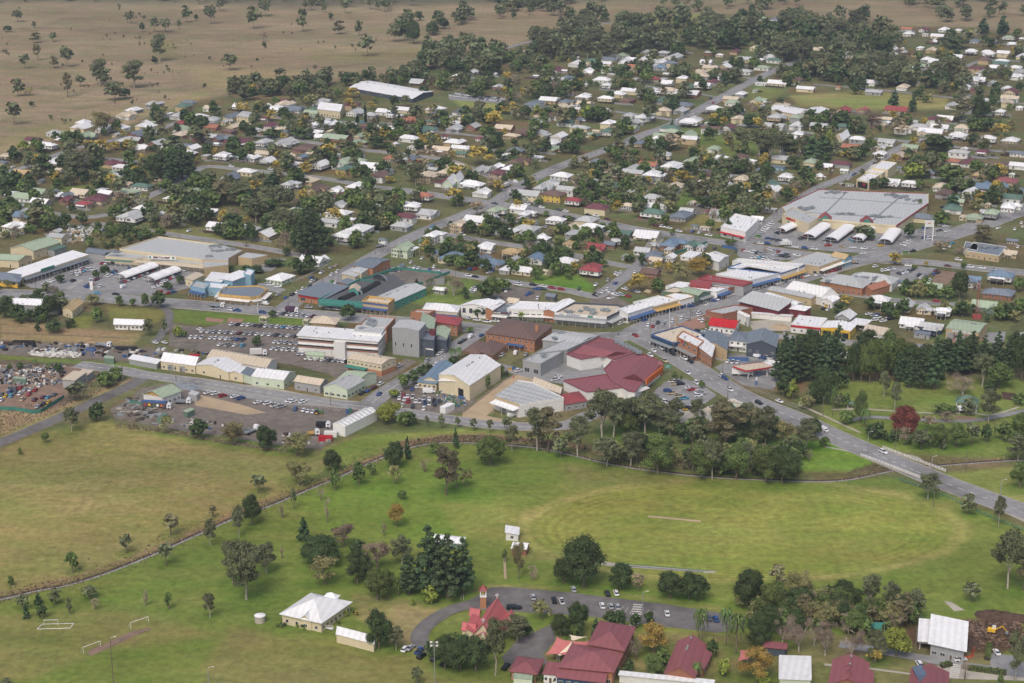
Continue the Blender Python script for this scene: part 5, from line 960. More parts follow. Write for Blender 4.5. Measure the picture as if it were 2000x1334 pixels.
r, c4 = Bz('blue_gable_hotel', 'charcoal tavern with white-edged gable and verandah wings', (1458,672), (1516,678), (1520,654), 7, 'gable', 3, 'd', 'D', 'hotel', axis='BC', wins=(4,0), ww=1.4, sill=3.5); sub(r, (1424,664),(1460,668),(1470,652),0,6,'hip',2,'w','D',wins=(3,1),floors=2); sub(r, (1424,676),(1448,678),(1452,668),2.8,3.2,'flat',0,'w','W',wins=(0,0),parapet=0,door=False)
r = proot('petrol_canopy', '1432,715 1457,725 1510,717 1490,708', 5, 'petrol station canopy with red edge over parked bus', 'canopy')
o, P = pprism(r, 'roof', '1432,715 1457,724 1510,716 1486,708', 4.5, 5, M['white'], ROOF['K'])
for i in range(4): band(r, 'red_edge', P, i, 4.3, 5.1, M['red'], .12)
for p in P: b = MB(); b.box(-.2,-.2,0,.2,.2,4.5); b.build('column', M['white'], r, (p[0]*.7, p[1]*.7, 0))
for s in (-.3, .3): b = MB(); b.box(-.4,-.6,0,.4,.6,1.7); b.build('fuel_pump', M['blue'], r, (P[0][0]*s, P[0][1]*s, 0))
r, c4 = Bz('petrol_shop', 'small white kiosk behind the petrol canopy', (1488,712), (1512,717), (1524,709), 3.4, 'flat', 0, 'w', 'W', 'shop', wins=(3,1), ww=2)
# hotel and mall
r, c4 = Bz('brick_hotel', 'grand orange brick hotel with mottled brown roof', (949,650), (1044,664), (1078,636), 7, 'hip', 3.2, 'o', 'B', 'hotel', wins=(9,5), floors=2, over=.7, ww=1.1, wh=1.5); l = r.location
p = at(1048,640,10); b = MB(); b.box(-.8,-.6,0,.8,.6,4); b.build('chimney', WALL['o'], r, (p[0]-l[0], p[1]-l[1], 7.5)); awning(r, (c4[0][0]+(c4[1][0]-c4[0][0])*.45, c4[0][1]+(c4[1][1]-c4[0][1])*.45), (c4[0][0]+(c4[1][0]-c4[0][0])*.8, c4[0][1]+(c4[1][1]-c4[0][1])*.8), 3.2, 2.6, M['blue'], 3)
r, c4 = Bz('bottle_shop', 'single-storey brick bottle shop with mottled purple-brown roof', (932,685), (962,695), (988,674), 4, 'hip', 2, 'o', 'B', 'shop', wins=(2,4), over=.7); sub(r, (904,686),(935,692),(962,672),2.8,3.6,'hip',1.6,'o','B',wins=(0,0),door=False)
r, c4 = Bz('mall_grey_hall', 'grey metal-roofed hall wing of the shopping mall', (1021,705), (1056,712), (1108,683), 6.5, 'flat', 0, 'g', 'G', 'mall hall', wins=(2,0), door=False, parapet=.6, ww=3, wh=2.4); sub(r, (1048,690),(1108,684),(1172,655),0,7.2,'flat',0,'g','G',wins=(0,0),door=False,parapet=.5); sub(r, (1060,664),(1130,672),(1166,655),0,7,'gable',1,'g','G',wins=(0,0),door=False); plantunits(r, [(1068,697,1),(1092,665,1),(1100,653,1)], 7.6)
r = proot('shopping_mall', '1106,690 1170,660 1240,690 1285,705 1295,740 1240,766 1200,730 1138,700', 5.5, 'red-roofed shopping mall with white back walls', 'shopping mall')
for s, z in (('1107,692 1134,702 1178,695 1200,703 1245,688 1205,666 1170,660',6.2), ('1198,703 1245,688 1284,703 1290,716 1258,742 1240,766 1228,764 1197,746 1180,722',5.5), ('1101,744 1146,766 1226,756 1234,748 1190,731',5)):
    o, P = pprism(r, 'wall', s, 0, z, WALL['w'], ROOF['C'])
    for i in range(len(P)): band(r, 'roof_edge', P, i, z-.1, z+.45, ROOF['C'], .3)
p = at(1218,716,7); l = r.location; b = MB(); sc_ = 1
q = [at(u, v, 5.7) for u, v in pts('1250,702 1290,712 1262,746 1216,738')]; q = [(x-l[0], y-l[1]) for x, y, z in q]
rg0 = ((q[0][0]+q[1][0])/2, (q[0][1]+q[1][1])/2); rg1 = ((q[2][0]+q[3][0])/2, (q[2][1]+q[3][1])/2)
slab(r, 'roof', [(*q[0],5.9),(*q[1],5.9),(*q[2],5.9),(*q[3],5.9),(*rg0,9),(*rg1,9)], [(3,2,5),(1,0,4),(2,1,4,5),(0,3,5,4)], .2, ROOF['C'])
q = [at(u, v, 6.3) for u, v in pts('1120,690 1160,672 1225,690 1180,698')]; q = [(x-l[0], y-l[1]) for x, y, z in q]
slab(r, 'roof', [(*q[0],6.5),(*q[1],6.5),(*q[2],6.5),(*q[3],6.5),((q[0][0]+q[1][0])/2,(q[0][1]+q[1][1])/2,8.4),((q[2][0]+q[3][0])/2,(q[2][1]+q[3][1])/2,8.4)], [(0,3,5,4),(3,2,5),(2,1,4,5),(1,0,4)], .2, ROOF['C'])
p = at(1289,700,9); b = MB(); b.box(-1.6,-1.6,0,1.6,1.6,6); b.add([(-2,-2,6),(2,-2,6),(2,2,6),(-2,2,6),(0,0,8)], [(0,1,4),(1,2,4),(2,3,4),(3,0,4)], 1); b.build('entry_tower', [WALL['b'], ROOF['C']], r, (p[0]-l[0], p[1]-l[1], 0))
q0, q1 = at(1262,752,4), at(1294,726,4); b = MB(); b.obox((q0[0]-l[0], q0[1]-l[1]), (q1[0]-l[0], q1[1]-l[1]), .8, 4, 7); b.build('orange_sign', M['orange'], r); q0, q1 = at(1225,766,4), at(1262,752,4); awning(r, (q0[0]-l[0], q0[1]-l[1]), (q1[0]-l[0], q1[1]-l[1]), 3.4, 2.6, M['white'], 3)
b = MB()
for i in range(7): p = at(1206+i*7, 668+i*3.4, 7); b.box(p[0]-l[0]-1.6, p[1]-l[1]-1, 6.5, p[0]-l[0]+1.6, p[1]-l[1]+1, 8)
b.build('rooftop_plant', M['plant'], r)
r, c4 = Bz('grey_warehouse', 'white-walled warehouse with pale ribbed steel roof', (966,776), (1014,792), (1101,779), 6.5, 'skillion', 1.6, 'w', 'G', 'warehouse', axis='t', wins=(0,0), door=False, over=.3) if False else (None, None)
r = proot('warehouse', '966,775 1014,791 1101,778 1040,747 1012,744', 6.5, 'wedge-shaped white warehouse with ribbed steel roof and tan front', 'warehouse')
o, P = pprism(r, 'wall', '966,775 1014,791 1101,778 1040,748 1012,744', 0, 6.5, WALL['w'], ROOF['G'])
for i in range(len(P)): band(r, 'fascia', P, i, 5.6, 7.0, WALL['t'] if (P[i][0]+P[(i+1) % 5][0]) < -14 and P[i][1]+P[(i+1) % 5][1] < -5 else WALL['w'], .1)
l = r.location; L0 = [at(966+(1012-966)*t, 775-31*t, 6.6) for t in (0,.2,.4,.6,.8,1)]; L1 = [at(1014+(1101-1014)*t, 791-13*t, 6.6) for t in (0,.2,.4,.6,.8,1)]
for a_, c_ in zip(L0[:-1], L1[1:]): b = MB(); b.obox((a_[0]-l[0], a_[1]-l[1]), (c_[0]-l[0], c_[1]-l[1]), .35, 6.5, 6.72); b.build('roof_rib', M['steel'], r)
q0, q1 = at(962,793,0), at(1012,812,0); p0 = (at(966,775,6.5)[0]-l[0], at(966,775,6.5)[1]-l[1]); p1 = (at(1014,791,6.5)[0]-l[0], at(1014,791,6.5)[1]-l[1]); awning(r, p0, p1, 4.8, 4, ROOF['W'], 3); 
for f in (.35, .7): fit(r, 'roller_door', p0, p1, f, .05, 4, 3.8)
r, c4 = Bz('grey_gable_annexe', 'beige-grey gabled roof wedged behind the steel-roofed warehouse', (1041,748), (1094,768), (1100,758), 5.5, 'gable', 1.6, 'g', 'K', 'annexe', wins=(0,0), axis='AB', door=False)
r, c4 = Bz('red_porch', 'small red hip-roofed porch at the warehouse corner', (1088,772), (1104,790), (1146,783), 3.6, 'hip', 1.8, 'g', 'R', 'porch', wins=(1,3))
r, c4 = Bz('cream_warehouse', 'tall cream shed with brilliant white gabled roof', (857,731), (917,753), (978,713), 8, 'gable', 2.6, 'c', 'W', 'warehouse', axis='BC', wins=(0,0), door=False, over=.2)
sub(r, (857,744), (917,754), (932,742), 0, 6.2, 'gable', 1.3, 'c', 'W', wins=(0,0), door=False, axis='BC'); p, q = c4[0], c4[1]; fit(r, 'opening', p, q, .72, .05, 4, 4.6)
r, c4 = Bz('blue_roof_cottage', 'cottage with blue roof and cream porch beside the white shed', (824,741), (856,744), (885,712), 4, 'gable', 2, 'c', 'U', 'cottage', axis='BC', wins=(3,1)); sub(r, (816,746),(852,750),(857,744),0,3.2,'skillion',.6,'c','U',wins=(4,0))
# factory street
r, c4 = Bz('factory', 'cream gabled factory, leftmost on the factory street', (314,705), (381,714), (394,698), 4.6, 'gable', 2.4, 'c', 'W', 'factory', axis='AB', wins=(6,1), over=.3); fit(r, 'roller_door', c4[0], c4[1], .28, .05, 3.5, 3.2); fit(r, 'roller_door', c4[0], c4[1], .62, .05, 3.5, 3.2)
Bz('carport', 'flat white-roofed open carport left of the cream factory', (252,701), (306,711), (314,703), 3, 'flat', 0, 'g', 'W', 'carport', wins=(0,0), parapet=0, door=False)
r, c4 = Bz('factory', 'white double-gabled factory second on the factory street', (382,713), (446,727), (472,712), 4.6, 'gable', 2.2, 'c', 'W', 'factory', axis='BC', wins=(2,1), over=.3); sub(r, (446,727),(474,732),(486,722),0,4.2,'gable',1.4,'c','W',wins=(1,0),axis='BC')
r, c4 = Bz('factory', 'long beige-roofed sheds behind the white factories', (405,698), (520,718), (540,702), 4.8, 'gable', 2, 'w', 'K', 'factory', axis='AB', wins=(3,1))
r, c4 = Bz('factory', 'pale mint factory with pinkish corrugated roof', (491,735), (554,743), (577,727), 4.8, 'gable', 2.2, 'p', 'W', 'factory', axis='AB', wins=(3,3), over=.2, door=False); sub(r, (472,730),(491,735),(502,724),0,4.4,'skillion',.5,'p','D',wins=(0,0),door=False)
r, c4 = Bz('factory', 'grey factory with rusty beige roof between mint buildings', (575,744), (625,752), (640,742), 4.6, 'gable', 1.6, 'g', 'K', 'factory', axis='AB', wins=(3,1))
r, c4 = Bz('factory', 'mint green corner factory with half-grey roof', (632,755), (678,762), (712,743), 5, 'gable', 2.4, 'p', 'G', 'factory', axis='BC', wins=(4,5), over=.2, door=False, ww=2); sub(r, (662,738),(700,742),(735,728),0,5.4,'gable',1.8,'p','P',wins=(0,0),door=False,axis='AB')
r, c4 = Bz('brick_office', 'two-storey brick and cream office with green awning by cinema street', (678,700), (745,712), (773,700), 6.5, 'gable', 1.2, 'c', 'K', 'office', axis='AB', wins=(8,3), floors=2, over=.3, wh=.9); awning(r, c4[0], (c4[0][0]+(c4[1][0]-c4[0][0])*.6, c4[0][1]+(c4[1][1]-c4[0][1])*.6), 3.2, 3.5, M['teal'], 3); band(r, 'brick_base', c4, 0, 0, 2.8, WALL['o'], .1); band(r, 'brick_base', c4, 1, 0, 2.8, WALL['o'], .1)
Bz('site_shed', 'small pale green gabled shed in front of white office block', (599,692), (632,695), (634,690), 3.2, 'gable', 1, 'p', 'P', 'shed', wins=(2,0))
Bz('wreckers_workshop', 'grey flat-roofed workshop at the wrecking yard', (122,741), (146,743), (168,729), 4.6, 'skillion', .5, 'g', 'K', 'workshop', wins=(0,3), axis='s'); Bz('wreckers_annexe', 'beige carport roof adjoining the wrecking yard workshop', (150,731), (170,733), (182,724), 3.6, 'flat', 0, 'g', 'K', 'annexe', wins=(0,0), parapet=0, door=False)
for a in (((26,739),(50,741),(52,738),2.7,'n','P','pale green shipping container in the wrecking yard'), ((306,816),(314,818),(328,809),2.7,'n','N','green shipping container in the depot'), ((203,699),(222,701),(224,697),3,'n','P','pale green hut beside the railway yard'),
          ((358,803),(366,806),(380,800),2.9,'n','P','green tank stand hut in the depot'), ((368,769),(384,773),(390,767),3,'g','G','grey container behind parked trucks in the depot'), ((859,795),(870,797),(888,789),3,'w','W','white shipping container at the dealer yard'),
          ((1656,690),(1640,690),(1650,688),3,'w','W','white caravan behind the pine grove')):
    Bz('container', a[6], a[0], a[1], a[2], a[3], 'flat', 0, a[4], a[5], 'container', wins=(0,0), parapet=0, over=.05, door=False)
r, c4 = Bz('depot_office', 'white depot office with green roof and yellow gable', (280,769), (318,776), (353,763), 4.8, 'gable', 2.4, 'w', 'P', 'depot office', axis='BC', wins=(2,4), over=.6); p, q = c4[0], c4[1]; b = MB(); m_ = ((p[0]+q[0])/2, (p[1]+q[1])/2); b.add([(p[0],p[1]-.06,4.8),(q[0],q[1]-.06,4.8),(m_[0],m_[1]-.06,7.1)], [(0,1,2)]); b.build('yellow_gable', M['gold'], r)
r, c4 = Bz('long_silo_shed', 'long narrow white shed with ribbed cream roof by creek lane', (650,828), (674,834), (736,803), 5, 'gable', 1.2, 'w', 'W', 'shed', axis='BC', wins=(0,0), over=.1, door=False)
for i in range(9):
    f = (i+.5)/9; A_, B_, C_ = [np.array(x) for x in (c4[0], c4[1], c4[2])]; p = A_+(C_-B_)*f; q = B_+(C_-B_)*f; m_ = (p+q)/2
    b = MB(); w_ = (C_-B_)/np.linalg.norm(C_-B_)*.35
    for a_, za, c_, zc in ((p, 5.05, m_, 6.25), (m_, 6.25, q, 5.05)): b.add([(*(a_-w_),za+.17),(*(c_-w_),zc+.17),(*(c_+w_),zc+.17),(*(a_+w_),za+.17),(*(a_-w_),za+.3),(*(c_-w_),zc+.3),(*(c_+w_),zc+.3),(*(a_+w_),za+.3)], [(4,5,6,7),(0,3,2,1),(0,1,5,4),(2,3,7,6)])
    b.build('skylight_rib', ROOF['G'], r)
# school and church corner
r, c4 = Bz('school_classroom', 'school classroom block with dusky red roof, central bottom', (1299,1314), (1356,1322), (1380,1260), 4, 'gable', 3, 'b', 'C', 'school building', axis='BC', wins=(5,5)); sub(r, (1354,1302),(1374,1306),(1389,1276),0,3.2,'skillion',1.2,'b','C',wins=(0,3),axis='t')
r, c4 = Bz('school_classroom', 'school block with red ridge vents at lower right', (1620,1335), (1690,1342), (1697,1295), 4, 'gable', 2.6, 'b', 'C', 'school building', axis='BC', wins=(5,3)); sub(r, (1690,1335),(1703,1337),(1705,1313),0,3.2,'skillion',.8,'b','C',wins=(0,2),axis='t')
for i in range(4): p = at(1658, 1297+i*7, 7.2); b = MB(); b.add([(-1.4,-.8,0),(1.4,-.8,0),(0,-.8,.9),(-1.4,.8,0),(1.4,.8,0),(0,.8,.9)], [(0,1,2),(3,5,4),(1,4,5,2),(0,2,5,3)]); b.build('ridge_vent', ROOF['C'], r, (p[0]-r.location[0], p[1]-r.location[1], 6.4))
r, c4 = Bz('school_classroom', 'school block with rooftop solar panels at bottom right', (1776,1345), (1848,1352), (1852,1314), 4, 'gable', 2.6, 'b', 'C', 'school building', axis='BC', wins=(5,3))
for u, v in ((1795,1309),(1802,1322)): p = at(u, v, 6); b = MB(); b.add([(-1.6,-3.4,0),(1.6,-3.4,.9),(1.6,3.4,.9),(-1.6,3.4,0),(-1.6,-3.4,.12),(1.6,-3.4,1.02),(1.6,3.4,1.02),(-1.6,3.4,.12)], [(4,5,6,7),(0,3,2,1),(0,1,5,4),(1,2,6,5),(2,3,7,6),(3,0,4,7)]); b.build('solar_panel', M['solar'], r, (p[0]-r.location[0], p[1]-r.location[1], 5.4))
r, c4 = Bz('white_roof_classroom', 'classroom with flat white ribbed roof at the bottom', (1523,1326), (1583,1328), (1582,1286), 4, 'skillion', .6, 'p', 'W', 'school building', wins=(4,2), axis='s', over=.4)
r, c4 = Bz('new_classroom', 'new white-roofed classroom on dug-up ground', (1818,1256), (1883,1270), (1886,1222), 5, 'skillion', 1.2, 'g', 'W', 'school building', axis='s', wins=(4,2), over=1, ww=1.8)
sub(r, (1794,1252), (1819,1254), (1821,1214), 2.8, 3.6, 'skillion', .6, 'g', 'W', wins=(0,0), door=False, axis='s', over=.4)
b = MB(); 
for u, v in ((1796,1268),(1818,1270)): p = at(u, v, 0); b.box(p[0]-r.location[0]-.1, p[1]-r.location[1]-.1, 0, p[0]-r.location[0]+.1, p[1]-r.location[1]+.1, 3.6)
b.build('post', M['white'], r)
r, c4 = Bz('school_hall', 'big L-shaped school building with dusky red roofs', (1152,1258), (1217,1270), (1238,1226), 7, 'hip', 3, 'b', 'C', 'school building', wins=(5,5), over=.8, floors=2)
sub(r, (1096,1302), (1196,1312), (1217,1270), 0, 5.4, 'hip', 2.4, 'o', 'C', wins=(7,4), over=.8); sub(r, (1088,1322),(1180,1333),(1184,1322),0,3.4,'skillion',1.2,'k','C',wins=(6,1),axis='s')
r, c4 = Bz('school_cottage', 'square brick building with crimson hip roof near shade sails', (999,1310), (1046,1316), (1059,1290), 3.6, 'hip', 2, 'o', 'C', 'school building', wins=(4,3), over=.8)
r, c4 = Bz('school_annexe', 'small white-walled annexe with red skillion roof', (1062,1316), (1088,1318), (1096,1300), 3.4, 'skillion', .7, 'w', 'C', 'annexe', wins=(3,1), axis='s')
Bz('green_hut', 'pale green flat-topped hut before the crimson-roofed building', (1003,1325), (1039,1328), (1040,1318), 3, 'flat', 0, 'p', 'P', 'hut', wins=(0,0), parapet=0, over=.1)
Bz('carport', 'covered way with thin crimson roof by the school palms', (1492,1264), (1534,1268), (1537,1258), 3, 'flat', 0, 'd', 'C', 'carport', wins=(0,0), parapet=0, door=False)
def quad_sail(label, s, zs, m, group=None):
    P = [at(u, v, z) for (u, v), z in zip(pts(s), zs)]; cx, cy = sum(p[0] for p in P)/len(P), sum(p[1] for p in P)/len(P)
    r = thing('shade_sail', (cx, cy, 0), label, 'shade sail', group); N_ = 8; V = []; F = []
    Q = [np.array((p[0]-cx, p[1]-cy, z)) for p, z in zip(P, zs)]
    if len(Q) == 3: Q.append(Q[2]*.98+Q[0]*.02)
    for i in range(N_+1):
        for j in range(N_+1):
            s_, t_ = i/N_, j/N_; k = 1-.16*math.sin(math.pi*t_); s2 = .5+(s_-.5)*k; k2 = 1-.16*math.sin(math.pi*s_); t2 = .5+(t_-.5)*k2
            V.append(tuple((Q[0]*(1-s2)+Q[1]*s2)*(1-t2)+(Q[3]*(1-s2)+Q[2]*s2)*t2))
    for i in range(N_):
        for j in range(N_): a = i*(N_+1)+j; F.append((a, a+N_+1, a+N_+2, a+1))
    o = link('cloth', mesh('cloth', V, F, m), r); o.modifiers.new('t', 'SOLIDIFY').thickness = .04
    for q in Q[:len(P)]: b = MB(); b.cyl(0,0,0,q[2]+.1,.09,n=6); b.build('post', M['steel'], r, (q[0], q[1], 0))
quad_sail('larger pink shade sail, left of the school hall', '1065,1279 1088,1244 1118,1252 1112,1281', (3.4,5.6,5.2,3.6), M['pinksail'], 'school shade sails')
quad_sail('pink shade sail touching the school hall', '1118,1252 1160,1251 1150,1277 1118,1274', (5.2,4.4,3.6,4.0), M['pinksail'], 'school shade sails')
quad_sail('cream shade sail between two pink ones', '1112,1240 1146,1244 1118,1252 1116,1250', (6,6,5.3,5.3), M['creamsail'], 'school shade sails')
quad_sail('cream shade strip hanging over pink sail edge', '1088,1280 1117,1253 1118,1274 1092,1281', (3.4,5.8,3.9,3.3), M['creamsail'], 'school shade sails')
quad_sail('small pink sail beside golden tree, bottom', '1441,1292 1446,1270 1484,1267 1460,1288', (3.2,4,5,4), M['pinksail'])
quad_sail('green shade cloth over yard behind school trees', '1680,1228 1692,1212 1728,1216 1722,1230', (3,4,4,3), M['teal'])
r, c4 = Bz('covered_walk', 'long white curved walkway roof along the bottom edge', (1210,1318), (1392,1336), (1394,1330), 3, 'flat', 0, 'w', 'W', 'walkway', wins=(0,0), parapet=0, door=False)
r, c4 = Bz('community_hall', 'white hip-roofed hall with pale yellow walls and verandah', (551,1199), (627,1216), (683,1177), 4, 'hip', 4.2, 'c', 'W', 'hall', wins=(4,7), over=.8, ww=1.2)
sub(r, (586,1208), (607,1213), (618,1200), 0, 3.9, 'gable', 2, 'c', 'W', wins=(1,1), axis='BC'); sub(r, (632,1168), (655,1172), (662,1164), 3.8, 5.4, 'hip', 1.6, 'c', 'W', wins=(0,0), door=False)
l = r.location; p, q = at(607,1223,0), at(651,1231,0); b = MB()
for i in range(12): f = i/11; x, y = p[0]+(q[0]-p[0])*f-l[0], p[1]+(q[1]-p[1])*f-l[1]; b.box(x-.06,y-.06,0,x+.06,y+.06,1.7)
b.obox((p[0]-l[0],p[1]-l[1]),(q[0]-l[0],q[1]-l[1]),.1,1.6,1.75); b.obox((p[0]-l[0],p[1]-l[1]),(q[0]-l[0],q[1]-l[1]),1.4,.55,.7); b.build('ramp_railing', M['white'], r)
r, c4 = Bz('long_white_shed', 'low cream shed with white roof beside the big dark tree', (657,1238), (730,1257), (735,1243), 3.4, 'gable', 1.4, 'c', 'W', 'shed', axis='AB', wins=(0,0), door=False, over=.3)
t = thing('water_tank', at(508,1214), 'round cream water tank left of the white-roofed hall', 'water tank'); b = MB(); b.cyl(0,0,0,2.6,2.0,n=20); b.build('tank_body', M['conc'], t); b = MB(); b.cyl(0,0,2.6,3.0,2.1,.3,n=20); b.build('tank_lid', M['white'], t)
# church
r, c4 = Bz('church', 'small church with steep pinkish red roof, crosses and bell turret', (925,1238), (962,1246), (989,1196), 4, 'gable', 4.8, 'c', 'S', 'church', axis='BC', wins=(0,0), over=.5, door=False); l = r.location
sub(r, (912,1236), (934,1240), (946,1212), 0, 2.8, 'skillion', 1.6, 'c', 'S', wins=(1,0), axis='t', door=False); sub(r, (903,1229),(926,1233),(931,1222),0,3.2,'gable',1.6,'c','S',wins=(1,1)); sub(r, (918,1200),(934,1203),(938,1196),0,3.6,'gable',1.8,'c','S',wins=(0,0),door=False)
sub(r, (962,1262), (990,1266), (1000,1236), 0, 3.0, 'skillion', 1.4, 'c', 'S', wins=(2,3), axis='t', door=False) if False else None
sub(r, (962,1238),(978,1241),(1000,1208),0,2.9,'gable',1.2,'c','S',wins=(1,4),axis='BC'); sub(r, (988,1208),(1003,1211),(1006,1202),0,3.4,'gable',1.8,'c','S',wins=(1,0)); sub(r, (930,1243),(957,1249),(962,1240),0,3.6,'gable',2.2,'c','S',wins=(0,0),axis='BC')
def cross(parent, loc, s):
    b = MB(); b.box(-.1*s,-.08,0,.1*s,.08,1.6*s); b.box(-.5*s,-.08,.9*s,.5*s,.08,1.15*s); b.build('cross', M['white'], parent, loc)
A_, B_, C_ = [np.array(x) for x in c4[:3]]; g0 = (A_+B_)/2; g1 = g0+(C_-B_); cross(r, (*(g0*.98), 8.9), 1.3); cross(r, (*g1, 8.9), 1.3); cross(r, (g0[0], g0[1]-4.4, 6.2), .9)
p = at(944,1186,0); t_ = (p[0]-l[0], p[1]-l[1], 0); b = MB(); b.box(-1.1,-1.1,0,1.1,1.1,4.6); b.build('turret_base', WALL['o'], r, t_)
b = MB(); b.box(-1.25,-1.25,4.6,1.25,1.25,5); 
for x in (-1,1):
    for y in (-1,1): b.box(x-.15,y-.15,5,x+.15,y+.15,7)
b.box(-1.25,-1.25,7,1.25,1.25,7.3); b.build('bell_frame', M['white'], r, t_); b = MB(); b.add([(-1.5,-1.5,7.3),(1.5,-1.5,7.3),(1.5,1.5,7.3),(-1.5,1.5,7.3),(0,0,9.4)], [(0,1,4),(1,2,4),(2,3,4),(3,0,4),(3,2,1,0)]); b.build('turret_roof', ROOF['R'], r, t_); b = MB(); b.cyl(0,0,5.5,6.6,.6,.25); b.build('bell', M['gold'], r, t_)
# park and sports buildings
def shelter(name, u, v, w_, d_, h, rh, rc, label, posts=True, cat='shelter'):
    p = at(u, v); r = thing(name, p, label, cat); c = [(-w_/2,-d_/2),(w_/2,-d_/2),(w_/2,d_/2),(-w_/2,d_/2)]; th = GRID-math.pi/2+.1
    R = lambda q: (q[0]*math.cos(th)-q[1]*math.sin(th), q[0]*math.sin(th)+q[1]*math.cos(th)); c = [R(q) for q in c]
    e = max(0, w_-d_)/2; r1, r2 = R((-e, 0)), R((e, 0)); tp = [(*q, h+.15) for q in c]+[(*r1, h+rh), (*r2, h+rh)]
    slab(r, 'roof', tp, [(0,1,5,4),(1,2,5),(2,3,4,5),(3,0,4)], .15, ROOF[rc])
    for q in c: b = MB(); b.box(-.12,-.12,0,.12,.12,h); b.build('post', M['white'], r, (q[0]*.88, q[1]*.88, 0))
    b = MB(); b.prism([(q[0]*.9, q[1]*.9) for q in c], 0, .12); b.build('floor', M['conc'], r); b = MB(); b.box(-1.2,-.4,.7,1.2,.4,.78); b.box(-.9,-.1,.12,-.7,.1,.7); b.box(.7,-.1,.12,.9,.1,.7); b.build('table', M['wood'], r); return r
shelter('rotunda', 1888, 800, 11, 8, 4.5, 3, 'N', 'green hip-roofed picnic shelter on the right park lawn'); shelter('shelter', 1663, 797, 4, 3, 2.5, 1.2, 'N', 'tiny green-roofed shelter beside the park path')
shelter('shelter', 516, 628, 5, 4, 2.6, .8, 'K', 'picnic shelter with cream roof on green above gravel car park'); shelter('shelter', 598, 633, 3, 3, 2.4, .7, 'K', 'small cream shelter left of the ochre villa')
t = thing('marquee', at(1884,806), 'white peaked marquee beside the green picnic shelter', 'marquee'); b = MB(); b.add([(-3.5,-3,2.2),(3.5,-3,2.2),(3.5,3,2.2),(-3.5,3,2.2),(0,0,5.2)], [(0,1,4),(1,2,4),(2,3,4),(3,0,4),(3,2,1,0)]); b.build('canopy', M['sail'], t)
for x in (-3.3,3.3):
    for y in (-2.8,2.8): b = MB(); b.cyl(0,0,0,2.2,.07,n=6); b.build('post', M['white'], t, (x,y,0))
r, c4 = Bz('amenities_block', 'long green-walled amenities hut with white roof behind pines', (848,1056), (905,1062), (908,1050), 2.8, 'gable', .7, 'n', 'W', 'amenities block', axis='AB', wins=(3,1)); Bz('scorer_hut', 'small square white-roofed hut left of the oval', (988,1042), (1012,1044), (1013,1031), 3, 'skillion', .5, 'w', 'W', 'hut', wins=(1,1)); Bz('store_hut', 'grey-roofed hut behind the bare poplar', (1000,1070), (1027,1072), (1034,1062), 3, 'gable', 1.2, 'b', 'W', 'hut', wins=(1,1))
for (u, v, l_) in ((1650,568,0),): pass
# box shop
r, c4 = Bz('box_shop', 'plain white box shop with white roof by the cross street', (1408,443), (1456,454), (1483,428), 6.5, 'flat', 0, 'w', 'W', 'shop', wins=(3,0), parapet=.4, ww=3, wh=2); awning(r, c4[0], c4[1], 3.4, 2, M['red'], 3)
r, c4 = Bz('long_white_warehouse', 'long brilliant white warehouse roof below the brown hill', (682,171), (806,193), (846,179), 4, 'gable', 2.4, 'd', 'W', 'warehouse', axis='AB', wins=(5,2), over=.5); r, c4 = Bz('school_shed', 'white curved-roof hall left at the upper sports field', (1503,214), (1560,224), (1578,214), 6, 'gable', 1.6, 'c', 'W', 'hall', axis='AB', wins=(4,2)); r, c4 = Bz('school_shed', 'white gabled hall right at the upper sports field', (1566,222), (1604,226), (1622,214), 6, 'gable', 1.8, 'c', 'W', 'hall', axis='BC', wins=(3,3))
r, c4 = Bz('assembly_hall', 'large cream assembly hall with window band and grey roof', (620,213), (664,218), (674,206), 6.5, 'gable', 3.6, 'c', 'W', 'hall', axis='AB', wins=(8,2), over=.4, wh=1.6); r, c4 = Bz('yellow_block', 'two-storey cream block with grey hip roofs near the hill', (462,226), (490,230), (502,221), 6, 'hip', 1.8, 'c', 'G', 'house', wins=(4,3), floors=2)
r, c4 = Bz('gable_chapel', 'cream chapel with steep white gable and dark trim', (1633,272), (1645,275), (1660,264), 4.5, 'gable', 4.5, 'c', 'W', 'chapel', axis='BC', wins=(2,3)); r, c4 = Bz('twin_gable_hall', 'pale yellow church hall with two steep white gables', (864,358), (884,361), (896,350), 5, 'gable', 4, 'p', 'W', 'church hall', axis='BC', wins=(3,3)); sub(r, (882,352),(896,355),(906,345),0,5,'gable',4,'p','W',wins=(1,2),axis='BC')

for u, v in ((700,182),(730,188),(760,196),(790,201),(820,199),(660,176)): _p = at(u, v); FOOT.append((_p[0], _p[1], 22))
# ------------------------------------------------------------------ trees
KCOL = dict(e=(98,104,76), E=(96,103,73), f=(68,83,50), g=(92,108,60), y=(152,132,68), b=(134,120,106), n=(58,77,50), N=(68,86,58), p=(84,104,58), r=(114,66,56), R=(136,120,102), o=(124,122,82), l=(128,138,62), k=(108,104,78), c=(38,56,36))
KNAME = dict(e='grey-green gum tree', E='tall open-crowned gum tree', f='dense dark green tree', g='mid-green rounded tree', y='golden-yellow autumn tree', b='leafless twiggy grey tree', n='small dark conifer', N='tall dark layered pine', p='palm tree with drooping fronds',
             r='big rust-red autumn tree', R='thin pinkish-brown tree', o='olive straw-coloured tree', l='bright yellow-green tree', k='brownish open gum tree', c='narrow dark cypress')
KOBJ = dict(e='gum_tree', E='gum_tree', f='fig_tree', g='shade_tree', y='autumn_tree', b='bare_tree', n='conifer', N='pine_tree', p='palm_tree', r='red_autumn_tree', R='thin_tree', o='olive_tree', l='yellow_green_tree', k='gum_tree', c='cypress')
LEAF = {}
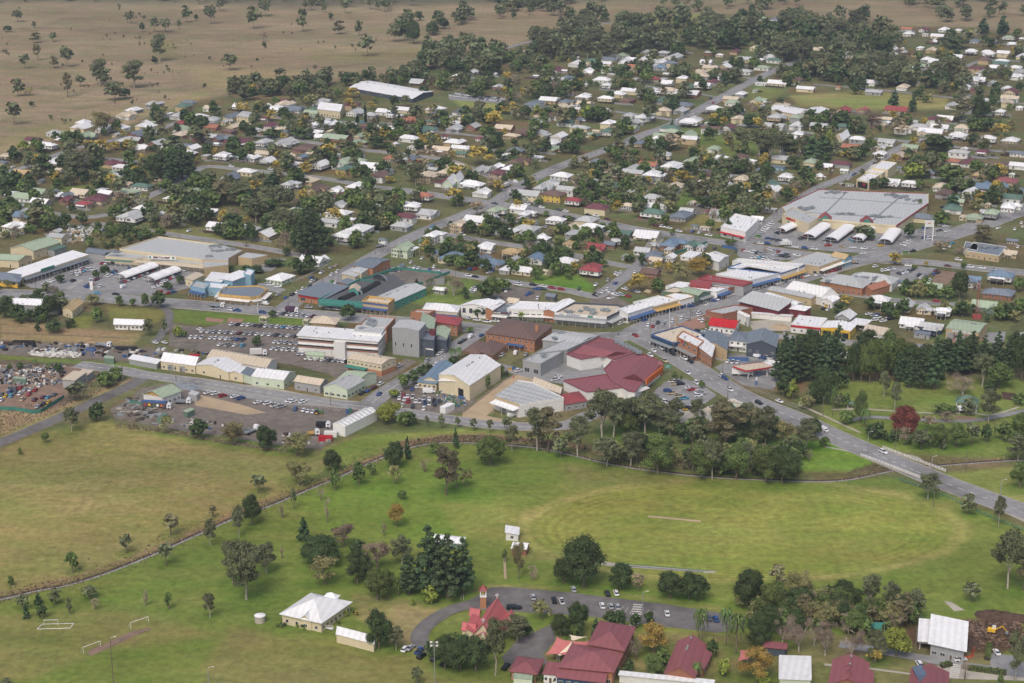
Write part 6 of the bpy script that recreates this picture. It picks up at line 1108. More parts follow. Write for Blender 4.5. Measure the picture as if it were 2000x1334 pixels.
def leafmat(k):
    if k not in LEAF:
        c = rgb(*KCOL[k]); m = bpy.data.materials.new('leaves_'+KOBJ[k]+'_'+str(len(LEAF))); m.use_nodes = True; N_, L = m.node_tree.nodes, m.node_tree.links
        b = N_['Principled BSDF']; b.inputs['Roughness'].default_value = .8; b.inputs['Specular IOR Level'].default_value = .15
        a = N_.new('ShaderNodeAttribute'); a.attribute_name = 'tint'; oi = N_.new('ShaderNodeObjectInfo')
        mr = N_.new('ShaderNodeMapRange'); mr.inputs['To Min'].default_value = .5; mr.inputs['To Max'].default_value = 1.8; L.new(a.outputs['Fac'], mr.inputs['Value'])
        m2 = N_.new('ShaderNodeMapRange'); m2.inputs['To Min'].default_value = .85; m2.inputs['To Max'].default_value = 1.18; L.new(oi.outputs['Random'], m2.inputs['Value'])
        mu = N_.new('ShaderNodeMath'); mu.operation = 'MULTIPLY'; L.new(mr.outputs[0], mu.inputs[0]); L.new(m2.outputs[0], mu.inputs[1])
        hs = N_.new('ShaderNodeHueSaturation'); hs.inputs['Color'].default_value = c; m3 = N_.new('ShaderNodeMapRange'); m3.inputs['To Min'].default_value = .485; m3.inputs['To Max'].default_value = .51
        L.new(oi.outputs['Random'], m3.inputs['Value']); L.new(m3.outputs[0], hs.inputs['Hue']); L.new(mu.outputs[0], hs.inputs['Value']); L.new(hs.outputs[0], b.inputs['Base Color'])
        LEAF[k] = m
    return LEAF[k]
ICO_V = None
def ico():
    global ICO_V
    if ICO_V is None:
        bm = bmesh.new(); bmesh.ops.create_icosphere(bm, subdivisions=1, radius=1); ICO_V = (np.array([v.co for v in bm.verts]), np.array([[v.index for v in f.verts] for f in bm.faces])); bm.free()
    return ICO_V
def lobes(k, rs):
    L = []
    if k in 'fglr':
        n = 20
        for i in range(n):
            a = rs.uniform(0, 6.283); z = rs.beta(1.2, 1.1); rr = .36*math.sqrt(max(0, 1-(2*(z-.42))**2*.8))*rs.uniform(.55, 1); L.append((rr*math.cos(a), rr*math.sin(a), .26+.6*z, rs.uniform(.13, .2), .8))
        L.append((0, 0, .55, .3, 1.0))
    elif k in 'yo':
        for i in range(22):
            a = rs.uniform(0, 6.283); z = rs.beta(1.5, 1.0); rr = .38*rs.uniform(.3, 1)*(1-.35*z); L.append((rr*math.cos(a), rr*math.sin(a), .3+.58*z, rs.uniform(.09, .16), .6))
    elif k in 'eEkR':
        n = 30 if k in 'eE' else 22
        for i in range(n):
            a = i*2.399+rs.uniform(-.4, .4); z = rs.beta(1.15, .95); rr = math.sqrt(rs.uniform(.02, 1))*.4*math.sqrt(max(.12, 1-((z-.45)/.62)**2)); L.append((rr*math.cos(a), rr*math.sin(a), .34+.56*z, rs.uniform(.09, .15), .62))
        if k in 'eE': L.append((0, 0, .66, .24, .8))
    elif k == 'b':
        for i in range(14): a = rs.uniform(0, 6.283); z = rs.uniform(0, 1); rr = .36*rs.uniform(.2, 1); L.append((rr*math.cos(a), rr*math.sin(a), .3+.6*z, .14, .7))
    elif k == 'n':
        for i in range(18): z = i/17; a = i*2.4; rr = .33*(1-z)**.7; L.append((rr*math.cos(a), rr*math.sin(a), .14+.78*z, .17*(1-z*.75)+.02, .9))
    elif k == 'N':
        for lv in range(13):
            z = lv/12.; R_ = .46*(1-z)**.55*(1 if z > .12 else .8)+.03; m = max(2, int(6-4*z))
            for i in range(m): a = 6.283*i/m+lv*1.1+rs.uniform(-.3, .3); rr = R_*rs.uniform(.5, .85); L.append((rr*math.cos(a), rr*math.sin(a), .2+.76*z+rs.uniform(-.03, .03), .125*(1-z*.5), .62))
            L.append((0, 0, .2+.76*z, .1*(1-z*.6), .8))
    elif k == 'c':
        for i in range(10): z = i/9; L.append((rs.uniform(-.04, .04), rs.uniform(-.04, .04), .06+.86*z, .42*(1-z**2*.75)*.8, .35))
    return L
def crown(k, seed, nq, q, H=12., W=9.):
    """crown of leaf-sized faces round many lobes; metres, base at the origin"""
    rs = np.random.RandomState(seed); V = []; F4 = []; T = []
    if k == 'p':
        P = []; n = 26
        for i in range(n):
            a = 6.283*i/n+rs.uniform(-.1, .1); up = rs.uniform(.0, .22); L_ = rs.uniform(.38, .5)
            prev = None
            for j in range(6):
                t = j/5.; r_ = L_*t; z = .82+up*math.sin(t*2.4)*1.0-.42*t*t*(1.0 if up < .12 else .6); w_ = .035*(1-t*.8)+.015
                c, s = math.cos(a), math.sin(a); P1 = (r_*c-w_*s, r_*s+w_*c, z-.02); P2 = (r_*c+w_*s, r_*s-w_*c, z-.02); Pm = (r_*c, r_*s, z+.012)
                V += [P1, Pm, P2]
                if prev is not None: b = len(V)-6; F4 += [(b, b+1, b+4, b+3), (b+1, b+2, b+5, b+4)]; T += [rs.rand(), rs.rand()]
                prev = 1
        V = np.array(V)*[W, W, H]; return V, np.array(F4), np.array(T), None
    L = lobes(k, rs); w_ = np.array([l[3]**2 for l in L]); w_ /= w_.sum(); idx = rs.choice(len(L), nq, p=w_); La = np.array(L)
    d = rs.normal(size=(nq, 3)); d /= np.linalg.norm(d, axis=1)[:, None]; rad = (rs.uniform(.35, 1.25, nq) if k in 'eEkRyoN' else rs.uniform(.6, 1.12, nq))[:, None]
    c = La[idx, :3]*[W, W, H]; sc = np.stack([La[idx, 3]*W, La[idx, 3]*W, La[idx, 3]*W*La[idx, 4]], 1)
    pos = c+d*sc*rad
    nrm = d+rs.normal(size=(nq, 3))*.45+[0, 0, .35]; nrm /= np.linalg.norm(nrm, axis=1)[:, None]
    t1 = np.cross(nrm, rs.normal(size=(nq, 3))); t1 /= np.linalg.norm(t1, axis=1)[:, None]; t2 = np.cross(nrm, t1)
    s1 = q*rs.uniform(.6, 1.3, nq)[:, None]; s2 = s1*rs.uniform(.5, 1, nq)[:, None]
    if k == 'b': s1 = q*rs.uniform(1.6, 3.2, nq)[:, None]; s2 = q*.14*np.ones((nq, 1)); nrm = nrm
    if k == 'R': s2 = s2*.7
    V = np.stack([pos-t1*s1-t2*s2, pos+t1*s1-t2*s2*.6, pos+t1*s1*.7+t2*s2, pos-t1*s1*.8+t2*s2*.8], 1).reshape(-1, 3)
    F = np.arange(nq*4).reshape(-1, 4); lt = rs.rand(len(L)); T = np.clip(.5*lt[idx]+.5*rs.rand(nq)+.0, 0, 1)
    if k == 'y': T = np.clip(T*1.0, 0, 1)
    core = None
    if k not in 'bkR':
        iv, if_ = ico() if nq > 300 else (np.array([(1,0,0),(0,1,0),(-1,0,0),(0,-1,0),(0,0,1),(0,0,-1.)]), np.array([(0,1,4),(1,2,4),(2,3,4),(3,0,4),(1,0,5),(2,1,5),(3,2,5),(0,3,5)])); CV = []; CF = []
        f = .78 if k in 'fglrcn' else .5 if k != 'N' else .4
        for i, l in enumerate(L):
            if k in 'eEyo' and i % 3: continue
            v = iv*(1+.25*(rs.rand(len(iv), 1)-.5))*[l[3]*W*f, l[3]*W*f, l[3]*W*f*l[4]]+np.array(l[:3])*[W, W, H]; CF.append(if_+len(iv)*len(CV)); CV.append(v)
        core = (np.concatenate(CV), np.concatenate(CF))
    return V, F, T, core
def trunk(k, seed, H=12., W=9.):
    rs = random.Random(seed); b = MB(); hb = .45 if k in 'eEkR' else .3
    if k == 'p': b.tube((0,0,0), (.1,0,H*.42), .2, .15, 7); b.tube((.1,0,H*.42), (0,0,H*.84), .15, .13, 7); return b
    if k in 'nNc': b.tube((0,0,0), (0,0,H*.95), .32, .04, 7); return b
    r0 = (.028*H+.05)*(.55 if k in 'eEk' else .8); b.tube((0,0,0), (.02*H*rs.uniform(-1,1), .02*H*rs.uniform(-1,1), H*hb*.6), r0*1.25, r0*.8, 7)
    p0 = (0, 0, H*hb*.58)
    for i in range(6 if k in 'bkReEo' else 4):
        a = rs.uniform(0, 6.283); q = (math.cos(a)*W*rs.uniform(.08, .2), math.sin(a)*W*rs.uniform(.08, .2), H*rs.uniform(hb+.08, hb+.25)); b.tube(p0, q, r0*.62, r0*.33, 5)
        for j in range(2 if k not in 'b' else 4): a2 = a+rs.uniform(-1.1, 1.1); b.tube(q, (q[0]+math.cos(a2)*W*rs.uniform(.08, .2), q[1]+math.sin(a2)*W*rs.uniform(.08, .2), min(H*.92, q[2]+H*rs.uniform(.1, .3))), r0*.33, r0*.08, 4)
    return b
TM = {}
ASP = dict(e=.8, E=.75, f=1.0, g=.95, y=1.15, b=.95, n=.6, N=.42, p=.5, r=.9, R=.8, o=1.2, l=1.05, k=.7, c=.25)
def tmesh(k, var, lod):
    key = (k, var, lod)
    if key not in TM:
        H = 12.; W = 12.*ASP[k]; nq, q = {3: (6500, .17), 2: (3400, .24), 1: (1400, .36)}[lod]
        if k in 'R': nq = int(nq*.6)
        if k == 'b': nq = int(nq*.5)
        V, F, T, core = crown(k, var*31+ord(k), nq, q, H, W)
        me = npmesh('crown', V, F, leafmat(k), None, T)
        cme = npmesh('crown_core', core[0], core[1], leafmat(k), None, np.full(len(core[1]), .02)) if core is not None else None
        TM[key] = (me, trunk(k, var, H, W).mesh('trunk', M['palebark'] if k in 'eEb' else M['bark'], True), cme)
        if cme is not None:            # join the core into the crown mesh
            V2 = np.concatenate([V, core[0]]); nv = len(V)
            me2 = bpy.data.meshes.new('crown'); lt = np.concatenate([np.full(len(F), 4), np.full(len(core[1]), 3)]); li = np.concatenate([F.ravel(), (core[1]+nv).ravel()])
            me2.vertices.add(len(V2)); me2.vertices.foreach_set('co', V2.astype(np.float32).ravel()); me2.loops.add(len(li)); me2.loops.foreach_set('vertex_index', li.astype(np.int32))
            me2.polygons.add(len(lt)); me2.polygons.foreach_set('loop_start', (np.cumsum(lt)-lt).astype(np.int32)); me2.polygons.foreach_set('loop_total', lt.astype(np.int32)); me2.materials.append(leafmat(k))
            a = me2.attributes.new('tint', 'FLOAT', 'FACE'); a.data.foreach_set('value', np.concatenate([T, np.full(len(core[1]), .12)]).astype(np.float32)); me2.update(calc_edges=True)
            bpy.data.meshes.remove(me); bpy.data.meshes.remove(cme); TM[key] = (me2, TM[key][1])
        else: TM[key] = (me, TM[key][1])
    return TM[key]
# photo position of the trunk foot, height px, width px, kind
TREES = """
740 1268 76 58 f;774 1270 44 34 e;22 1144 20 14 g;142 1118 42 26 g;247 1080 36 27 e;334 1047 42 32 k;417 1011 24 17 k;324 1105 44 28 e;411 1066 52 26 e;467 1050 62 26 e;481 1171 108 78 E;455 1140 84 50 e;45 1190 28 24 e;75 1180 22 16 n;52 1208 28 13 n;83 1207 26 22 f;109 1180 30 26 e;175 1170 24 30 e;186 1190 22 20 b;136 1199 30 14 e;285 1183 28 18 b;330 1190 36 16 g;410 1206 46 28 e;12 1340 14 20 e;
520 880 50 44 f;580 890 45 70 o;650 920 42 38 f;584 947 48 58 o;505 963 36 30 e;493 1025 58 42 f;574 994 40 12 e;627 978 26 16 b;655 958 48 20 g;701 947 46 28 g;725 929 26 20 g;771 912 50 42 f;796 897 44 14 n;770 945 36 32 o;830 922 26 22 b;786 976 20 20 g;775 1030 46 38 y;750 1046 24 16 b;640 1020 50 14 b;551 1012 28 16 b;594 1056 42 26 n;871 967 95 56 k;891 952 40 36 R;912 950 34 30 o;848 885 22 22 g;890 876 42 12 n;958 908 58 64 g;551 1091 24 10 b;628 1106 58 82 f;636 1142 54 66 o;699 1141 66 54 f;700 1088 34 36 f;672 1068 50 50 R;738 1112 60 60 R;785 1102 54 42 e;738 1172 62 56 g;757 1160 46 40 g;779 1163 40 12 g;
800 1160 78 46 N;838 1158 125 62 N;875 1168 118 66 N;905 1160 104 50 N;856 1150 100 50 N;840 1178 34 34 l;806 1182 12 12 l;520 1120 58 44 e;1014 1132 74 32 o;985 1098 28 10 g;1040 1133 30 22 b;1100 1141 50 40 f;1140 1145 96 84 f;1058 1210 36 50 o;968 1320 110 46 E;1010 1252 46 56 e;1030 1246 26 24 f;870 1306 62 60 f;900 1308 66 70 f;930 1311 66 60 f;885 1290 50 50 g;838 1285 30 26 f;1096 1243 44 42 f;1130 1240 66 46 f;1125 1247 28 24 g;1164 1248 40 22 n;1192 1222 28 32 f;814 1335 30 26 e;
1212 1153 52 52 f;1245 1155 34 28 R;1309 1168 52 56 f;1345 1172 54 40 f;1364 1174 50 44 f;1461 1187 76 62 f;1506 1215 74 66 g;1560 1185 66 74 o;1516 1146 42 36 k;1584 1221 44 54 o;1486 1265 66 56 f;1528 1259 46 40 b;1560 1273 64 60 b;1590 1262 50 40 b;1418 1260 70 34 p;1437 1277 72 42 p;1364 1254 60 28 p;1371 1254 66 28 p;1276 1275 56 68 y;1242 1289 38 32 b;1228 1309 22 24 f;1276 1322 40 46 g;1294 1300 34 34 g;1210 1227 34 30 f;1242 1227 28 30 f;1268 1219 24 24 f;1480 1330 60 78 y;1414 1320 34 28 l;1360 1327 34 28 p;1390 1285 36 24 f;1490 1340 26 34 l;
1650 1192 58 64 f;1616 1184 40 34 f;1698 1195 74 44 E;1738 1195 58 36 e;1788 1207 54 38 e;1896 1175 36 40 e;1968 1150 112 70 E;1998 1153 80 46 k;1676 1227 42 30 f;1638 1223 42 56 o;1612 1281 62 50 b;1662 1285 56 56 b;1709 1293 60 44 e;1706 1296 28 38 y;1750 1282 54 60 l;1983 1329 92 44 E;1726 1220 26 40 o;1610 1222 36 40 o;1884 1327 40 22 b;1955 1333 16 14 g;
1049 881 84 52 E;1070 882 84 56 k;1095 894 38 34 e;1128 891 76 48 E;1185 911 54 58 e;1232 910 66 52 e;1285 925 74 72 g;1369 934 62 54 g;1391 936 76 44 e;1437 936 68 58 g;1496 942 70 60 g;1528 944 72 66 f;1812 975 50 46 e;1890 1007 42 30 e;1950 1030 60 24 e;1611 874 22 22 g;1580 902 24 20 b;1992 954 52 40 g;1988 900 50 46 e;
1176 855 92 66 E;1198 854 80 50 E;1260 846 76 70 E;1288 848 60 46 e;1225 840 60 56 e;1332 868 40 36 f;1296 850 26 24 f;1416 870 86 84 k;1406 868 76 60 o;1448 866 60 46 f;1494 872 76 52 e;1530 872 50 46 o;1575 880 60 52 e;1592 852 34 30 f;1352 836 20 26 o;1318 740 14 14 g;1370 758 16 14 g;1330 742 10 6 g;1549 780 38 24 l;1530 774 36 36 f;1540 750 80 44 N;1522 745 66 36 N;1560 745 78 44 N;1585 745 72 40 N;1548 738 66 50 f;1590 790 46 40 f;1575 798 26 36 o;
1612 748 96 40 N;1634 740 100 40 N;1666 746 76 34 f;1682 746 70 36 g;1698 748 80 44 g;1712 745 82 44 g;1730 735 92 52 g;1760 720 60 44 g;1775 757 60 28 N;1798 759 78 36 N;1824 760 98 42 N;1754 746 60 24 N;1868 736 84 40 N;1896 730 80 40 N;1946 722 72 36 N;1972 725 66 34 N;1996 745 90 50 f;1920 728 70 36 N;1845 725 60 36 N;1985 705 60 40 f;
1640 760 36 36 f;1608 765 46 40 f;1615 790 60 40 f;1626 812 58 18 p;1651 796 28 20 g;1636 798 28 24 e;1679 826 64 28 g;1688 836 36 28 p;1726 777 52 24 e;1747 804 58 24 e;1652 828 26 34 g;1712 857 32 40 f;1768 855 62 58 r;1812 842 30 34 R;1768 868 36 28 b;1798 878 36 44 e;1834 875 46 36 g;1866 872 46 46 g;1898 869 42 30 e;1926 864 36 26 f;1958 861 40 34 g;1990 856 50 36 g;1846 808 22 46 g;1848 824 20 36 b;1880 772 40 60 b;1891 813 36 28 e;1930 825 64 44 e;1950 758 50 58 g;1918 756 66 44 E;1934 770 20 30 f;1990 790 24 30 g;1740 862 16 30 f;1700 850 20 24 f;
140 843 46 34 e;190 823 36 36 f;90 865 22 16 g;38 887 14 10 g;261 836 18 20 b;326 847 34 30 o;390 858 40 40 f;456 870 46 56 o;148 784 36 42 e;206 757 32 40 g;228 743 28 30 g;40 722 14 16 f;114 728 20 24 f;68 715 14 12 p;96 723 14 12 p;20 722 12 12 g;
762 826 42 48 l;792 832 30 34 g;788 760 30 26 g;770 777 18 24 l;808 752 30 28 f;835 728 18 26 f;822 735 20 22 f;804 830 24 24 f;834 834 22 10 e;862 838 28 12 e;894 835 20 12 e;925 841 24 16 e;957 845 26 14 e;990 842 28 20 e;1000 883 52 26 e;952 760 30 14 g;980 736 24 14 g;990 736 12 10 f;884 706 26 20 p;896 700 22 16 p;885 712 16 26 f;
191 631 34 24 g;233 598 22 18 g;260 598 16 14 g;284 600 28 18 g;311 602 34 34 f;184 597 22 44 o;10 620 42 40 f;35 628 34 36 f;60 630 26 30 f;98 620 44 34 f;82 625 30 30 f;120 612 30 30 e;74 647 14 16 f;105 650 26 40 f;130 640 24 30 b;138 640 18 24 f;290 656 34 20 e;322 655 34 12 e;348 658 22 22 l;359 658 14 16 g;206 538 20 22 f;188 545 18 16 f;118 553 16 20 f;352 555 18 20 f;328 567 16 26 f;176 484 24 20 g;190 462 20 20 g;215 452 18 24 f;235 455 18 24 g;265 462 16 24 f;
584 494 70 32 N;597 500 90 38 N;608 494 84 34 N;624 496 76 34 N;580 536 30 40 f;604 532 34 40 f;554 490 40 30 b;482 482 12 14 b;680 626 32 34 f;532 620 14 18 f;502 676 20 22 f;690 486 18 20 f;702 474 24 14 p;657 494 24 12 p;452 532 14 16 f;536 520 14 40 f;500 532 12 40 f;560 500 16 20 f;480 528 10 20 f;
938 620 24 28 f;1018 626 16 20 l;918 650 12 18 g;948 588 40 36 f;962 586 46 36 g;984 568 24 34 g;908 584 22 22 f;886 578 40 44 b;840 574 36 34 b;814 564 20 14 n;890 520 24 22 f;1050 548 34 26 g;1078 534 40 34 f;1108 538 18 22 f;1122 534 24 22 y;1158 496 18 18 f;832 490 22 26 y;1076 498 16 12 f;1028 490 16 16 f;
1248 570 34 52 y;1284 528 18 28 y;1364 540 38 50 y;1328 550 38 44 o;1306 535 24 24 y;1380 526 30 26 f;1284 572 30 30 g;1254 520 26 22 f;1230 512 14 22 f;1428 480 14 24 g;1494 494 12 14 b;1313 460 14 12 g;1640 612 22 28 f;1652 596 20 32 y;1800 584 34 28 o;1848 584 28 28 g;1874 584 54 36 f;1836 494 24 32 R;1870 498 22 28 b;1920 480 40 44 k;1748 516 22 40 y;1786 526 10 12 g;1808 522 12 14 y;1882 526 16 14 g;1990 570 30 26 g;
200 264 46 48 o;240 270 16 16 y;46 294 20 28 l;68 287 18 20 f;108 276 20 18 f;172 290 16 32 y;224 294 18 30 y;246 292 18 26 f;156 352 54 56 e;188 342 36 36 f;284 326 24 44 y;262 350 26 34 y;280 354 26 24 y;312 352 50 50 f;336 358 62 40 N;356 350 66 40 N;370 348 44 26 N;312 372 22 30 R;232 396 22 32 R;338 426 34 44 o;226 428 30 42 g;76 446 38 44 k;102 434 20 24 l;20 416 20 22 R;142 416 18 16 f;302 296 14 22 f;38 312 14 18 f;60 318 20 18 f;74 326 26 20 b;78 346 16 20 f;58 372 22 30 f;38 374 16 20 f;113 370 14 20 f;340 280 16 34 f;
688 192 22 38 y;683 215 24 26 y;725 214 16 20 y;606 206 22 40 o;714 240 40 7 c;698 239 14 9 c;780 241 18 10 c;538 206 18 18 g;662 262 24 26 f;496 270 18 14 f;640 314 34 54 y;554 275 16 20 y;598 340 24 34 y;540 334 20 26 y;560 336 20 22 f;570 354 26 12 n;664 352 18 28 y;708 350 14 22 o;760 358 14 28 y;712 368 20 22 l;532 364 26 28 N;496 374 24 38 y;592 394 26 30 y;612 390 18 20 o;436 434 26 26 y;464 432 18 24 y;482 438 16 18 y;650 436 30 44 y;638 398 24 30 f;704 408 34 28 g;728 410 34 38 o;434 400 46 50 k;472 402 44 50 e;540 410 46 66 e;500 436 50 44 e;550 440 36 26 e;600 362 14 20 f;760 394 22 32 f;778 272 26 32 g;740 290 26 44 f;590 270 22 50 f;530 270 18 44 f;610 466 54 44 f;
824 282 22 24 y;846 286 26 34 y;964 250 34 48 y;952 264 18 36 g;934 322 36 56 y;884 308 14 16 y;1112 288 18 24 y;1156 276 10 10 y;1161 354 24 30 y;888 400 32 44 y;1012 414 24 30 y;1034 452 24 38 y;940 458 22 20 y;1030 370 24 26 f;1067 423 12 14 g;1112 431 10 18 g;1052 401 16 20 g;1130 374 30 36 b;1184 381 40 30 e;1174 414 26 34 g;928 354 20 20 f;970 366 20 50 b;812 364 48 30 e;834 326 36 50 R;996 442 24 30 f;970 458 30 36 f;920 456 26 30 f;932 422 30 34 R;1096 248 38 36 k;1150 236 30 34 l;1050 228 24 22 l;
1332 364 32 46 y;1479 362 22 20 y;1392 372 26 32 f;1308 412 50 46 e;1372 394 40 42 k;1432 402 42 46 f;1472 412 34 40 o;1440 338 22 42 f;1310 292 30 54 R;1394 256 24 32 f;1450 300 50 40 E;1482 308 56 50 E;1504 318 60 46 E;1526 312 56 44 e;1540 308 46 36 f;1442 298 12 10 n;1548 330 22 36 f;1584 312 44 30 N;1572 360 34 46 f;1530 382 16 16 y;1552 388 20 20 y;1536 394 28 30 f;1248 426 34 28 e;1280 424 30 22 g;1299 440 22 20 g;1388 450 24 20 g;1422 456 28 16 f;1206 418 28 26 y;1222 250 20 32 f;1224 262 18 34 l;1313 252 18 12 n;1312 222 34 18 N;1524 214 24 20 f;
1744 234 18 26 y;1806 252 22 24 y;1954 266 24 48 y;1664 312 18 28 y;1620 280 28 22 l;1642 250 34 38 f;1702 252 40 48 R;1754 268 32 40 R;1822 328 32 22 l;1784 350 32 44 l;1830 296 32 70 f;1812 324 16 26 f;1608 306 40 30 N;1612 320 22 30 f;1860 356 34 60 g;1972 382 16 22 y;1956 346 24 22 y;1880 236 40 56 k;1912 232 44 40 f;1838 440 30 36 g;1860 408 30 26 N;1904 410 22 34 o;1704 370 22 20 f;1796 414 26 10 p;1776 466 30 26 f;1684 466 26 40 e;1700 470 20 24 f;1745 210 34 20 N;1782 218 28 16 N;1864 94 22 60 f;1838 106 14 20 y;1862 110 12 22 y;1740 82 30 40 f;1920 66 30 22 N;1958 72 38 24 N;
35 43 23 22 e;15 62 12 18 f;67 54 12 12 e;69 84 20 22 k;104 82 18 16 e;74 118 32 18 k;49 134 28 24 e;106 133 24 20 k;131 131 40 26 e;195 165 50 36 E;204 168 34 34 e;262 172 54 46 E;225 196 36 40 e;245 192 20 24 f;133 190 50 22 k;157 169 22 20 e;28 244 44 30 e;36 188 34 28 e;58 187 16 20 o;62 208 10 12 f;249 45 20 12 e;257 47 26 12 e;278 62 18 13 f;282 40 10 8 e;302 63 30 18 e;324 63 26 22 e;312 120 54 32 E;302 126 16 14 f;364 44 34 22 E;383 40 12 10 f;350 58 20 10 e;302 222 22 14 e;412 47 36 26 e;430 22 24 18 e;495 56 44 30 E;518 32 32 26 e;592 62 44 24 E;662 67 26 26 k;646 39 14 12 f;632 24 16 12 e;596 20 20 12 e;608 20 22 18 e;674 26 26 18 e;701 70 30 18 e;718 110 40 32 E;515 82 20 24 b;516 94 12 12 f;449 137 30 34 e;546 153 20 24 e;668 157 18 18 e;738 20 20 12 e;752 12 18 12 e;758 15 14 12 e;770 82 34 30 e;790 80 42 30 f;808 86 46 32 f;455 182 34 26 e;478 180 32 28 e;500 178 36 32 e;524 178 24 24 f;
"""
BIG = []
for t in TREES.replace('\n', '').split(';'):
    t = t.split()
    if t: BIG.append((float(t[0]), float(t[1]), float(t[2])*1.05, float(t[3])*(1.14 if t[4] not in 'pc' else 1), t[4]))
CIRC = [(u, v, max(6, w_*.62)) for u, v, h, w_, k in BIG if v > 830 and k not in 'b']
def clear(x, y, r):
    if road_dist(x, y)[0] < r*.6+.5: return False
    for fx, fy, fr in FOOT:
        if (fx-x)**2+(fy-y)**2 < (fr*.72+r*.6)**2: return False
    return True
# scattered garden and bush trees, densities and kinds by zone (photo outlines of real ground areas)
SC = [  # outline, count, kinds, height range m, check clearance
 ('0,300 200,262 440,185 700,165 830,150 900,120 960,110 1160,70 1200,100 1200,210 1000,215 860,185 840,215 1200,215 1200,300 1000,400 820,440 720,380 560,345 400,330 200,400 0,400', 330, 'ffggeeoykbfgeffk', (4.5, 11), 1),
 ('1200,60 1500,20 1720,60 1750,60 1760,190 1600,170 1460,170 1340,240 1200,300', 150, 'ffggeekoffe', (5, 12), 1),
 ('1500,130 1900,70 2000,70 2000,400 1900,420 1820,380 1650,370 1480,440 1380,400 1200,400 1060,400 1200,300 1400,230 1500,200 1660,240 1900,240 1760,190 1540,180', 250, 'ffggeeoykbfgfek', (4.5, 10.5), 1),
 ('0,400 200,430 400,340 560,350 720,380 820,440 700,490 560,490 400,460 200,440 0,470', 130, 'ffggeekobfgf', (4.5, 11), 1),
 ('860,440 1200,450 1240,520 1100,550 900,530 780,500', 70, 'ffggobffg', (3.5, 8), 1),
 ('1200,300 1500,300 1520,380 1440,440 1200,440 1100,400', 70, 'ffggobekf', (4, 10), 1),
 ('1680,560 2010,560 2010,640 1700,620', 26, 'ffggob', (3.5, 8), 1), ('0,6 560,6 840,60 800,130 560,150 380,190 200,250 0,290', 150, 'eekfb', (1.2, 4), 0), ('0,560 130,575 150,640 0,650', 26, 'ffgeb', (3, 7), 0), ('440,180 700,160 830,140 840,160 700,176 560,190 450,200', 44, 'ffeek', (6, 12), 1),
 ('830,96 960,106 1000,120 960,150 880,150 820,140', 46, 'eekfEEf', (8, 16), 1), ('1060,72 1180,30 1240,60 1200,120 1080,120 1000,120', 50, 'eEkeEfe', (10, 19), 1),
 ('1200,60 1330,40 1460,70 1440,110 1330,110 1200,116', 44, 'eEkeEfe', (10, 19), 1), ('1440,60 1700,40 1740,80 1740,120 1600,130 1450,120', 62, 'eEkeEffe', (10, 20), 1),
 ('1500,140 1650,140 1900,150 1880,176 1700,172 1600,160', 56, 'eEkeEffe', (9, 17), 1), ('1700,-8 2010,-20 2010,40 1840,46 1780,20', 60, 'eEke', (9, 18), 0), ('-20,-14 300,-10 300,2 -20,6', 40, 'eEkf', (8, 15), 0),
 ('300,-12 560,-14 560,6 400,10 300,2', 40, 'eEkf', (8, 16), 0), ('560,-20 800,-20 830,20 740,24 560,10', 44, 'eEke', (8, 17), 0), ('780,40 1000,-10 1020,20 900,50 800,90 770,80', 60, 'eEkef', (9, 18), 0),
 ('940,30 1010,0 1120,-10 1120,30 1000,44', 60, 'eEffe', (9, 18), 0), ('1160,-15 1700,-15 1700,20 1300,26 1160,24', 44, 'eEke', (10, 20), 0),
 ('800,862 930,852 1180,868 1180,885 1040,866 860,866', 30, 'bofb', (1.0, 2.2), 0), ('1180,870 1300,876 1560,890 1560,934 1400,930 1200,904', 90, 'gfeog', (4, 11), 0), ('1200,825 1300,812 1400,836 1500,840 1600,862 1560,880 1200,868', 46, 'eogfk', (6, 13), 0), ('1520,690 2010,700 2010,735 1850,730 1640,735 1520,730', 46, 'NfgfNn', (7, 17), 0),
 ('180,445 300,452 400,470 330,462 200,490', 34, 'gffo', (2, 6), 1), ('1700,850 1860,868 1860,880 1730,870', 14, 'gfe', (2, 5), 0), ('1480,1190 1800,1200 1780,1240 1500,1240', 40, 'ogbkf', (4, 10), 1), ('650,1195 700,1195 690,1222 640,1222', 12, 'lyg', (1.4, 2.6), 0),
 ('530,1218 620,1228 615,1236 530,1226', 9, 'glf', (1, 2), 0), ('1000,1300 1280,1320 1280,1334 1000,1334', 8, 'gf', (1.5, 3), 1), ('1440,1180 1560,1200 1560,1230 1440,1225', 10, 'ofg', (3, 7), 0), ('1230,760 1260,775 1250,800 1215,800', 8, 'ff', (1, 2), 0),
]
def inpoly(x, y, P):
    c = False; n = len(P)
    for i in range(n):
        x0, y0 = P[i]; x1, y1 = P[(i+1) % n]
        if (y0 > y) != (y1 > y) and x < (x1-x0)*(y-y0)/(y1-y0)+x0: c = not c
    return c
rs = random.Random(5); SMALL = []
for s, n, kinds, (h0, h1), chk in SC:
    if chk: n = int(n*2.3); h0 *= 1.1; h1 *= 1.34
    P = pts(s); u0, u1 = min(p[0] for p in P), max(p[0] for p in P); v0, v1 = min(p[1] for p in P), max(p[1] for p in P); got = 0; tr = 0
    while got < n and tr < n*40:
        tr += 1; u, v = rs.uniform(u0, u1), rs.uniform(v0, v1)
        if got > 3 and rs.random() < .45: u, v = SMALL[-1][0]+rs.gauss(0, 9*ppm(v)/2), SMALL[-1][1]+rs.gauss(0, 3)
        if not inpoly(u, v, P): continue
        k = rs.choice(kinds); h = rs.uniform(h0, h1)*(1.15 if k in 'eEN' else .85 if k in 'ybo' else 1); w_ = h*ASP[k]*rs.uniform(.85, 1.25)
        x, y, _ = at(u, v)
        if chk and not clear(x, y, min(w_*.5, 3.4)): continue
        got += 1; SMALL.append((u, v, h*vpm(v), w_*ppm(v), k))
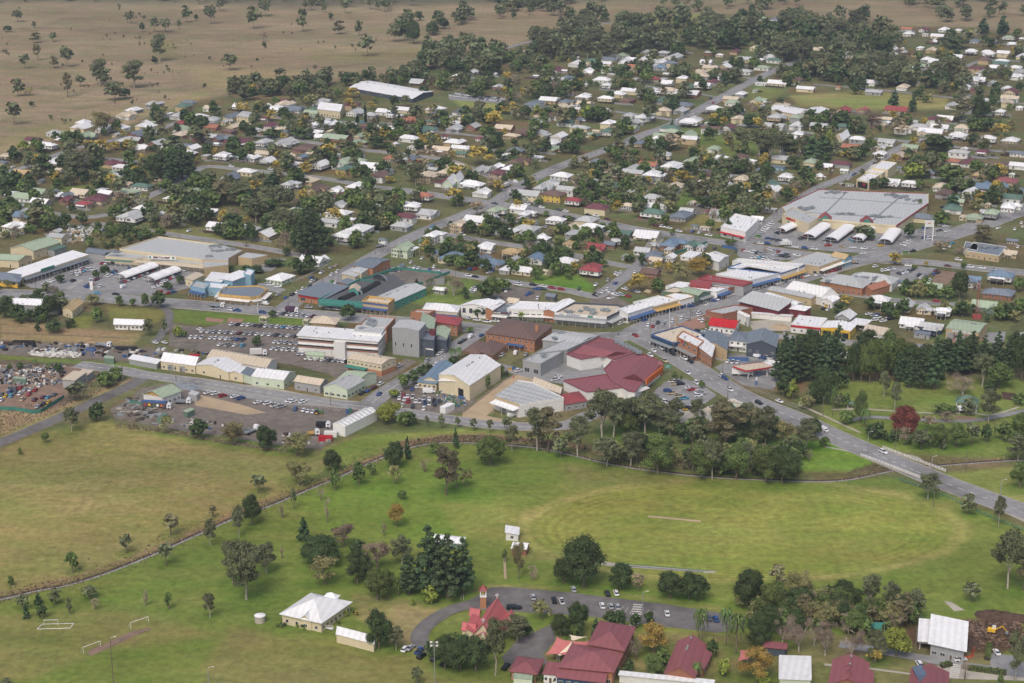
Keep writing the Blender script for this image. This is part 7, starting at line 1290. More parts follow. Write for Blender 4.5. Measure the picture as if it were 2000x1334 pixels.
ALL = [(t[2]*math.sqrt(t[3]*t[2]), t, 1) for t in BIG]+[(t[2]*math.sqrt(t[3]*t[2]), t, 0) for t in SMALL]
ALL.sort(key=lambda a: -a[0]); TV = 0
SHOW, REST = ALL[:300], ALL[300:]
for i, (_, (u, v, hp, wp, k), ex) in enumerate(SHOW):
    h, wd = hp/vpm(v), wp/ppm(v); me, tk = tmesh(k, i % 3, 3 if hp > 60 else 2 if hp > 34 else 1); loc = at(u, v)
    r = thing(KOBJ[k], loc, '', 'tree' if k != 'p' else 'palm', 'trees of the town and park', rs.uniform(0, 6.28)); r.scale = (wd/(12*ASP[k]), wd/(12*ASP[k]), h/12.)
    later(r, KNAME[k], place(u, v), u)
    link('crown', me, r); link('trunk', tk, r)
# everything smaller joins one mass
kinds = sorted(set(t[1][4] for t in REST)); LOW = {}
for k in kinds:
    for var in range(4):
        H, W = 12., 12.*ASP[k]; V, F, T, core = crown(k, 900+var*7+ord(k), {'p': 1}.get(k, 170 if k not in 'bR' else 130), .84, H, W)
        tb = trunk(k, var, H, W); F3 = [F] if True else 0; LOW[(k, var)] = (V, F, T, core)
VS, FS, MI, TT = [], [], [], []; base = 0; q3 = []
for i, (_, (u, v, hp, wp, k), ex) in enumerate(REST):
    h, wd = hp/vpm(v), wp/ppm(v); V, F, T, core = LOW[(k, i % 4)]; x, y, _z = at(u, v); a = i*2.399; ca, sa = math.cos(a), math.sin(a); s = wd/(12*ASP[k])
    def put(Vv):
        X = Vv[:, 0]*s; Y = Vv[:, 1]*s; return np.stack([x+X*ca-Y*sa, y+X*sa+Y*ca, Vv[:, 2]*h/12.], 1)
    shade = ((i*37) % 100)/100*.3
    VS.append(put(V)); FS.append(F+base); MI += [kinds.index(k)]*len(F); TT.append(np.clip(T*.8+shade-.05, 0, 1)); base += len(V)
    if core is not None:
        cv, cf = core; VS.append(put(cv)); FS.append(np.concatenate([cf, cf[:, 2:3]], 1)[:, [0, 1, 2, 2]]*1+base) if False else None
        q3.append((cf+base, kinds.index(k))); base += len(cv)
    tv = np.array([(-.22,-.22,0),(.22,-.22,0),(.22,.22,0),(-.22,.22,0),(-.12,-.12,h*.5),(.12,-.12,h*.5),(.12,.12,h*.5),(-.12,.12,h*.5)])+[x, y, 0]
    VS.append(tv); FS.append(np.array([(0,1,5,4),(1,2,6,5),(2,3,7,6),(3,0,4,7)])+base); MI += [len(kinds)]*4; TT.append(np.full(4, .5)); base += 8
V = np.concatenate(VS); F4 = np.concatenate(FS); F3 = np.concatenate([f for f, _ in q3]); M3 = np.concatenate([np.full(len(f), m) for f, m in q3])
me = bpy.data.meshes.new('garden_trees'); lt = np.concatenate([np.full(len(F4), 4), np.full(len(F3), 3)]); li = np.concatenate([F4.ravel(), F3.ravel()])
me.vertices.add(len(V)); me.vertices.foreach_set('co', V.astype(np.float32).ravel()); me.loops.add(len(li)); me.loops.foreach_set('vertex_index', li.astype(np.int32))
me.polygons.add(len(lt)); me.polygons.foreach_set('loop_start', (np.cumsum(lt)-lt).astype(np.int32)); me.polygons.foreach_set('loop_total', lt.astype(np.int32))
for k in kinds: me.materials.append(leafmat(k))
me.materials.append(M['bark']); me.polygons.foreach_set('material_index', np.concatenate([np.array(MI), M3]).astype(np.int32))
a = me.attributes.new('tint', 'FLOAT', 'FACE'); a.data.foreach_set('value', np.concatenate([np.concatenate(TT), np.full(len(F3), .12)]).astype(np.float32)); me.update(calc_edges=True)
link('garden_trees', me, kind='stuff', label='smaller trees and shrubs between the houses and over the hills', category='trees')
print('trees', len(SHOW), len(REST), len(V), len(lt))
# reeds and rank grass on the creek banks
rs_ = np.random.RandomState(3); P = []
for (x, y) in CREEK:
    if -320 < x < 60 or x > 150:
        n = 9
        for sd, off in ((1, 3.0), (1, 4.4), (-1, 2.6)):
            P.append(np.stack([x+rs_.normal(0, 5, n), y+sd*off+rs_.normal(0, 1.1, n), np.zeros(n)], 1))
for s, n in (('0,800 120,780 160,745 250,740 270,752 150,806 60,850 0,862', 2600), ('800,868 860,852 940,850 1050,858 1110,868 1100,876 1000,864 860,862', 2600), ('1150,880 1190,895 1300,912 1400,922 1560,930 1560,915 1400,905 1300,890', 2000), ('225,836 320,846 470,872 560,886 560,880 330,838 226,826', 1200)):
    Pp = pts(s); u0, u1 = min(p[0] for p in Pp), max(p[0] for p in Pp); v0, v1 = min(p[1] for p in Pp), max(p[1] for p in Pp); c_ = 0
    while c_ < n:
        u, v = rs_.uniform(u0, u1), rs_.uniform(v0, v1)
        if inpoly(u, v, Pp):
            q_ = at(u, v); c_ += 1
            if road_dist(q_[0], q_[1])[0] > 2: P.append(np.array([q_]))
P = np.concatenate(P); P = P[[road_dist(q[0], q[1])[0] > .5 for q in P]]; n = len(P); a = rs_.uniform(0, 6.28, n); hh = rs_.uniform(.2, .7, n); ww = rs_.uniform(.15, .45, n)
dx = np.stack([np.cos(a)*ww, np.sin(a)*ww, 0*a], 1); up = np.stack([rs_.normal(0, .2, n), rs_.normal(0, .2, n), hh], 1)
V = np.stack([P-dx, P+dx, P+dx*.5+up, P-dx*.7+up*.9], 1).reshape(-1, 3); dry = leafmat('k').copy(); dry.name = 'dry_reed'; dry.node_tree.nodes['Hue/Saturation/Value'].inputs['Color'].default_value = rgb(134, 122, 98)
link('reeds', npmesh('reeds', V, np.arange(n*4).reshape(-1, 4), dry, None, rs_.rand(n)), kind='stuff', label='dry reeds and rank grass along the creek banks', category='reeds')
# ------------------------------------------------------------------ vehicles
CC = dict(w=('white', (232,233,236)), s=('silver', (176,180,186)), k=('black', (36,38,44)), d=('dark grey', (86,90,98)), b=('blue', (52,86,150)), r=('red', (168,40,46)), m=('maroon', (104,38,52)), g=('green', (96,150,60)), y=('yellow', (214,178,46)), c=('light blue', (92,164,200)), o=('orange', (210,100,50)), t=('beige', (196,180,150)))
CMAT = {}
def carpaint(c):
    if c not in CMAT:
        m = mat('car_paint_'+CC[c][0].replace(' ', '_'), rgb(*CC[c][1]), rough=.3, var=.03, rnd=.04); m.node_tree.nodes['Principled BSDF'].inputs['Coat Weight'].default_value = .3; CMAT[c] = m
    return CMAT[c]
def loft(secs):
    """closed skin through rings of (y,z) half-sections placed along x"""
    b = MB(); n = len(secs[0][1])*2; V = []; F = []
    for x, s in secs: V += [(x, y, z) for y, z in s]+[(x, -y, z) for y, z in s[::-1]]
    for i in range(len(secs)-1):
        for j in range(n): a = i*n+j; c = i*n+(j+1) % n; F.append((a, a+n, c+n, c))
    F.append(tuple(range(n))); F.append(tuple(range((len(secs)-1)*n, len(secs)*n))[::-1]); b.add(V, F); return b
def ring(w_, z0, z1, t=.93): return [(w_*.9, z0), (w_, z0+(z1-z0)*.45), (w_*t, z1)]
CARP = {}
def carparts(kind, c):
    key = (kind, c)
    if key not in CARP:
        if kind == 'ute': body = loft([(-2.6, ring(.86,.35,.95)), (-2.5, ring(.92,.3,1.0)), (2.0, ring(.92,.3,.98)), (2.45, ring(.88,.32,.85)), (2.6, ring(.8,.4,.7))]); cab = loft([(-.5, ring(.8,.95,1.0)), (-.4, ring(.76,.97,1.66,.85)), (.75, ring(.76,.97,1.64,.85)), (1.5, ring(.8,.93,.98))]); wx = (-1.7, 1.7)
        elif kind == 'van': body = loft([(-2.4, ring(.88,.35,1.85)), (-2.3, ring(.94,.3,2.0,.88)), (1.2, ring(.94,.3,2.0,.88)), (1.9, ring(.92,.3,1.2)), (2.4, ring(.84,.36,.85))]); cab = loft([(.9, ring(.86,1.2,1.92,.86)), (1.3, ring(.9,1.15,1.85,.86)), (1.95, ring(.88,1.05,1.22))]); wx = (-1.5, 1.5)
        elif kind == 'wagon': body = loft([(-2.3, ring(.84,.38,.95)), (-2.2, ring(.92,.3,1.05)), (1.5, ring(.92,.3,1.02)), (2.15, ring(.88,.32,.88)), (2.35, ring(.78,.4,.7))]); cab = loft([(-2.15, ring(.8,1.0,1.06)), (-1.95, ring(.76,1.02,1.68,.85)), (.4, ring(.76,1.02,1.68,.85)), (1.15, ring(.8,.98,1.04))]); wx = (-1.35, 1.4)
        else: body = loft([(-2.25, ring(.8,.38,.85)), (-2.1, ring(.88,.28,.98)), (-1.2, ring(.9,.26,1.0)), (1.3, ring(.9,.26,.97)), (2.1, ring(.86,.3,.8)), (2.3, ring(.74,.36,.62))]); cab = loft([(-1.75, ring(.76,.94,1.0)), (-1.05, ring(.7,.97,1.4,.84)), (.3, ring(.7,.97,1.42,.84)), (1.15, ring(.78,.93,.98))]); wx = (-1.35, 1.4)
        top = MB()
        zt = max(v[2] for v in cab.v); xs = [v[0] for v in cab.v if v[2] > zt-.06]; top.box(min(xs)+.06, -.6, zt-.02, max(xs)-.06, .6, zt+.035)
        wh = MB(); wh.tube((0,-.12,.33),(0,.12,.33),.33,.33,10); wh.tube((0,.12,.33),(0,-.12,.33),.33,.33,10)
        if kind == 'ute': tr = MB(); tr.box(-2.45,-.75,.85,-.65,.75,1.005); 
        CARP[key] = dict(body=body.mesh('body', carpaint(c), False), windows=cab.mesh('windows', M['glass']), roof=top.mesh('roof', carpaint(c)), wheel=CARP.get('wheel') or wh.mesh('wheel', M['tyre']), wx=wx, tray=(tr.mesh('tray', M['black']) if kind == 'ute' else None))
        CARP['wheel'] = CARP[key]['wheel']
        if kind == 'ute':
            rm_ = MB(); rm_.box(-2.5,-.9,.98,-.62,.0,.99)
    return CARP[key]
CARS = []                         # u, v, heading, colour, kind, place phrase
def near_head(u, v):
    x, y, _ = at(u, v); d, a = road_dist(x, y); return a if d < 8 else GRID
KN = dict(sedan='sedan', wagon='wagon', ute='ute', van='van')
rc = random.Random(9)
def rk(): return rc.choice(('sedan','sedan','wagon','wagon','ute'))
def rcol(): return rc.choice('wwwwwwsssddkbbrwmsct')
def row(u0, v0, u1, v1, n, ang, where, cols=None):
    p, q = at(u0, v0), at(u1, v1); th = math.atan2(q[1]-p[1], q[0]-p[0])+math.radians(ang)
    for i in range(n):
        t = i/(n-1) if n > 1 else 0; x, y = p[0]+(q[0]-p[0])*t, p[1]+(q[1]-p[1])*t
        CARS.append((x, y, th+rc.uniform(-.06, .06), cols[i % len(cols)] if cols else rcol(), rk(), where, u0+(u1-u0)*t, v0+(v1-v0)*t))
def cars(s, where, ang=None, kind=None):
    for t in s.split(';'):
        t = t.split()
        if not t: continue
        u, v = float(t[0]), float(t[1]); x, y, _ = at(u, v); c = t[2] if len(t) > 2 else 'w'; k = {'u': 'ute', 'v': 'van', 'w': 'wagon', 's': 'sedan'}[t[3]] if len(t) > 3 else rk()
        th = (near_head(u, v) if ang is None else GRID+math.radians(ang))+rc.uniform(-.08, .08); CARS.append((x, y, th, c, k, where, u, v))
row(454,635,588,643,13,70,'in the top row of the gravel car park','wkwwddwswcwss'); row(396,649,588,659,17,75,'in the second row of the gravel car park','wwswswmsswwwdswdg'); row(413,662,475,665,7,75,'in the short third row, gravel car park','wwwwsbd'); row(430,675,474,677,4,75,'by the blue awning, gravel car park','wswc')
row(538,670,582,673,5,75,'beside the white office block, back row','wwsws'); row(533,683,586,686,6,75,'beside the white office block, front row','wwwwws'); row(584,693,592,693,2,80,'behind the mint-green site shed','sw'); row(601,702,676,708,8,70,'in the yard before the office block','wwswdssk'); cars('668 706 w;673 708 w;780 716 w','beside the green-awning brick office')
row(374,661,395,661,3,75,'left end of the gravel car park'); cars('303 671;321 671;390 646','on the railway gravel',70)
cars('406 769 w;421 771 w;435 775 r;458 777 w;470 780 b;504 788 w;523 790 w;537 794 w;550 796 s u','along the depot edge of the marked car park',-20); cars('565 785 w;573 786 w;592 787 w w','in the marked bays of the street car park',-20); cars('577 801 b;593 803 w;602 805 w;611 806 w','beside the green tractor',20)
cars('805 762 b;814 757 w;822 755 s;806 777;812 786;819 786;828 780;838 781;830 788 b;839 790;848 784 k;849 792 k;858 786 d;796 786 r;806 796 k w;828 800 w w;780 772 w;788 774 r;796 776 w;780 780 w;790 782 w;798 785 r;785 794 w','in the used-car yard by the white shed',25); cars('838 768 w v','beside the white shed, tall panel van',-60)
cars('20 761 s;31 761 d;40 759 r;49 763 s;60 763 w;69 764 r;78 755 w;20 768 b;31 768 d;40 771 w;57 772 r;4 773 d;12 775 y;22 775 c;44 782 t w;68 783 m w;84 778 m;94 778 c;106 773 d;74 796 s;84 792 k;95 787 y;3 783 w;71 724 w;80 726 w','among the wrecks in the wrecking yard',20)
row(104,535,131,527,4,-70,'before the long shop strip, left end','wsdd'); row(150,520,163,515,3,-70,'before the long shop strip, right end','wsd'); cars('140 522 b;75 544 s;62 548 s','before the long shop strip, on the lane',10); row(141,535,172,529,5,60,'in the middle rows, left shopping car park','swwcs'); row(160,527,184,528,5,60,'behind the middle rows, left shopping car park','wrwww'); row(86,557,102,549,4,60,'in the hedge row, left shopping car park','wwww')
cars('143 550 k w;154 538 w;188 548 m;198 561 w;241 562 w v;105 564 d','on the lanes of the left shopping car park'); row(168,562,183,554,4,60,'beside the white sign pylon, left'); row(208,541,224,532,6,60,'left of the car sails, left centre'); row(248,527,256,525,3,60,'before the supermarket shopfront, left'); row(238,553,300,528,13,65,'under the left car sail','drskwdrsdwkrd'); row(300,560,350,535,11,65,'under the second car sail','dkrswdrwdks'); row(300,562,326,552,5,60,'in the last row, left shopping car park','wwwww'); row(200,516,218,516,3,60,'before the green-awning shops','rwk'); row(282,516,304,518,4,60,'before the supermarket doors','swwd'); row(325,523,345,524,3,60,'before the supermarket right doors','wrd'); cars('363 529 w','before the supermarket, right end')
cars('312 573 r v;330 574 r;339 572 b','by the brick footpath, left highway',-10); cars('190 574 c;226 576 k;422 605 s;452 607 w;463 608 b;513 612 b','on the left highway'); row(545,614,612,620,8,80,'under the shelter trees by the crossroads','wdwwwswm'); cars('603 602 s;643 605 s;659 606 w','on the highway by the green club'); cars('559 583 b;571 577 k;581 572 w;592 566 w;605 560 d;610 551 w;617 548 d;608 544 b','along the kerb behind the crossroads shop'); cars('628 534 w u;647 524 s;657 520 t;649 538 w;660 532 w w;544 577 s;518 595 w v','on the avenue near the crossroads'); cars('648 552 g;656 554 w','beside the brick annexe',10); cars('518 557 s;528 558 w;543 561 w','before the white tin-roof shop',-60); row(762,529,792,533,5,40,'behind the tall brick hall','cddwr')
cars('810 524;818 525;848 523;806 535 d;814 536 r;839 528 b;858 533 w;825 506 w;803 514 w','on the club roof car park',10); cars('915 540;928 542 k;980 551 w','on the lane before the blue-roofed office'); cars('928 527 r;920 528 b;960 531 b;956 534 s','before the blue-roofed office',-20); row(920,572,930,562,4,60,'in the alley car park','swwd'); cars('1012 553 s;1013 558 w;1041 558 k;1061 561 w;1078 564 r;1096 567 r;1049 566 b;1060 566 d','along the lane below the vacant green lot'); cars('988 570 w;1029 577 b;1034 574 b;1040 572 d;974 583 s;1050 584 w;1131 566 k','in the dirt car park behind the shops',20); cars('1164 558 w;1188 549 s;1163 576 k;1168 576 s;1177 572 w;1187 567 w;1191 571 w;1198 574 w;1193 584 w;1241 533 w;1203 536 w;1207 538 w;1213 534 w;1202 555 b','at the dusty lane corner'); cars('1203 578 w;1209 576 w;1215 578 s;1226 580 r;1220 566 w;1244 572 s;1235 570 d;1265 573 t v','beneath the large golden street tree',70)
cars('912 624 s v;932 627 w;951 630 w u;967 629 w u;920 659 w v;907 666 d;899 671 k;858 693 w;865 688 w;835 706 s;852 714 w;863 711 w;741 772 b;941 657 b','on the street before the brick hotel'); cars('1007 692 w v;974 697 w;981 695 w;1027 694 s;938 700 w;920 690 w','in the brick hotel yard',10)
row(1349,600,1376,591,4,-20,'before the angled bank shops','bdds'); cars('1383 597 w;1462 580 w;1316 606 k','moving along the main street'); row(1393,589,1430,576,9,-35,'before the green wall shops','bwbdrwwww'); row(1438,574,1478,564,8,-35,'before the red band store','smwwwwww'); cars('1482 563 k;1491 561 w w','before the pale mall, double row'); row(1507,558,1575,540,13,-35,'before the blue trim mall','kwwwbwwwddoww'); cars('1597 539 w;1255 622 b;1259 627 b;1268 619 d;1242 627 w;1227 629 w;1212 634 w;1303 610 b;1314 607 k;1291 614 s;1333 602 b','along the kerb by the roundabout'); cars('1266 637 w w;1275 639 r;1285 632 d;1296 634 s;1314 629 w;1331 623 w w;1343 625 s','around the paved plaza',10); cars('1320 646 b;1339 647 w;1360 648 k;1378 648 w u;1420 649 m','before the red roofed takeaway',-50); cars('1368 618 w;1369 625 w;1373 629 w;1366 613 w','behind the red roofed takeaway'); cars('1241 657 r','crossing the roundabout'); cars('1292 682 w w;1301 687 k;1314 693 k;1276 687 w;1270 696 w w;1336 702 w;1348 708 k;1342 730 w;1410 737 w;1416 741 b;1425 763 w u;1482 789 k;1522 786 w;1360 750 w;1298 707 t;1290 719 m','on the bridge road'); cars('1610 842 w v;1725 885 w w','on the bridge road near the bridge')
cars('1459 492 w;1469 504 w;1556 500 w u;1396 487 d;1380 482 w','around the fenced car park, right centre'); row(1472,494,1490,497,5,70,'in the fenced car park, left block','wwkss'); row(1480,504,1518,511,7,70,'in the fenced car park, front row','wcwwwws'); row(1504,488,1536,498,6,70,'in the fenced car park, back row','wwsrwd'); row(1514,499,1538,503,5,70,'in the fenced car park, right block','wsdkd'); cars('1326 453 w;1353 454 b;1366 456 w;1384 461 w;1485 477 w;1499 477 b;1553 484 w;1572 486 b;1590 488 w;1403 450 k;1455 491 r','on the wide cross street'); row(1281,442,1307,447,3,0,'parked by the cross street, upper kerb','mww'); row(1480,463,1506,438,8,60,'in the left lane of the right shopping car park','gsswwwww'); row(1500,467,1520,471,3,60,'under the first gum in right car park','bdd'); row(1512,460,1560,436,9,60,'under the first sail, right car park','skdrwdksd'); row(1562,468,1606,443,10,60,'under the second sail, right car park','dkrswdsdkd'); row(1608,474,1656,446,11,60,'under the third sail, right car park','sdkwrdskdbd'); row(1660,470,1700,448,8,60,'under the fourth sail, right car park'); row(1712,474,1750,452,8,60,'under the fifth sail, right car park'); cars('1617 481 r;1644 484 t;1666 485 w;1688 487 w;1701 488 s;1685 496 w w;1720 481 y;1535 473 w v','along the verge of the right car park',-50); row(1764,480,1776,472,3,60,'beside the pylon tree, right car park','www'); cars('1850 453 w;1806 447 b;1806 466 b;1812 463 w;1822 462 w;1814 468 w;1798 454 s;1838 441 s;1846 443 w;1835 452 d','right of the tall sign pylon',-40)
cars('1860 476 c;1845 487 w;1855 483 w;1783 492 k;1769 495 g;1755 498 s;1982 449 w;1950 447 w;1978 431 s;1995 437 w;1997 444 w','on the highway, right side'); cars('1872 509 w;1774 520 w;1851 521 m;1895 523 w;1918 525 w w;1940 528 s;1710 522 w w;1988 484 w','on the road by the clinic'); row(1638,528,1620,533,3,0,'parked before the tavern corner','mrr'); cars('1605 529 k;1618 527 d;1612 543 w','on main street near orange gable shops'); row(1722,530,1746,526,5,60,'beside the tavern hedge','wwwsw'); row(1755,536,1774,531,5,70,'in the tavern car park, left row','dwswd'); cars('1782 529 k;1795 539 k;1800 544 w w;1808 542 d;1789 551 r;1828 531 m;1824 537 b;1833 534 k;1816 549 w','in the tavern car park, right side',-10); cars('1776 588 r;1829 590 r','on the tavern lane'); cars('1782 572 w v','behind the tavern, tall van',60); cars('1697 615 w;1707 618 s;1714 622 w;1709 627 w;1730 626 w;1725 629 w;1737 625 k;1712 616 b','behind the yellow tyre shop',-40); cars('1675 642 t;1683 645 w','before the yellow tyre shop',60); cars('1692 663 w;1702 663 s;1860 658 t v;1534 654 w;1578 657 w;1822 657 k','on the workshop street',30); cars('1617 606 w;1608 604 k;1614 600 y','beside the tall white hall')
row(1422,708,1441,709,3,80,'beneath the navy fence, tavern yard','www'); cars('1477 698 w v;1489 701 b;1499 701 w','beside the charcoal tavern wall',80); cars('1315 747 w;1324 748 d;1329 752 k;1347 760 w;1352 763 r;1304 765 b;1314 770 t u;1327 776 t;1336 780 c;1364 768 w;1370 770 s;1364 775 w;1318 752 t','in the red-roofed mall car park, upper half',-50); cars('1280 779 b;1287 782 w;1293 785 w;1300 787 w;1334 800 y u;1343 798 k;1356 796 w u;1365 792 w;1222 790 s;1230 788 s;1237 787 s','in the red-roofed mall car park, lower half',60); cars('1091 738 w;1085 743 w;1013 726 w;1000 814 w v;1197 721 w;1190 723 y','behind the shopping mall',-30); cars('707 770 k;719 765 b;731 759 m;744 752 w','beside the mint green corner factory'); 
cars('1041 1169 s w;1082 1175 k;1097 1177 w;1120 1154 s w;1186 1162 k w;1203 1161 w w;1176 1186 w;1193 1187 s;1206 1188 s;1303 1201 w;1372 1207 w;1385 1210 d;1398 1212 b','in the church car park',30); cars('1004 1190 k w','beside the church, long black hearse',-62); cars('823 1284 k w;819 1274 b;802 1268 s;792 1271 w;848 1289 k;869 1298 k;988 1305 k','at the lane foot below the church',0); cars('1876 1291 w w','on the school drive',-60); cars('1946 1277 w','beside the clipped school hedge',30); cars('1795 1300 w','behind the solar-panel block',30)
row(882,188,918,192,9,60,'in the upper car park, left front','wwwwwwwws'); row(892,184,920,188,7,60,'in the upper car park, left back','wwwswww'); row(940,194,1000,201,13,60,'in the upper car park, right front','ddwbwwwdwdrks'); row(950,190,1006,197,10,60,'in the upper car park, right back','kkswdwwkkw')
cars('1007 357 w v;982 372 w;997 374 w;920 399 k;966 399 d;846 445 c;1016 345 k','on the middle avenue'); cars('1048 404 d;1058 406 w;1091 411 d;1105 414 w;1148 421 k;1164 423 w;1186 430 m;1104 426 k;1120 429 d;1030 400 w','on the cross street above centre'); cars('903 460 w','behind the two-storey white house'); cars('1324 235 w;1340 219 w;1355 223 w;1275 224 w;1393 202 r;1388 194 k','on the upper avenue'); row(1356,403,1394,407,7,65,'on the gravel beside the clinic','rskdwww'); cars('1360 418 s','before the dark-roofed clinic'); cars('452 326 w;529 332 w;681 289 w;693 291 w;652 263 w;708 240 c','parked on the middle-left streets'); cars('26 327 w;377 351 w;370 452 w u;158 445 w','on the left streets'); row(176,448,206,451,6,60,'behind the pale green workshops','wwwswb')
cars('1644 360 w;1658 351 w;1667 343 b;1671 340 d;1675 338 w;1667 364 w','on the road beside the stepped hall'); cars('1933 287 w;1781 279 s;1874 378 s;1685 276 w;1690 270 w;1682 279 d;1698 282 w','on the right upper streets')
_rs = random.Random(4); _k = 0
while _k < 110:
    x, y, rr = _rs.choice(FOOT); a = _rs.uniform(0, 6.28); x += (rr+4)*math.cos(a); y += (rr+4)*math.sin(a)
    if y < 1150 or y > 2500 or road_dist(x, y)[0] < 1: continue
    _k += 1; CARS.append((x, y, GRID+_rs.choice((0, math.pi/2)), rcol(), rk(), '', 0, -1))
CARS.sort(key=lambda c: -c[7])
GC = 'cars and vans parked or driving in town'
for i, (x, y, th, c, k, wh_, u, v) in enumerate(CARS[:300]):
    p = carparts(k, c); r = thing({'sedan': 'sedan_car', 'wagon': 'wagon_car', 'ute': 'utility_truck', 'van': 'van'}[k], (x, y, .12), '', {'ute': 'ute', 'van': 'van'}.get(k, 'car'), GC, th)
    if 'hearse' in wh_: r.scale = (1.3, 1.05, 1.05); r['label'] = 'long black hearse standing beside the church'
    else: later(r, '%s %s' % (CC[c][0], KN[k]), wh_, u)
    if 'panel van' in wh_: r.scale = (1.35, 1.15, 1.3)
    link('body', p['body'], r); link('windows', p['windows'], r); link('roof', p['roof'], r)
    if p['tray']: link('tray', p['tray'], r)
    if v > 380:
        for wx in p['wx']:
            for wy in (-.82, .82): link('wheel', p['wheel'], r, (wx, wy, 0))
b = MB(); cm = list(dict.fromkeys(c[3] for c in CARS[300:])); 
for (x, y, th, c, k, wh_, u, v) in CARS[300:]:
    p = carparts(k, c); ca, sa = math.cos(th), math.sin(th)
    for part, mi in (('body', cm.index(c)), ('windows', len(cm)), ('roof', cm.index(c))):
        me = p[part]; b.add([(x+q.co.x*ca-q.co.y*sa, y+q.co.x*sa+q.co.y*ca, q.co.z+.1) for q in me.vertices], [tuple(f.vertices) for f in me.polygons], mi)
b.build('distant_cars', [carpaint(c) for c in cm]+[M['glass']], kind='stuff', label='distant cars parked in the far streets and car parks', category='cars')
print('cars', len(CARS))
# trucks and machines
def truck(u, v, ang, ln, cabc, boxm, label, h=3.6, box=True, cat='truck', name='truck'):
    t = thing(name, at(u, v, .1), label, cat, None, GRID+math.radians(ang)); q = ln/2
    b = MB(); b.box(q-2.2,-1.2,.6,q,1.2,2.5); b.box(q-1.9,-1.1,2.5,q-.5,1.1,3.1); b.build('cab', carpaint(cabc), t); b = MB(); b.box(q-.05,-1.0,1.6,q+.04,1.0,2.4); b.box(q-1.5,-1.22,1.6,q-.5,1.22,2.3); b.build('windscreen', M['glass'], t)
    b = MB(); b.box(-q,-.5,.6,q-2.2,.5,.95); b.build('chassis', M['black'], t)
    if box: b = MB(); b.box(-q,-1.25,.98,q-2.5,1.25,h); b.build('load_box', boxm, t)
    else: b = MB(); b.box(-q,-1.25,.98,q-2.5,1.25,1.2); b.box(-q,-1.25,1.2,-q+.1,1.25,1.9); b.box(-q,-1.25,1.2,q-2.6,-1.15,1.8); b.box(-q,1.15,1.2,q-2.6,1.25,1.8); b.build('tray', boxm, t)
    for x in ([q-1.2, -q+1, -q+2.2]+([-q+3.4] if ln > 12 else [])):
        for y in (-1.05, 1.05): b = MB(); b.tube((0,-.18,.5),(0,.18,.5),.5,.5,10); b.tube((0,.18,.5),(0,-.18,.5),.5,.5,10); b.build('wheel', M['tyre'], t, (x, y, 0))
    return t
t = truck(307,797,-75,15,'w',mat('printed_curtain', rgb(96,88,92), var=.6, scale=1.2),'semi-trailer with printed side curtain and blue top parked in the depot'); b = MB(); b.box(-7.5,-1.28,3.2,5,1.28,3.65); b.build('top_rail', M['blue'], t)
for i, (c_, x_) in enumerate((('red',-6),('yellow',-4),('green',-1.6),('white',.2),('orange',2.2))): b = MB(); b.box(x_,-1.3,1.3,x_+1.1,-1.24,2.3+.3*(i % 2)); b.build('print_mark', M[c_], t)
truck(358,788,-70,8,'w',M['plant'],'white tipper truck with dark bin in the depot',2.6,False); truck(505,694,-60,9,'w',M['cloth'],'white truck with tall twin tanks in the council yard',3.8); truck(571,610,-80,8,'w',mat('purple_curtain', rgb(84,60,80)),'small truck with purple box on the left highway',3.4); truck(425,600,-80,9,'w',M['plant'],'flatbed truck on the highway before orange corner shop',2.4,False)
truck(632,835,-70,7,'w',M['black'],'white truck reversing beside the long shed',2.8); truck(612,850,-55,6,'w',M['gold'],'short white truck behind the red containers',2.2,False); truck(492,845,-10,9,'w',M['steel'],'white truck with laden tray behind depot trees',2.2,False); truck(1450,733,-70,11,'w',M['cloth'],'white bus parked under the petrol canopy',3.2,cat='bus',name='bus'); truck(1534,480,-50,8,'w',M['cloth'],'white minibus with yellow stripe on the cross street',2.8,cat='bus',name='bus'); truck(987,366,0,11,'w',M['cloth'],'long white camper truck parked on the middle avenue',3.2)
truck(203,677,-80,9,'w',M['plant'],'flatbed truck in the railway yard',1.8,False); truck(745,482,-20,8,'w',M['steel'],'white cherry picker truck on the avenue',1.8,False); truck(1664,515,-50,9,'s',M['tan'],'truck with flat sand-coloured tray on main street',1.6,False); truck(1767,570,0,6,'w',M['cloth'],'small white box trailer truck behind the tavern',3); truck(1930,462,0,1,'w',M['cloth'],'',1) if False else None
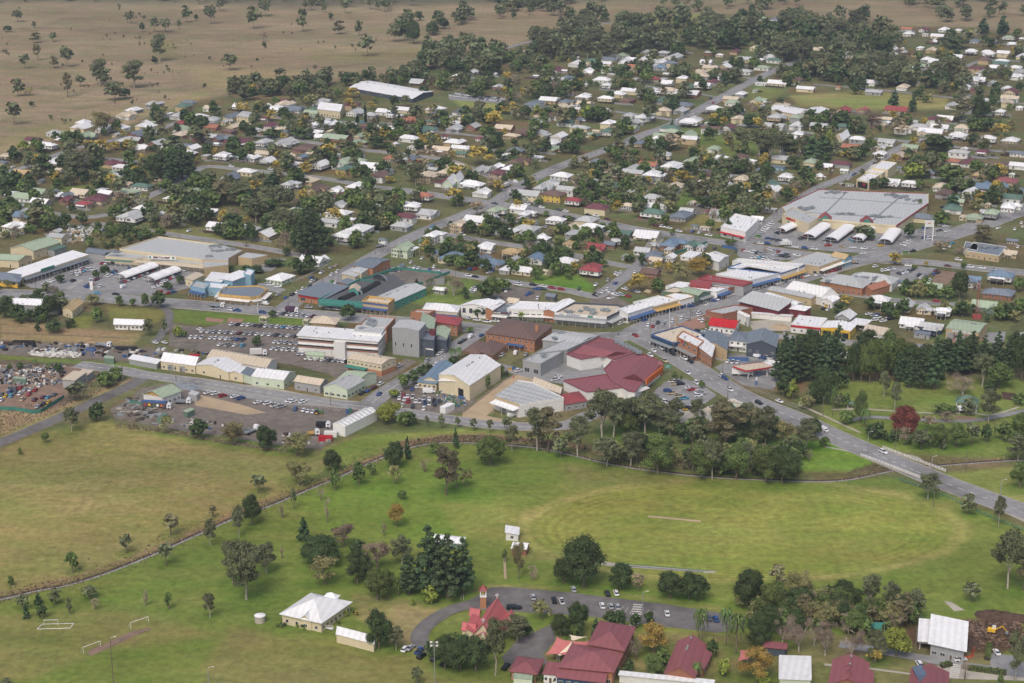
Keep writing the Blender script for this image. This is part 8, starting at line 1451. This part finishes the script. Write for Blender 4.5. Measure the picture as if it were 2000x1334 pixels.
for (u, v, m_, l_, s_) in ((636,860,'red','red container lying at the depot corner',(3.2,1.4,2.2)),(646,852,'cloth','white container behind the red one, depot corner',(3,1.3,2.4)),(177,684,'blue','blue skip full of scrap, railway yard',(2.4,1.2,1.6)),(678,808,'blue','blue portable toilet by the silo shed',(.6,.6,2.3)),(684,806,'teal','teal portable toilet by the silo shed',(.6,.6,2.3)),(47,672,'black','black pipe rack in the railway yard, right stack',(6,1.4,1.8)),(25,672,'soil','rusty steel stack in the railway yard, left stack',(5,1.2,1.2)),(996,723,'gold','yellow skip at the mall grey hall',(1,.7,1.2)),(1004,721,'blue','blue skip at the mall grey hall',(1,.7,1.3)),(1161,717,'blue','light blue skip behind the mall',(1.2,.8,1.3)),(1172,716,'blue','dark blue skip behind the mall',(1.2,.8,1.3)),(246,683,'black','black crate row in the railway yard',(6,1.2,1.6)),(380,700,'red','red box trailer by the factory sheds',(2.6,1.2,2.2)),(534,722,'yellow','yellow drum in factory yard',(.5,.5,1)),(732,720,'yellow','yellow skip under green awning',(1.6,.9,1.4)),(905,777,'blue','blue pallet stack by the cream warehouse',(2.4,1.6,.9)),(1226,540,'c','',(1,1,1))):
    if not l_: continue
    t = thing('bin' if s_[0] < 2.5 else 'container', at(u, v, .08), l_, 'skip' if s_[0] < 2.5 else 'container', None, GRID-1.2); b = MB(); sx, sy, sz = s_
    b.box(-sx,-sy,.0,sx,sy,.12); b.box(-sx,-sy,.12,sx,-sy+.08,sz); b.box(-sx,sy-.08,.12,sx,sy,sz); b.box(-sx,-sy+.08,.12,-sx+.08,sy-.08,sz); b.box(sx-.08,-sy+.08,.12,sx,sy-.08,sz); b.build('shell', M[m_], t)
    b = MB(); b.box(-sx+.09,-sy+.09,.12,sx-.09,sy-.09,sz*.8 if 'skip' in l_ or 'rack' in l_ else sz-.03); b.build('contents', M['soil'] if 'skip' in l_ else M[m_], t)
t = thing('tractor', at(622,809,.1), 'green farm tractor with yellow wheels beside parked cars', 'tractor', None, GRID-1.1); b = MB(); b.box(.2,-.45,.9,2.2,.45,1.7); b.box(-1.2,-.8,.9,.2,.8,1.4); b.build('body', M['green'], t); b = MB(); b.box(-1.1,-.75,1.4,.1,.75,2.6); b.build('cab', M['glass'], t); b = MB(); b.box(-1.2,-.85,2.6,.2,.85,2.75); b.build('roof', M['green'], t)
for x, y, r_ in ((-.9,-1,.9),(-.9,1,.9),(1.7,-.8,.55),(1.7,.8,.55)): b = MB(); b.tube((0,-.2,r_),(0,.2,r_),r_,r_,12); b.tube((0,.2,r_),(0,-.2,r_),r_,r_,12); b.build('wheel', M['tyre'], t, (x,y,0)); b = MB(); b.tube((0,-.22,r_),(0,-.23,r_),r_*.55,r_*.5,10); b.build('rim', M['yellow'], t, (x,y,0))
t = thing('excavator', at(1938,1237,0), 'yellow excavator digging on the dark soil', 'excavator', None, GRID-1.5); b = MB(); b.box(-1.6,-1.2,0,1.6,-.7,.8); b.box(-1.6,.7,0,1.6,1.2,.8); b.build('tracks', M['tyre'], t); b = MB(); b.box(-1.7,-1.1,.9,1.0,1.1,1.9); b.build('body', M['yellow'], t); b = MB(); b.box(-.2,.1,1.9,1.1,1.1,2.9); b.build('cab', M['frame'], t); b = MB(); b.tube((1,-.2,1.8),(3.4,-.2,3.6),.3,.24,5); b.tube((3.4,-.2,3.6),(5,-.2,1.8),.24,.2,5); b.build('arm', M['yellow'], t); b = MB(); b.box(4.6,-.7,.9,5.6,.3,1.7); b.build('bucket', M['plant'], t)
# ------------------------------------------------------------------ poles, lamps, fences, goals
POLES = '241 755 42;55 720 34;344 744 30;646 792 26;740 772 40;829 704 34;1421 784 35;1749 872 38;1578 803 40;1411 734 42;1886 924 44;1942 852 38;1607 814 40;1823 991 32;1467 560 20;563 598 34;71 575 26;169 250 26;339 160 24;425 236 20;733 498 38;890 552 24;938 470 16;943 384 22;1163 300 18;869 462 20;893 410 24;630 553 26;1788 1270 46;1240 508 18;1348 628 24;1256 516 24;1270 660 40;1315 692 26;1788 585 24;1654 575 22;1829 660 20;1618 318 22;1756 316 16;1524 246 14;1370 144 22;256 232 18;84 302 20;146 290 18;222 276 14;711 462 12;350 466 18;780 300 16;436 268 14;598 280 14;1458 640 20;1498 542 14;1560 470 14;1352 618 12'
for t_ in POLES.split(';'):
    u, v, h = map(float, t_.split()); H = h/vpm(v); t = thing('power_pole', at(u, v), '', 'power pole', 'power poles along streets', GRID+rc.uniform(-.3,.3)); later(t, 'slim power pole with crossarm', place(u, v), u)
    b = MB(); b.cyl(0,0,0,H,.19,.13,n=7); b.build('pole', M['wood'], t); b = MB(); b.box(-1.3,-.06,H-.7,1.3,.06,H-.55); b.build('crossarm', M['wood'], t)
    b = MB(); [b.cyl(x,0,H-.55,H-.35,.05,n=5) for x in (-1.2,-.5,.5,1.2)]; b.build('insulators', M['steel'], t)
for u, v, h, l_ in ((222,1340,92,'tall dark timber floodlight pole at the bottom left'),(849,1340,84,'grey floodlight mast with four lamps below the church'),(408,1345,40,'short grey lamp pole at the bottom edge'),(1255,1197,40,'grey lamp post in the church car park'),(1694,882,38,'curved street lamp on the park side of bridge road'),(1819,922,30,'street lamp beyond the bridge'),(1954,968,30,'street lamp on the bridge road, far right'),(1307,642,36,'white flagpole on the paved plaza'),(504,612,34,'white mast at the crossroads')):
    H = h/vpm(v); t = thing('lamp_post' if 'flag' not in l_ else 'flagpole', at(u, v), l_, 'lamp post' if 'flag' not in l_ else 'flagpole'); b = MB(); b.cyl(0,0,0,H,.2,.11,n=8); b.build('pole', M['bark'] if 'timber' in l_ else M['white'] if 'white' in l_ else M['steel'], t)
    if 'four lamps' in l_:
        for x in (-1,1):
            for z in (0,-1.3): b = MB(); b.box(x-.4,-.35,H+z-.3,x+.4,.1,H+z+.25); b.build('floodlight', M['frame'], t)
        b = MB(); b.box(-1.2,-.08,H-.1,1.2,.08,H); b.box(-1.2,-.08,H-1.4,1.2,.08,H-1.3); b.build('bracket', M['steel'], t)
    elif 'flag' not in l_ and 'mast' not in l_: b = MB(); b.tube((0,0,H-.1),(1.6,0,H+.4),.07,.05,5); b.box(1.3,-.18,H+.3,2.1,.18,H+.45); b.build('lamp_head', M['frame'], t)
    else: b = MB(); b.cyl(0,0,H,H+.25,.16,.02,n=6); b.build('finial', M['frame'], t)
def fence(s, label, h, m, step, rails=2, name='fence', pick=0):
    P = smooth_line(gp(s), 2); o = P[len(P)//2]; t = thing(name, (o[0], o[1], 0), label, 'fence'); b = MB(); tot = 0
    for a, c in zip(P, P[1:]):
        a = (a[0]-o[0], a[1]-o[1]); c = (c[0]-o[0], c[1]-o[1])
        if rails == 0: b.obox(a, c, .06, .05, h)
        else:
            for k in range(rails): z = h*(k+1)/rails; b.obox(a, c, .07, z-.09, z)
    b.build('panel' if rails == 0 else 'rails', M[m], t); L_ = [0]
    for a, c in zip(P, P[1:]): L_.append(L_[-1]+math.hypot(c[0]-a[0], c[1]-a[1]))
    n = max(2, min(150, int(L_[-1]/step))); pm = MB(); pm.box(-.07,-.07,0,.07,.07,h+.12); pme = pm.mesh('post', M[m])
    for i in range(n+1):
        d = L_[-1]*i/n; j = max(0, min(len(P)-2, next((k for k in range(len(L_)-1) if L_[k+1] >= d-1e-6), 0))); f = (d-L_[j])/((L_[j+1]-L_[j]) or 1)
        link('post', pme, t, (P[j][0]+(P[j+1][0]-P[j][0])*f-o[0], P[j][1]+(P[j+1][1]-P[j][1])*f-o[1], 0))
fence('1755,938 1790,950 1850,972 1920,1005 2005,1040', 'dark green rail fence along the oval beside the bridge road', 1.2, 'teal', 2.4, 3); fence('62,808 80,806 95,797 125,778', 'dark green sheet fence at the wrecking yard corner', 1.9, 'teal', 3, 0); fence('-20,801 30,802 62,808', 'dark green sheet fence along the wrecking yard front', 1.9, 'teal', 3, 0)
fence('254,787 276,792', 'short green fence beside the printed semi-trailer', 1.6, 'teal', 2, 0); fence('905,806 985,745 1010,733', 'low concrete wall fence beside the long driveway', .9, 'conc', 4, 0); fence('1316,498 1376,478 1378,476', 'dark green sheet fence beside the blue-roofed house', 1.9, 'teal', 3, 0); fence('1410,484 1436,488 1438,496', 'bright blue sheet fence around the small yard', 2, 'blue', 3, 0); fence('1746,1215 1752,1202 1776,1204 1800,1210', 'thin wire fence behind the new classroom', 1.4, 'steel', 3, 3)
fence('1900,1270 1896,1285 1870,1286 1872,1278', 'orange mesh barrier at the new classroom corner', 1.0, 'orangenet', 2, 0); fence('1890,1258 1902,1268 1900,1285', 'orange mesh barrier beside the dug soil', 1.0, 'orangenet', 2, 0); fence('570,552 600,540 645,515', 'white picket fence along the avenue', 1.0, 'white', 2, 3); fence('1424,705 1462,706', 'navy and white panel fence behind parked cars', 2.2, 'blue', 2.6, 0)
fence('840,1245 845,1225 868,1205 920,1193', 'low brown log edge round the church lawn', .35, 'wood', 3, 1, name='log_edge'); fence('0,652 120,656 290,664', 'dark boundary fence above the straw paddock', 1.2, 'wood', 4, 3); fence('225,826 330,846 470,872 560,882', 'dark fence line at the depot edge', 1.4, 'wood', 4, 3); fence('1440,476 1438,490 1410,512', 'grey mesh fence left of fenced car park', 1.8, 'steel', 3, 4)
# bridge
P = gp('1700,884 1740,899 1800,921 1822,930'); Q = [at(*q)[:2] for q in ((1700,884),(1822,930))]; o = ((Q[0][0]+Q[1][0])/2, (Q[0][1]+Q[1][1])/2)
t = thing('road_bridge', (o[0], o[1], 0), 'low concrete road bridge with white railings over the creek', 'bridge'); d = (Q[1][0]-Q[0][0], Q[1][1]-Q[0][1]); L_ = math.hypot(*d); ex, ey = d[0]/L_, d[1]/L_; nx, ny = -ey, ex
if ny > 0: nx, ny = -nx, -ny
for sd, dist in ((1, 6.6), (-1, 8.6)):
    b = MB(); a = (-d[0]/2+nx*sd*dist, -d[1]/2+ny*sd*dist); c = (d[0]/2+nx*sd*dist, d[1]/2+ny*sd*dist)
    for z in (.55, .95, 1.3): b.obox(a, c, .16, z-.13, z)
    b.build('railing', M['white'], t); n = 20; pm = MB(); pm.box(-.12,-.12,0,.12,.12,1.4); pme = pm.mesh('post', M['white'])
    for i in range(n+1): link('post', pme, t, (a[0]+(c[0]-a[0])*i/n, a[1]+(c[1]-a[1])*i/n, 0))
    b = MB(); b.obox(a, c, .7, .0, .42); b.build('deck_edge', M['conc'], t)
# lattice tower, sign pylons, goals, statue
t = thing('lattice_tower', at(1907,622), 'red and white lattice mast behind the fire station', 'tower'); H = 22; b = MB()
for a_ in range(3):
    p = lambda z, k: ((1.5-z/H*1.2)*math.cos(k*2.094), (1.5-z/H*1.2)*math.sin(k*2.094), z)
    for z in range(0, H, 2): b.tube(p(z, a_), p(z+2, a_), .1, .1, 4); b.tube(p(z, a_), p(z+2, a_+1), .06, .06, 3)
b.build('lattice', ROOF['R'], t); b = MB(); b.box(-2.4,-1.6,0,2.4,1.6,2.2); b.build('base_hut', ROOF['R'], t); b = MB(); b.box(-3,-.1,6,3,.1,6.2); b.box(-2.4,-.1,17,2.4,.1,17.2); b.build('antenna_arm', M['steel'], t)
t = thing('sign_pylon', at(1813,470), 'tall white double-post sign pylon at the right shopping centre', 'sign'); b = MB(); b.box(-3,-.25,0,-2.4,.25,14); b.build('post', M['white'], t); b = MB(); b.box(2.4,-.25,0,3,.25,14); b.build('post', M['white'], t); b = MB(); b.box(-2.4,-.2,9.4,2.4,.2,14); b.build('sign_panel', M['cloth'], t); b = MB(); b.box(-1,-.3,11.8,1,-.2,12.3); b.build('sign_mark', M['red'], t)
t = thing('sign_pylon', at(179,566), 'white blade-shaped sign with blue top at the left shopping centre', 'sign'); b = MB(); b.box(-.9,-.3,0,.9,.3,7.2); b.build('blade', M['white'], t); b = MB(); b.box(-.7,-.36,5.6,.7,-.3,6.9); b.build('sign_panel', M['blue'], t)
t = thing('road_sign', at(1304,728), 'green road direction sign by the shopping mall', 'road sign'); b = MB(); b.box(-1.6,-.06,2.4,1.6,.06,4.6); b.build('sign_panel', M['teal'], t); b = MB(); b.box(-1.1,.06,0,-.95,.16,4.4); b.box(.95,.06,0,1.1,.16,4.4); b.build('post', M['steel'], t); b = MB(); b.box(-1.2,-.1,3.7,1.0,-.06,3.9); b.box(-1.2,-.1,3.0,.6,-.06,3.2); b.build('sign_mark', M['white'], t)
t = thing('petrol_sign', at(1477,752), 'navy price sign at the petrol station', 'sign'); b = MB(); b.box(-.5,-.15,0,.5,.15,4.6); b.build('blade', M['blue'], t); b = MB(); b.box(-.42,-.2,2.4,.42,-.14,4.4); b.build('price_panel', M['frame'], t)
t = thing('bank_sign', at(1461,818), 'green and white pole sign over the forecourt', 'sign'); b = MB(); b.box(-.6,-.15,0,.6,.15,5); b.build('post', M['teal'], t); b = MB(); b.box(-1,-.25,3.6,1,.25,5.4); b.build('sign_panel', M['frame'], t)
r, c4 = bld('kiosk', 'flat-roofed white forecourt building half hidden by big gum', (1366,801), (1384,810), (1450,788), 4, 'flat', 0, 'w', 'K', 'shop', wins=(1,3), parapet=.3); r, c4 = bld('forecourt_canopy', 'beige canopy with teal edge behind the big gum', (1440,800), (1464,803), (1452,790), 4.6, 'flat', 0, 'q', 'K', 'canopy', wins=(0,0), parapet=.4, door=False)
t = thing('war_memorial', at(1321,642), 'stone obelisk memorial on the paved plaza', 'memorial'); b = MB(); b.box(-2,-2,0,2,2,.5); b.box(-1.2,-1.2,.5,1.2,1.2,1.4); b.build('plinth', M['conc'], t); b = MB(); b.cyl(0,0,1.4,7.6,.75,.35,n=4); b.cyl(0,0,7.6,8.4,.35,.02,n=4); b.build('obelisk', M['tan'], t)
def goal(u, v, w_, h_, ang, label):
    t = thing('football_goal', at(u, v), label, 'goal', None, ang); b = MB(); 
    for x in (-w_/2, w_/2): b.cyl(x,0,0,h_,.07,n=6); b.tube((x,1.8,0),(x,0,h_),.04,.04,5)
    b.box(-w_/2,-.09,h_-.12,w_/2,.09,h_+.04); b.build('frame', M['white'], t)
goal(180,1270,7,2.5,.75,'left portable goal by the long bare strip'); goal(273,1222,7.5,2.5,.75,'right portable goal by the long bare strip'); goal(100,1222,5,2.4,.05,'small training goal behind the white ring, lower left')
t = thing('goal_frame', at(107,1224), 'flat white rectangular goal base on bare ground', 'goal'); b = MB(); b.obox((-6,-2),(6,-1.2),.2,0,.15); b.obox((-5,2),(6.4,2.6),.2,0,.15); b.obox((-6,-2),(-5,2),.2,0,.15); b.obox((6,-1.2),(6.4,2.6),.2,0,.15); b.build('frame', M['white'], t)
def mound(name, s, h, m, label, stuff=False):
    P = gp(s); cx, cy = sum(p[0] for p in P)/len(P), sum(p[1] for p in P)/len(P); rr = random.Random(len(s)); V = []; F = []; R_ = 6; n = len(P)*4; Q = []
    for i in range(len(P)):
        a, c = P[i], P[(i+1) % len(P)]
        for k in range(4): Q.append((a[0]+(c[0]-a[0])*k/4, a[1]+(c[1]-a[1])*k/4))
    for j in range(R_):
        f = 1-j/R_
        for q in Q: V.append(((q[0]-cx)*f+rr.uniform(-.35,.35), (q[1]-cy)*f+rr.uniform(-.35,.35), 0 if j == 0 else h*(1-f**1.6)**.6*rr.uniform(.7,1.15)))
    for j in range(R_-1):
        for i in range(n): a = j*n+i; c = j*n+(i+1) % n; F.append((a, c, c+n, a+n))
    F.append(tuple(range((R_-1)*n, R_*n))); ar = sum(Q[i][0]*Q[(i+1) % n][1]-Q[(i+1) % n][0]*Q[i][1] for i in range(n))
    if ar < 0: F = [f[::-1] for f in F]
    link(name, mesh(name, V, F, M[m]), None, (cx, cy, 0), label=label, category='mound')
mound('soil_heap', '1902,1197 1930,1196 1975,1204 2010,1206 2010,1216 1950,1216 1905,1206', 2.6, 'soil', 'long dark soil heap with rank grass, right edge'); mound('soil_heap', '1925,1224 1950,1222 1975,1230 1970,1242 1930,1240', 2, 'soil', 'dark dug soil behind the yellow excavator'); mound('soil_heap', '1885,1248 1905,1246 1918,1262 1900,1276 1886,1268', 1.8, 'soil', 'dark soil heap beside the new classroom'); mound('dirt_strip', '170,1277 178,1270 260,1232 292,1226 296,1229 240,1250 180,1281', .35, 'dirt', 'low ridge of bare orange dirt between two goals')
mound('rubble_heap', '1500,636 1530,632 1545,642 1520,646', 1, 'tan', 'low straw-coloured heap on the fenced gravel lot'); mound('gravel_heap', '340,748 372,746 392,756 380,764 350,760', 1.2, 'plant', 'dark gravel bins behind the green-roofed office')
for (u0, v0, u1, v1, l_) in ((1932,1262,1928,1290,'clipped green hedge beside the small car park'),(1890,1308,1965,1318,'long clipped hedge along the school drive'),(1838,1304,1858,1300,'short clipped hedge by the crossing')):
    p, q = at(u0, v0), at(u1, v1); t = thing('hedge', ((p[0]+q[0])/2, (p[1]+q[1])/2, 0), l_, 'hedge'); rs3 = np.random.RandomState(int(u0)); L_ = math.hypot(q[0]-p[0], q[1]-p[1]); n = int(L_*90); X = rs3.uniform(-L_/2, L_/2, n); Y = rs3.uniform(-.9, .9, n); Z = rs3.uniform(0, 1.5, n); k_ = rs3.rand(n) < .5; Z[k_] = 1.5; Y[~k_] = np.sign(Y[~k_])*.9
    th = math.atan2(q[1]-p[1], q[0]-p[0]); c_ = np.stack([X*math.cos(th)-Y*math.sin(th), X*math.sin(th)+Y*math.cos(th), Z], 1); a = rs3.normal(size=(n, 3))*.16; c2 = rs3.normal(size=(n, 3))*.16; V = np.stack([c_-a, c_+c2, c_+a, c_-c2], 1).reshape(-1, 3)
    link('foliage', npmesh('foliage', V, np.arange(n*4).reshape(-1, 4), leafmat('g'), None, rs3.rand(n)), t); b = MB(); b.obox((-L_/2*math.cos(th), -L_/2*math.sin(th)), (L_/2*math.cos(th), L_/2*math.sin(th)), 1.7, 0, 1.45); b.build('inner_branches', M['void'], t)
# people too small to show more than a figure
def person(u, v, top, leg, label):
    t = thing('person', at(u, v, .12), label, 'person', None, rc.uniform(0, 6)); me = bpy.data.meshes.new('body'); vs_ = [(0,0,.95),(0,0,1.2),(0,0,1.45),(0,0,1.55),(0,0,1.72),(-.2,0,1.42),(-.26,.05,1.15),(-.24,.12,.92),(.2,0,1.42),(.26,.03,1.15),(.25,.1,.9),(-.1,0,.9),(-.12,.06,.5),(-.12,0,.06),(.1,0,.9),(.12,-.06,.5),(.14,-.05,.06)]
    es = [(0,1),(1,2),(2,3),(3,4),(2,5),(5,6),(6,7),(2,8),(8,9),(9,10),(0,11),(11,12),(12,13),(0,14),(14,15),(15,16)]; me.from_pydata(vs_, es, []); o = link('body', me, t); o.modifiers.new('s', 'SKIN')
    for i, r_ in enumerate((.16,.17,.18,.07,.12,.08,.055,.045,.08,.055,.045,.1,.075,.06,.1,.075,.06)): me.skin_vertices[0].data[i].radius = (r_, r_*.8)
    me.skin_vertices[0].data[0].use_root = True; o.modifiers.new('b', 'SUBSURF').levels = 1; me.materials.append(M[top]); return t
person(1208,655,'black','black','person in dark clothes standing at the roundabout crossing'); person(1285,643,'black','black','person in dark clothes on the paved plaza edge'); person(1003,740,'red','black','person in red walking down the long driveway'); person(1003,712,'black','black','person in dark clothes in the hotel yard'); person(1878,1276,'yellow','black','worker in a yellow vest beside the orange barrier')
ground_build(CIRC)
resolve()
hz = MB(); hz.box(-2600, -400, -1, 2600, 5200, CAMH+12); HZ = hz.build('haze', [], kind='stuff', label='thin pale haze over the whole town', category='haze')
m = bpy.data.materials.new('haze'); m.use_nodes = True; m.node_tree.nodes.remove(m.node_tree.nodes['Principled BSDF']); v_ = m.node_tree.nodes.new('ShaderNodeVolumePrincipled'); v_.inputs['Color'].default_value = (.74, .84, 1, 1); v_.inputs['Density'].default_value = 0.00009; v_.inputs['Anisotropy'].default_value = .2
m.node_tree.links.new(v_.outputs[0], m.node_tree.nodes['Material Output'].inputs['Volume']); HZ.data.materials.append(m)
C.cycles.max_bounces = 5; C.cycles.diffuse_bounces = 2; C.cycles.glossy_bounces = 2; C.cycles.transmission_bounces = 1; C.cycles.volume_bounces = 0; C.cycles.transparent_max_bounces = 4
C.render.film_transparent = False
for o in C.objects:
    for k_ in ('_k', '_c4'):
        if k_ in o: del o[k_]
print('tris', sum(len(p.vertices)-2 for m_ in bpy.data.meshes for p in m_.polygons)); print('objects', len(C.objects))
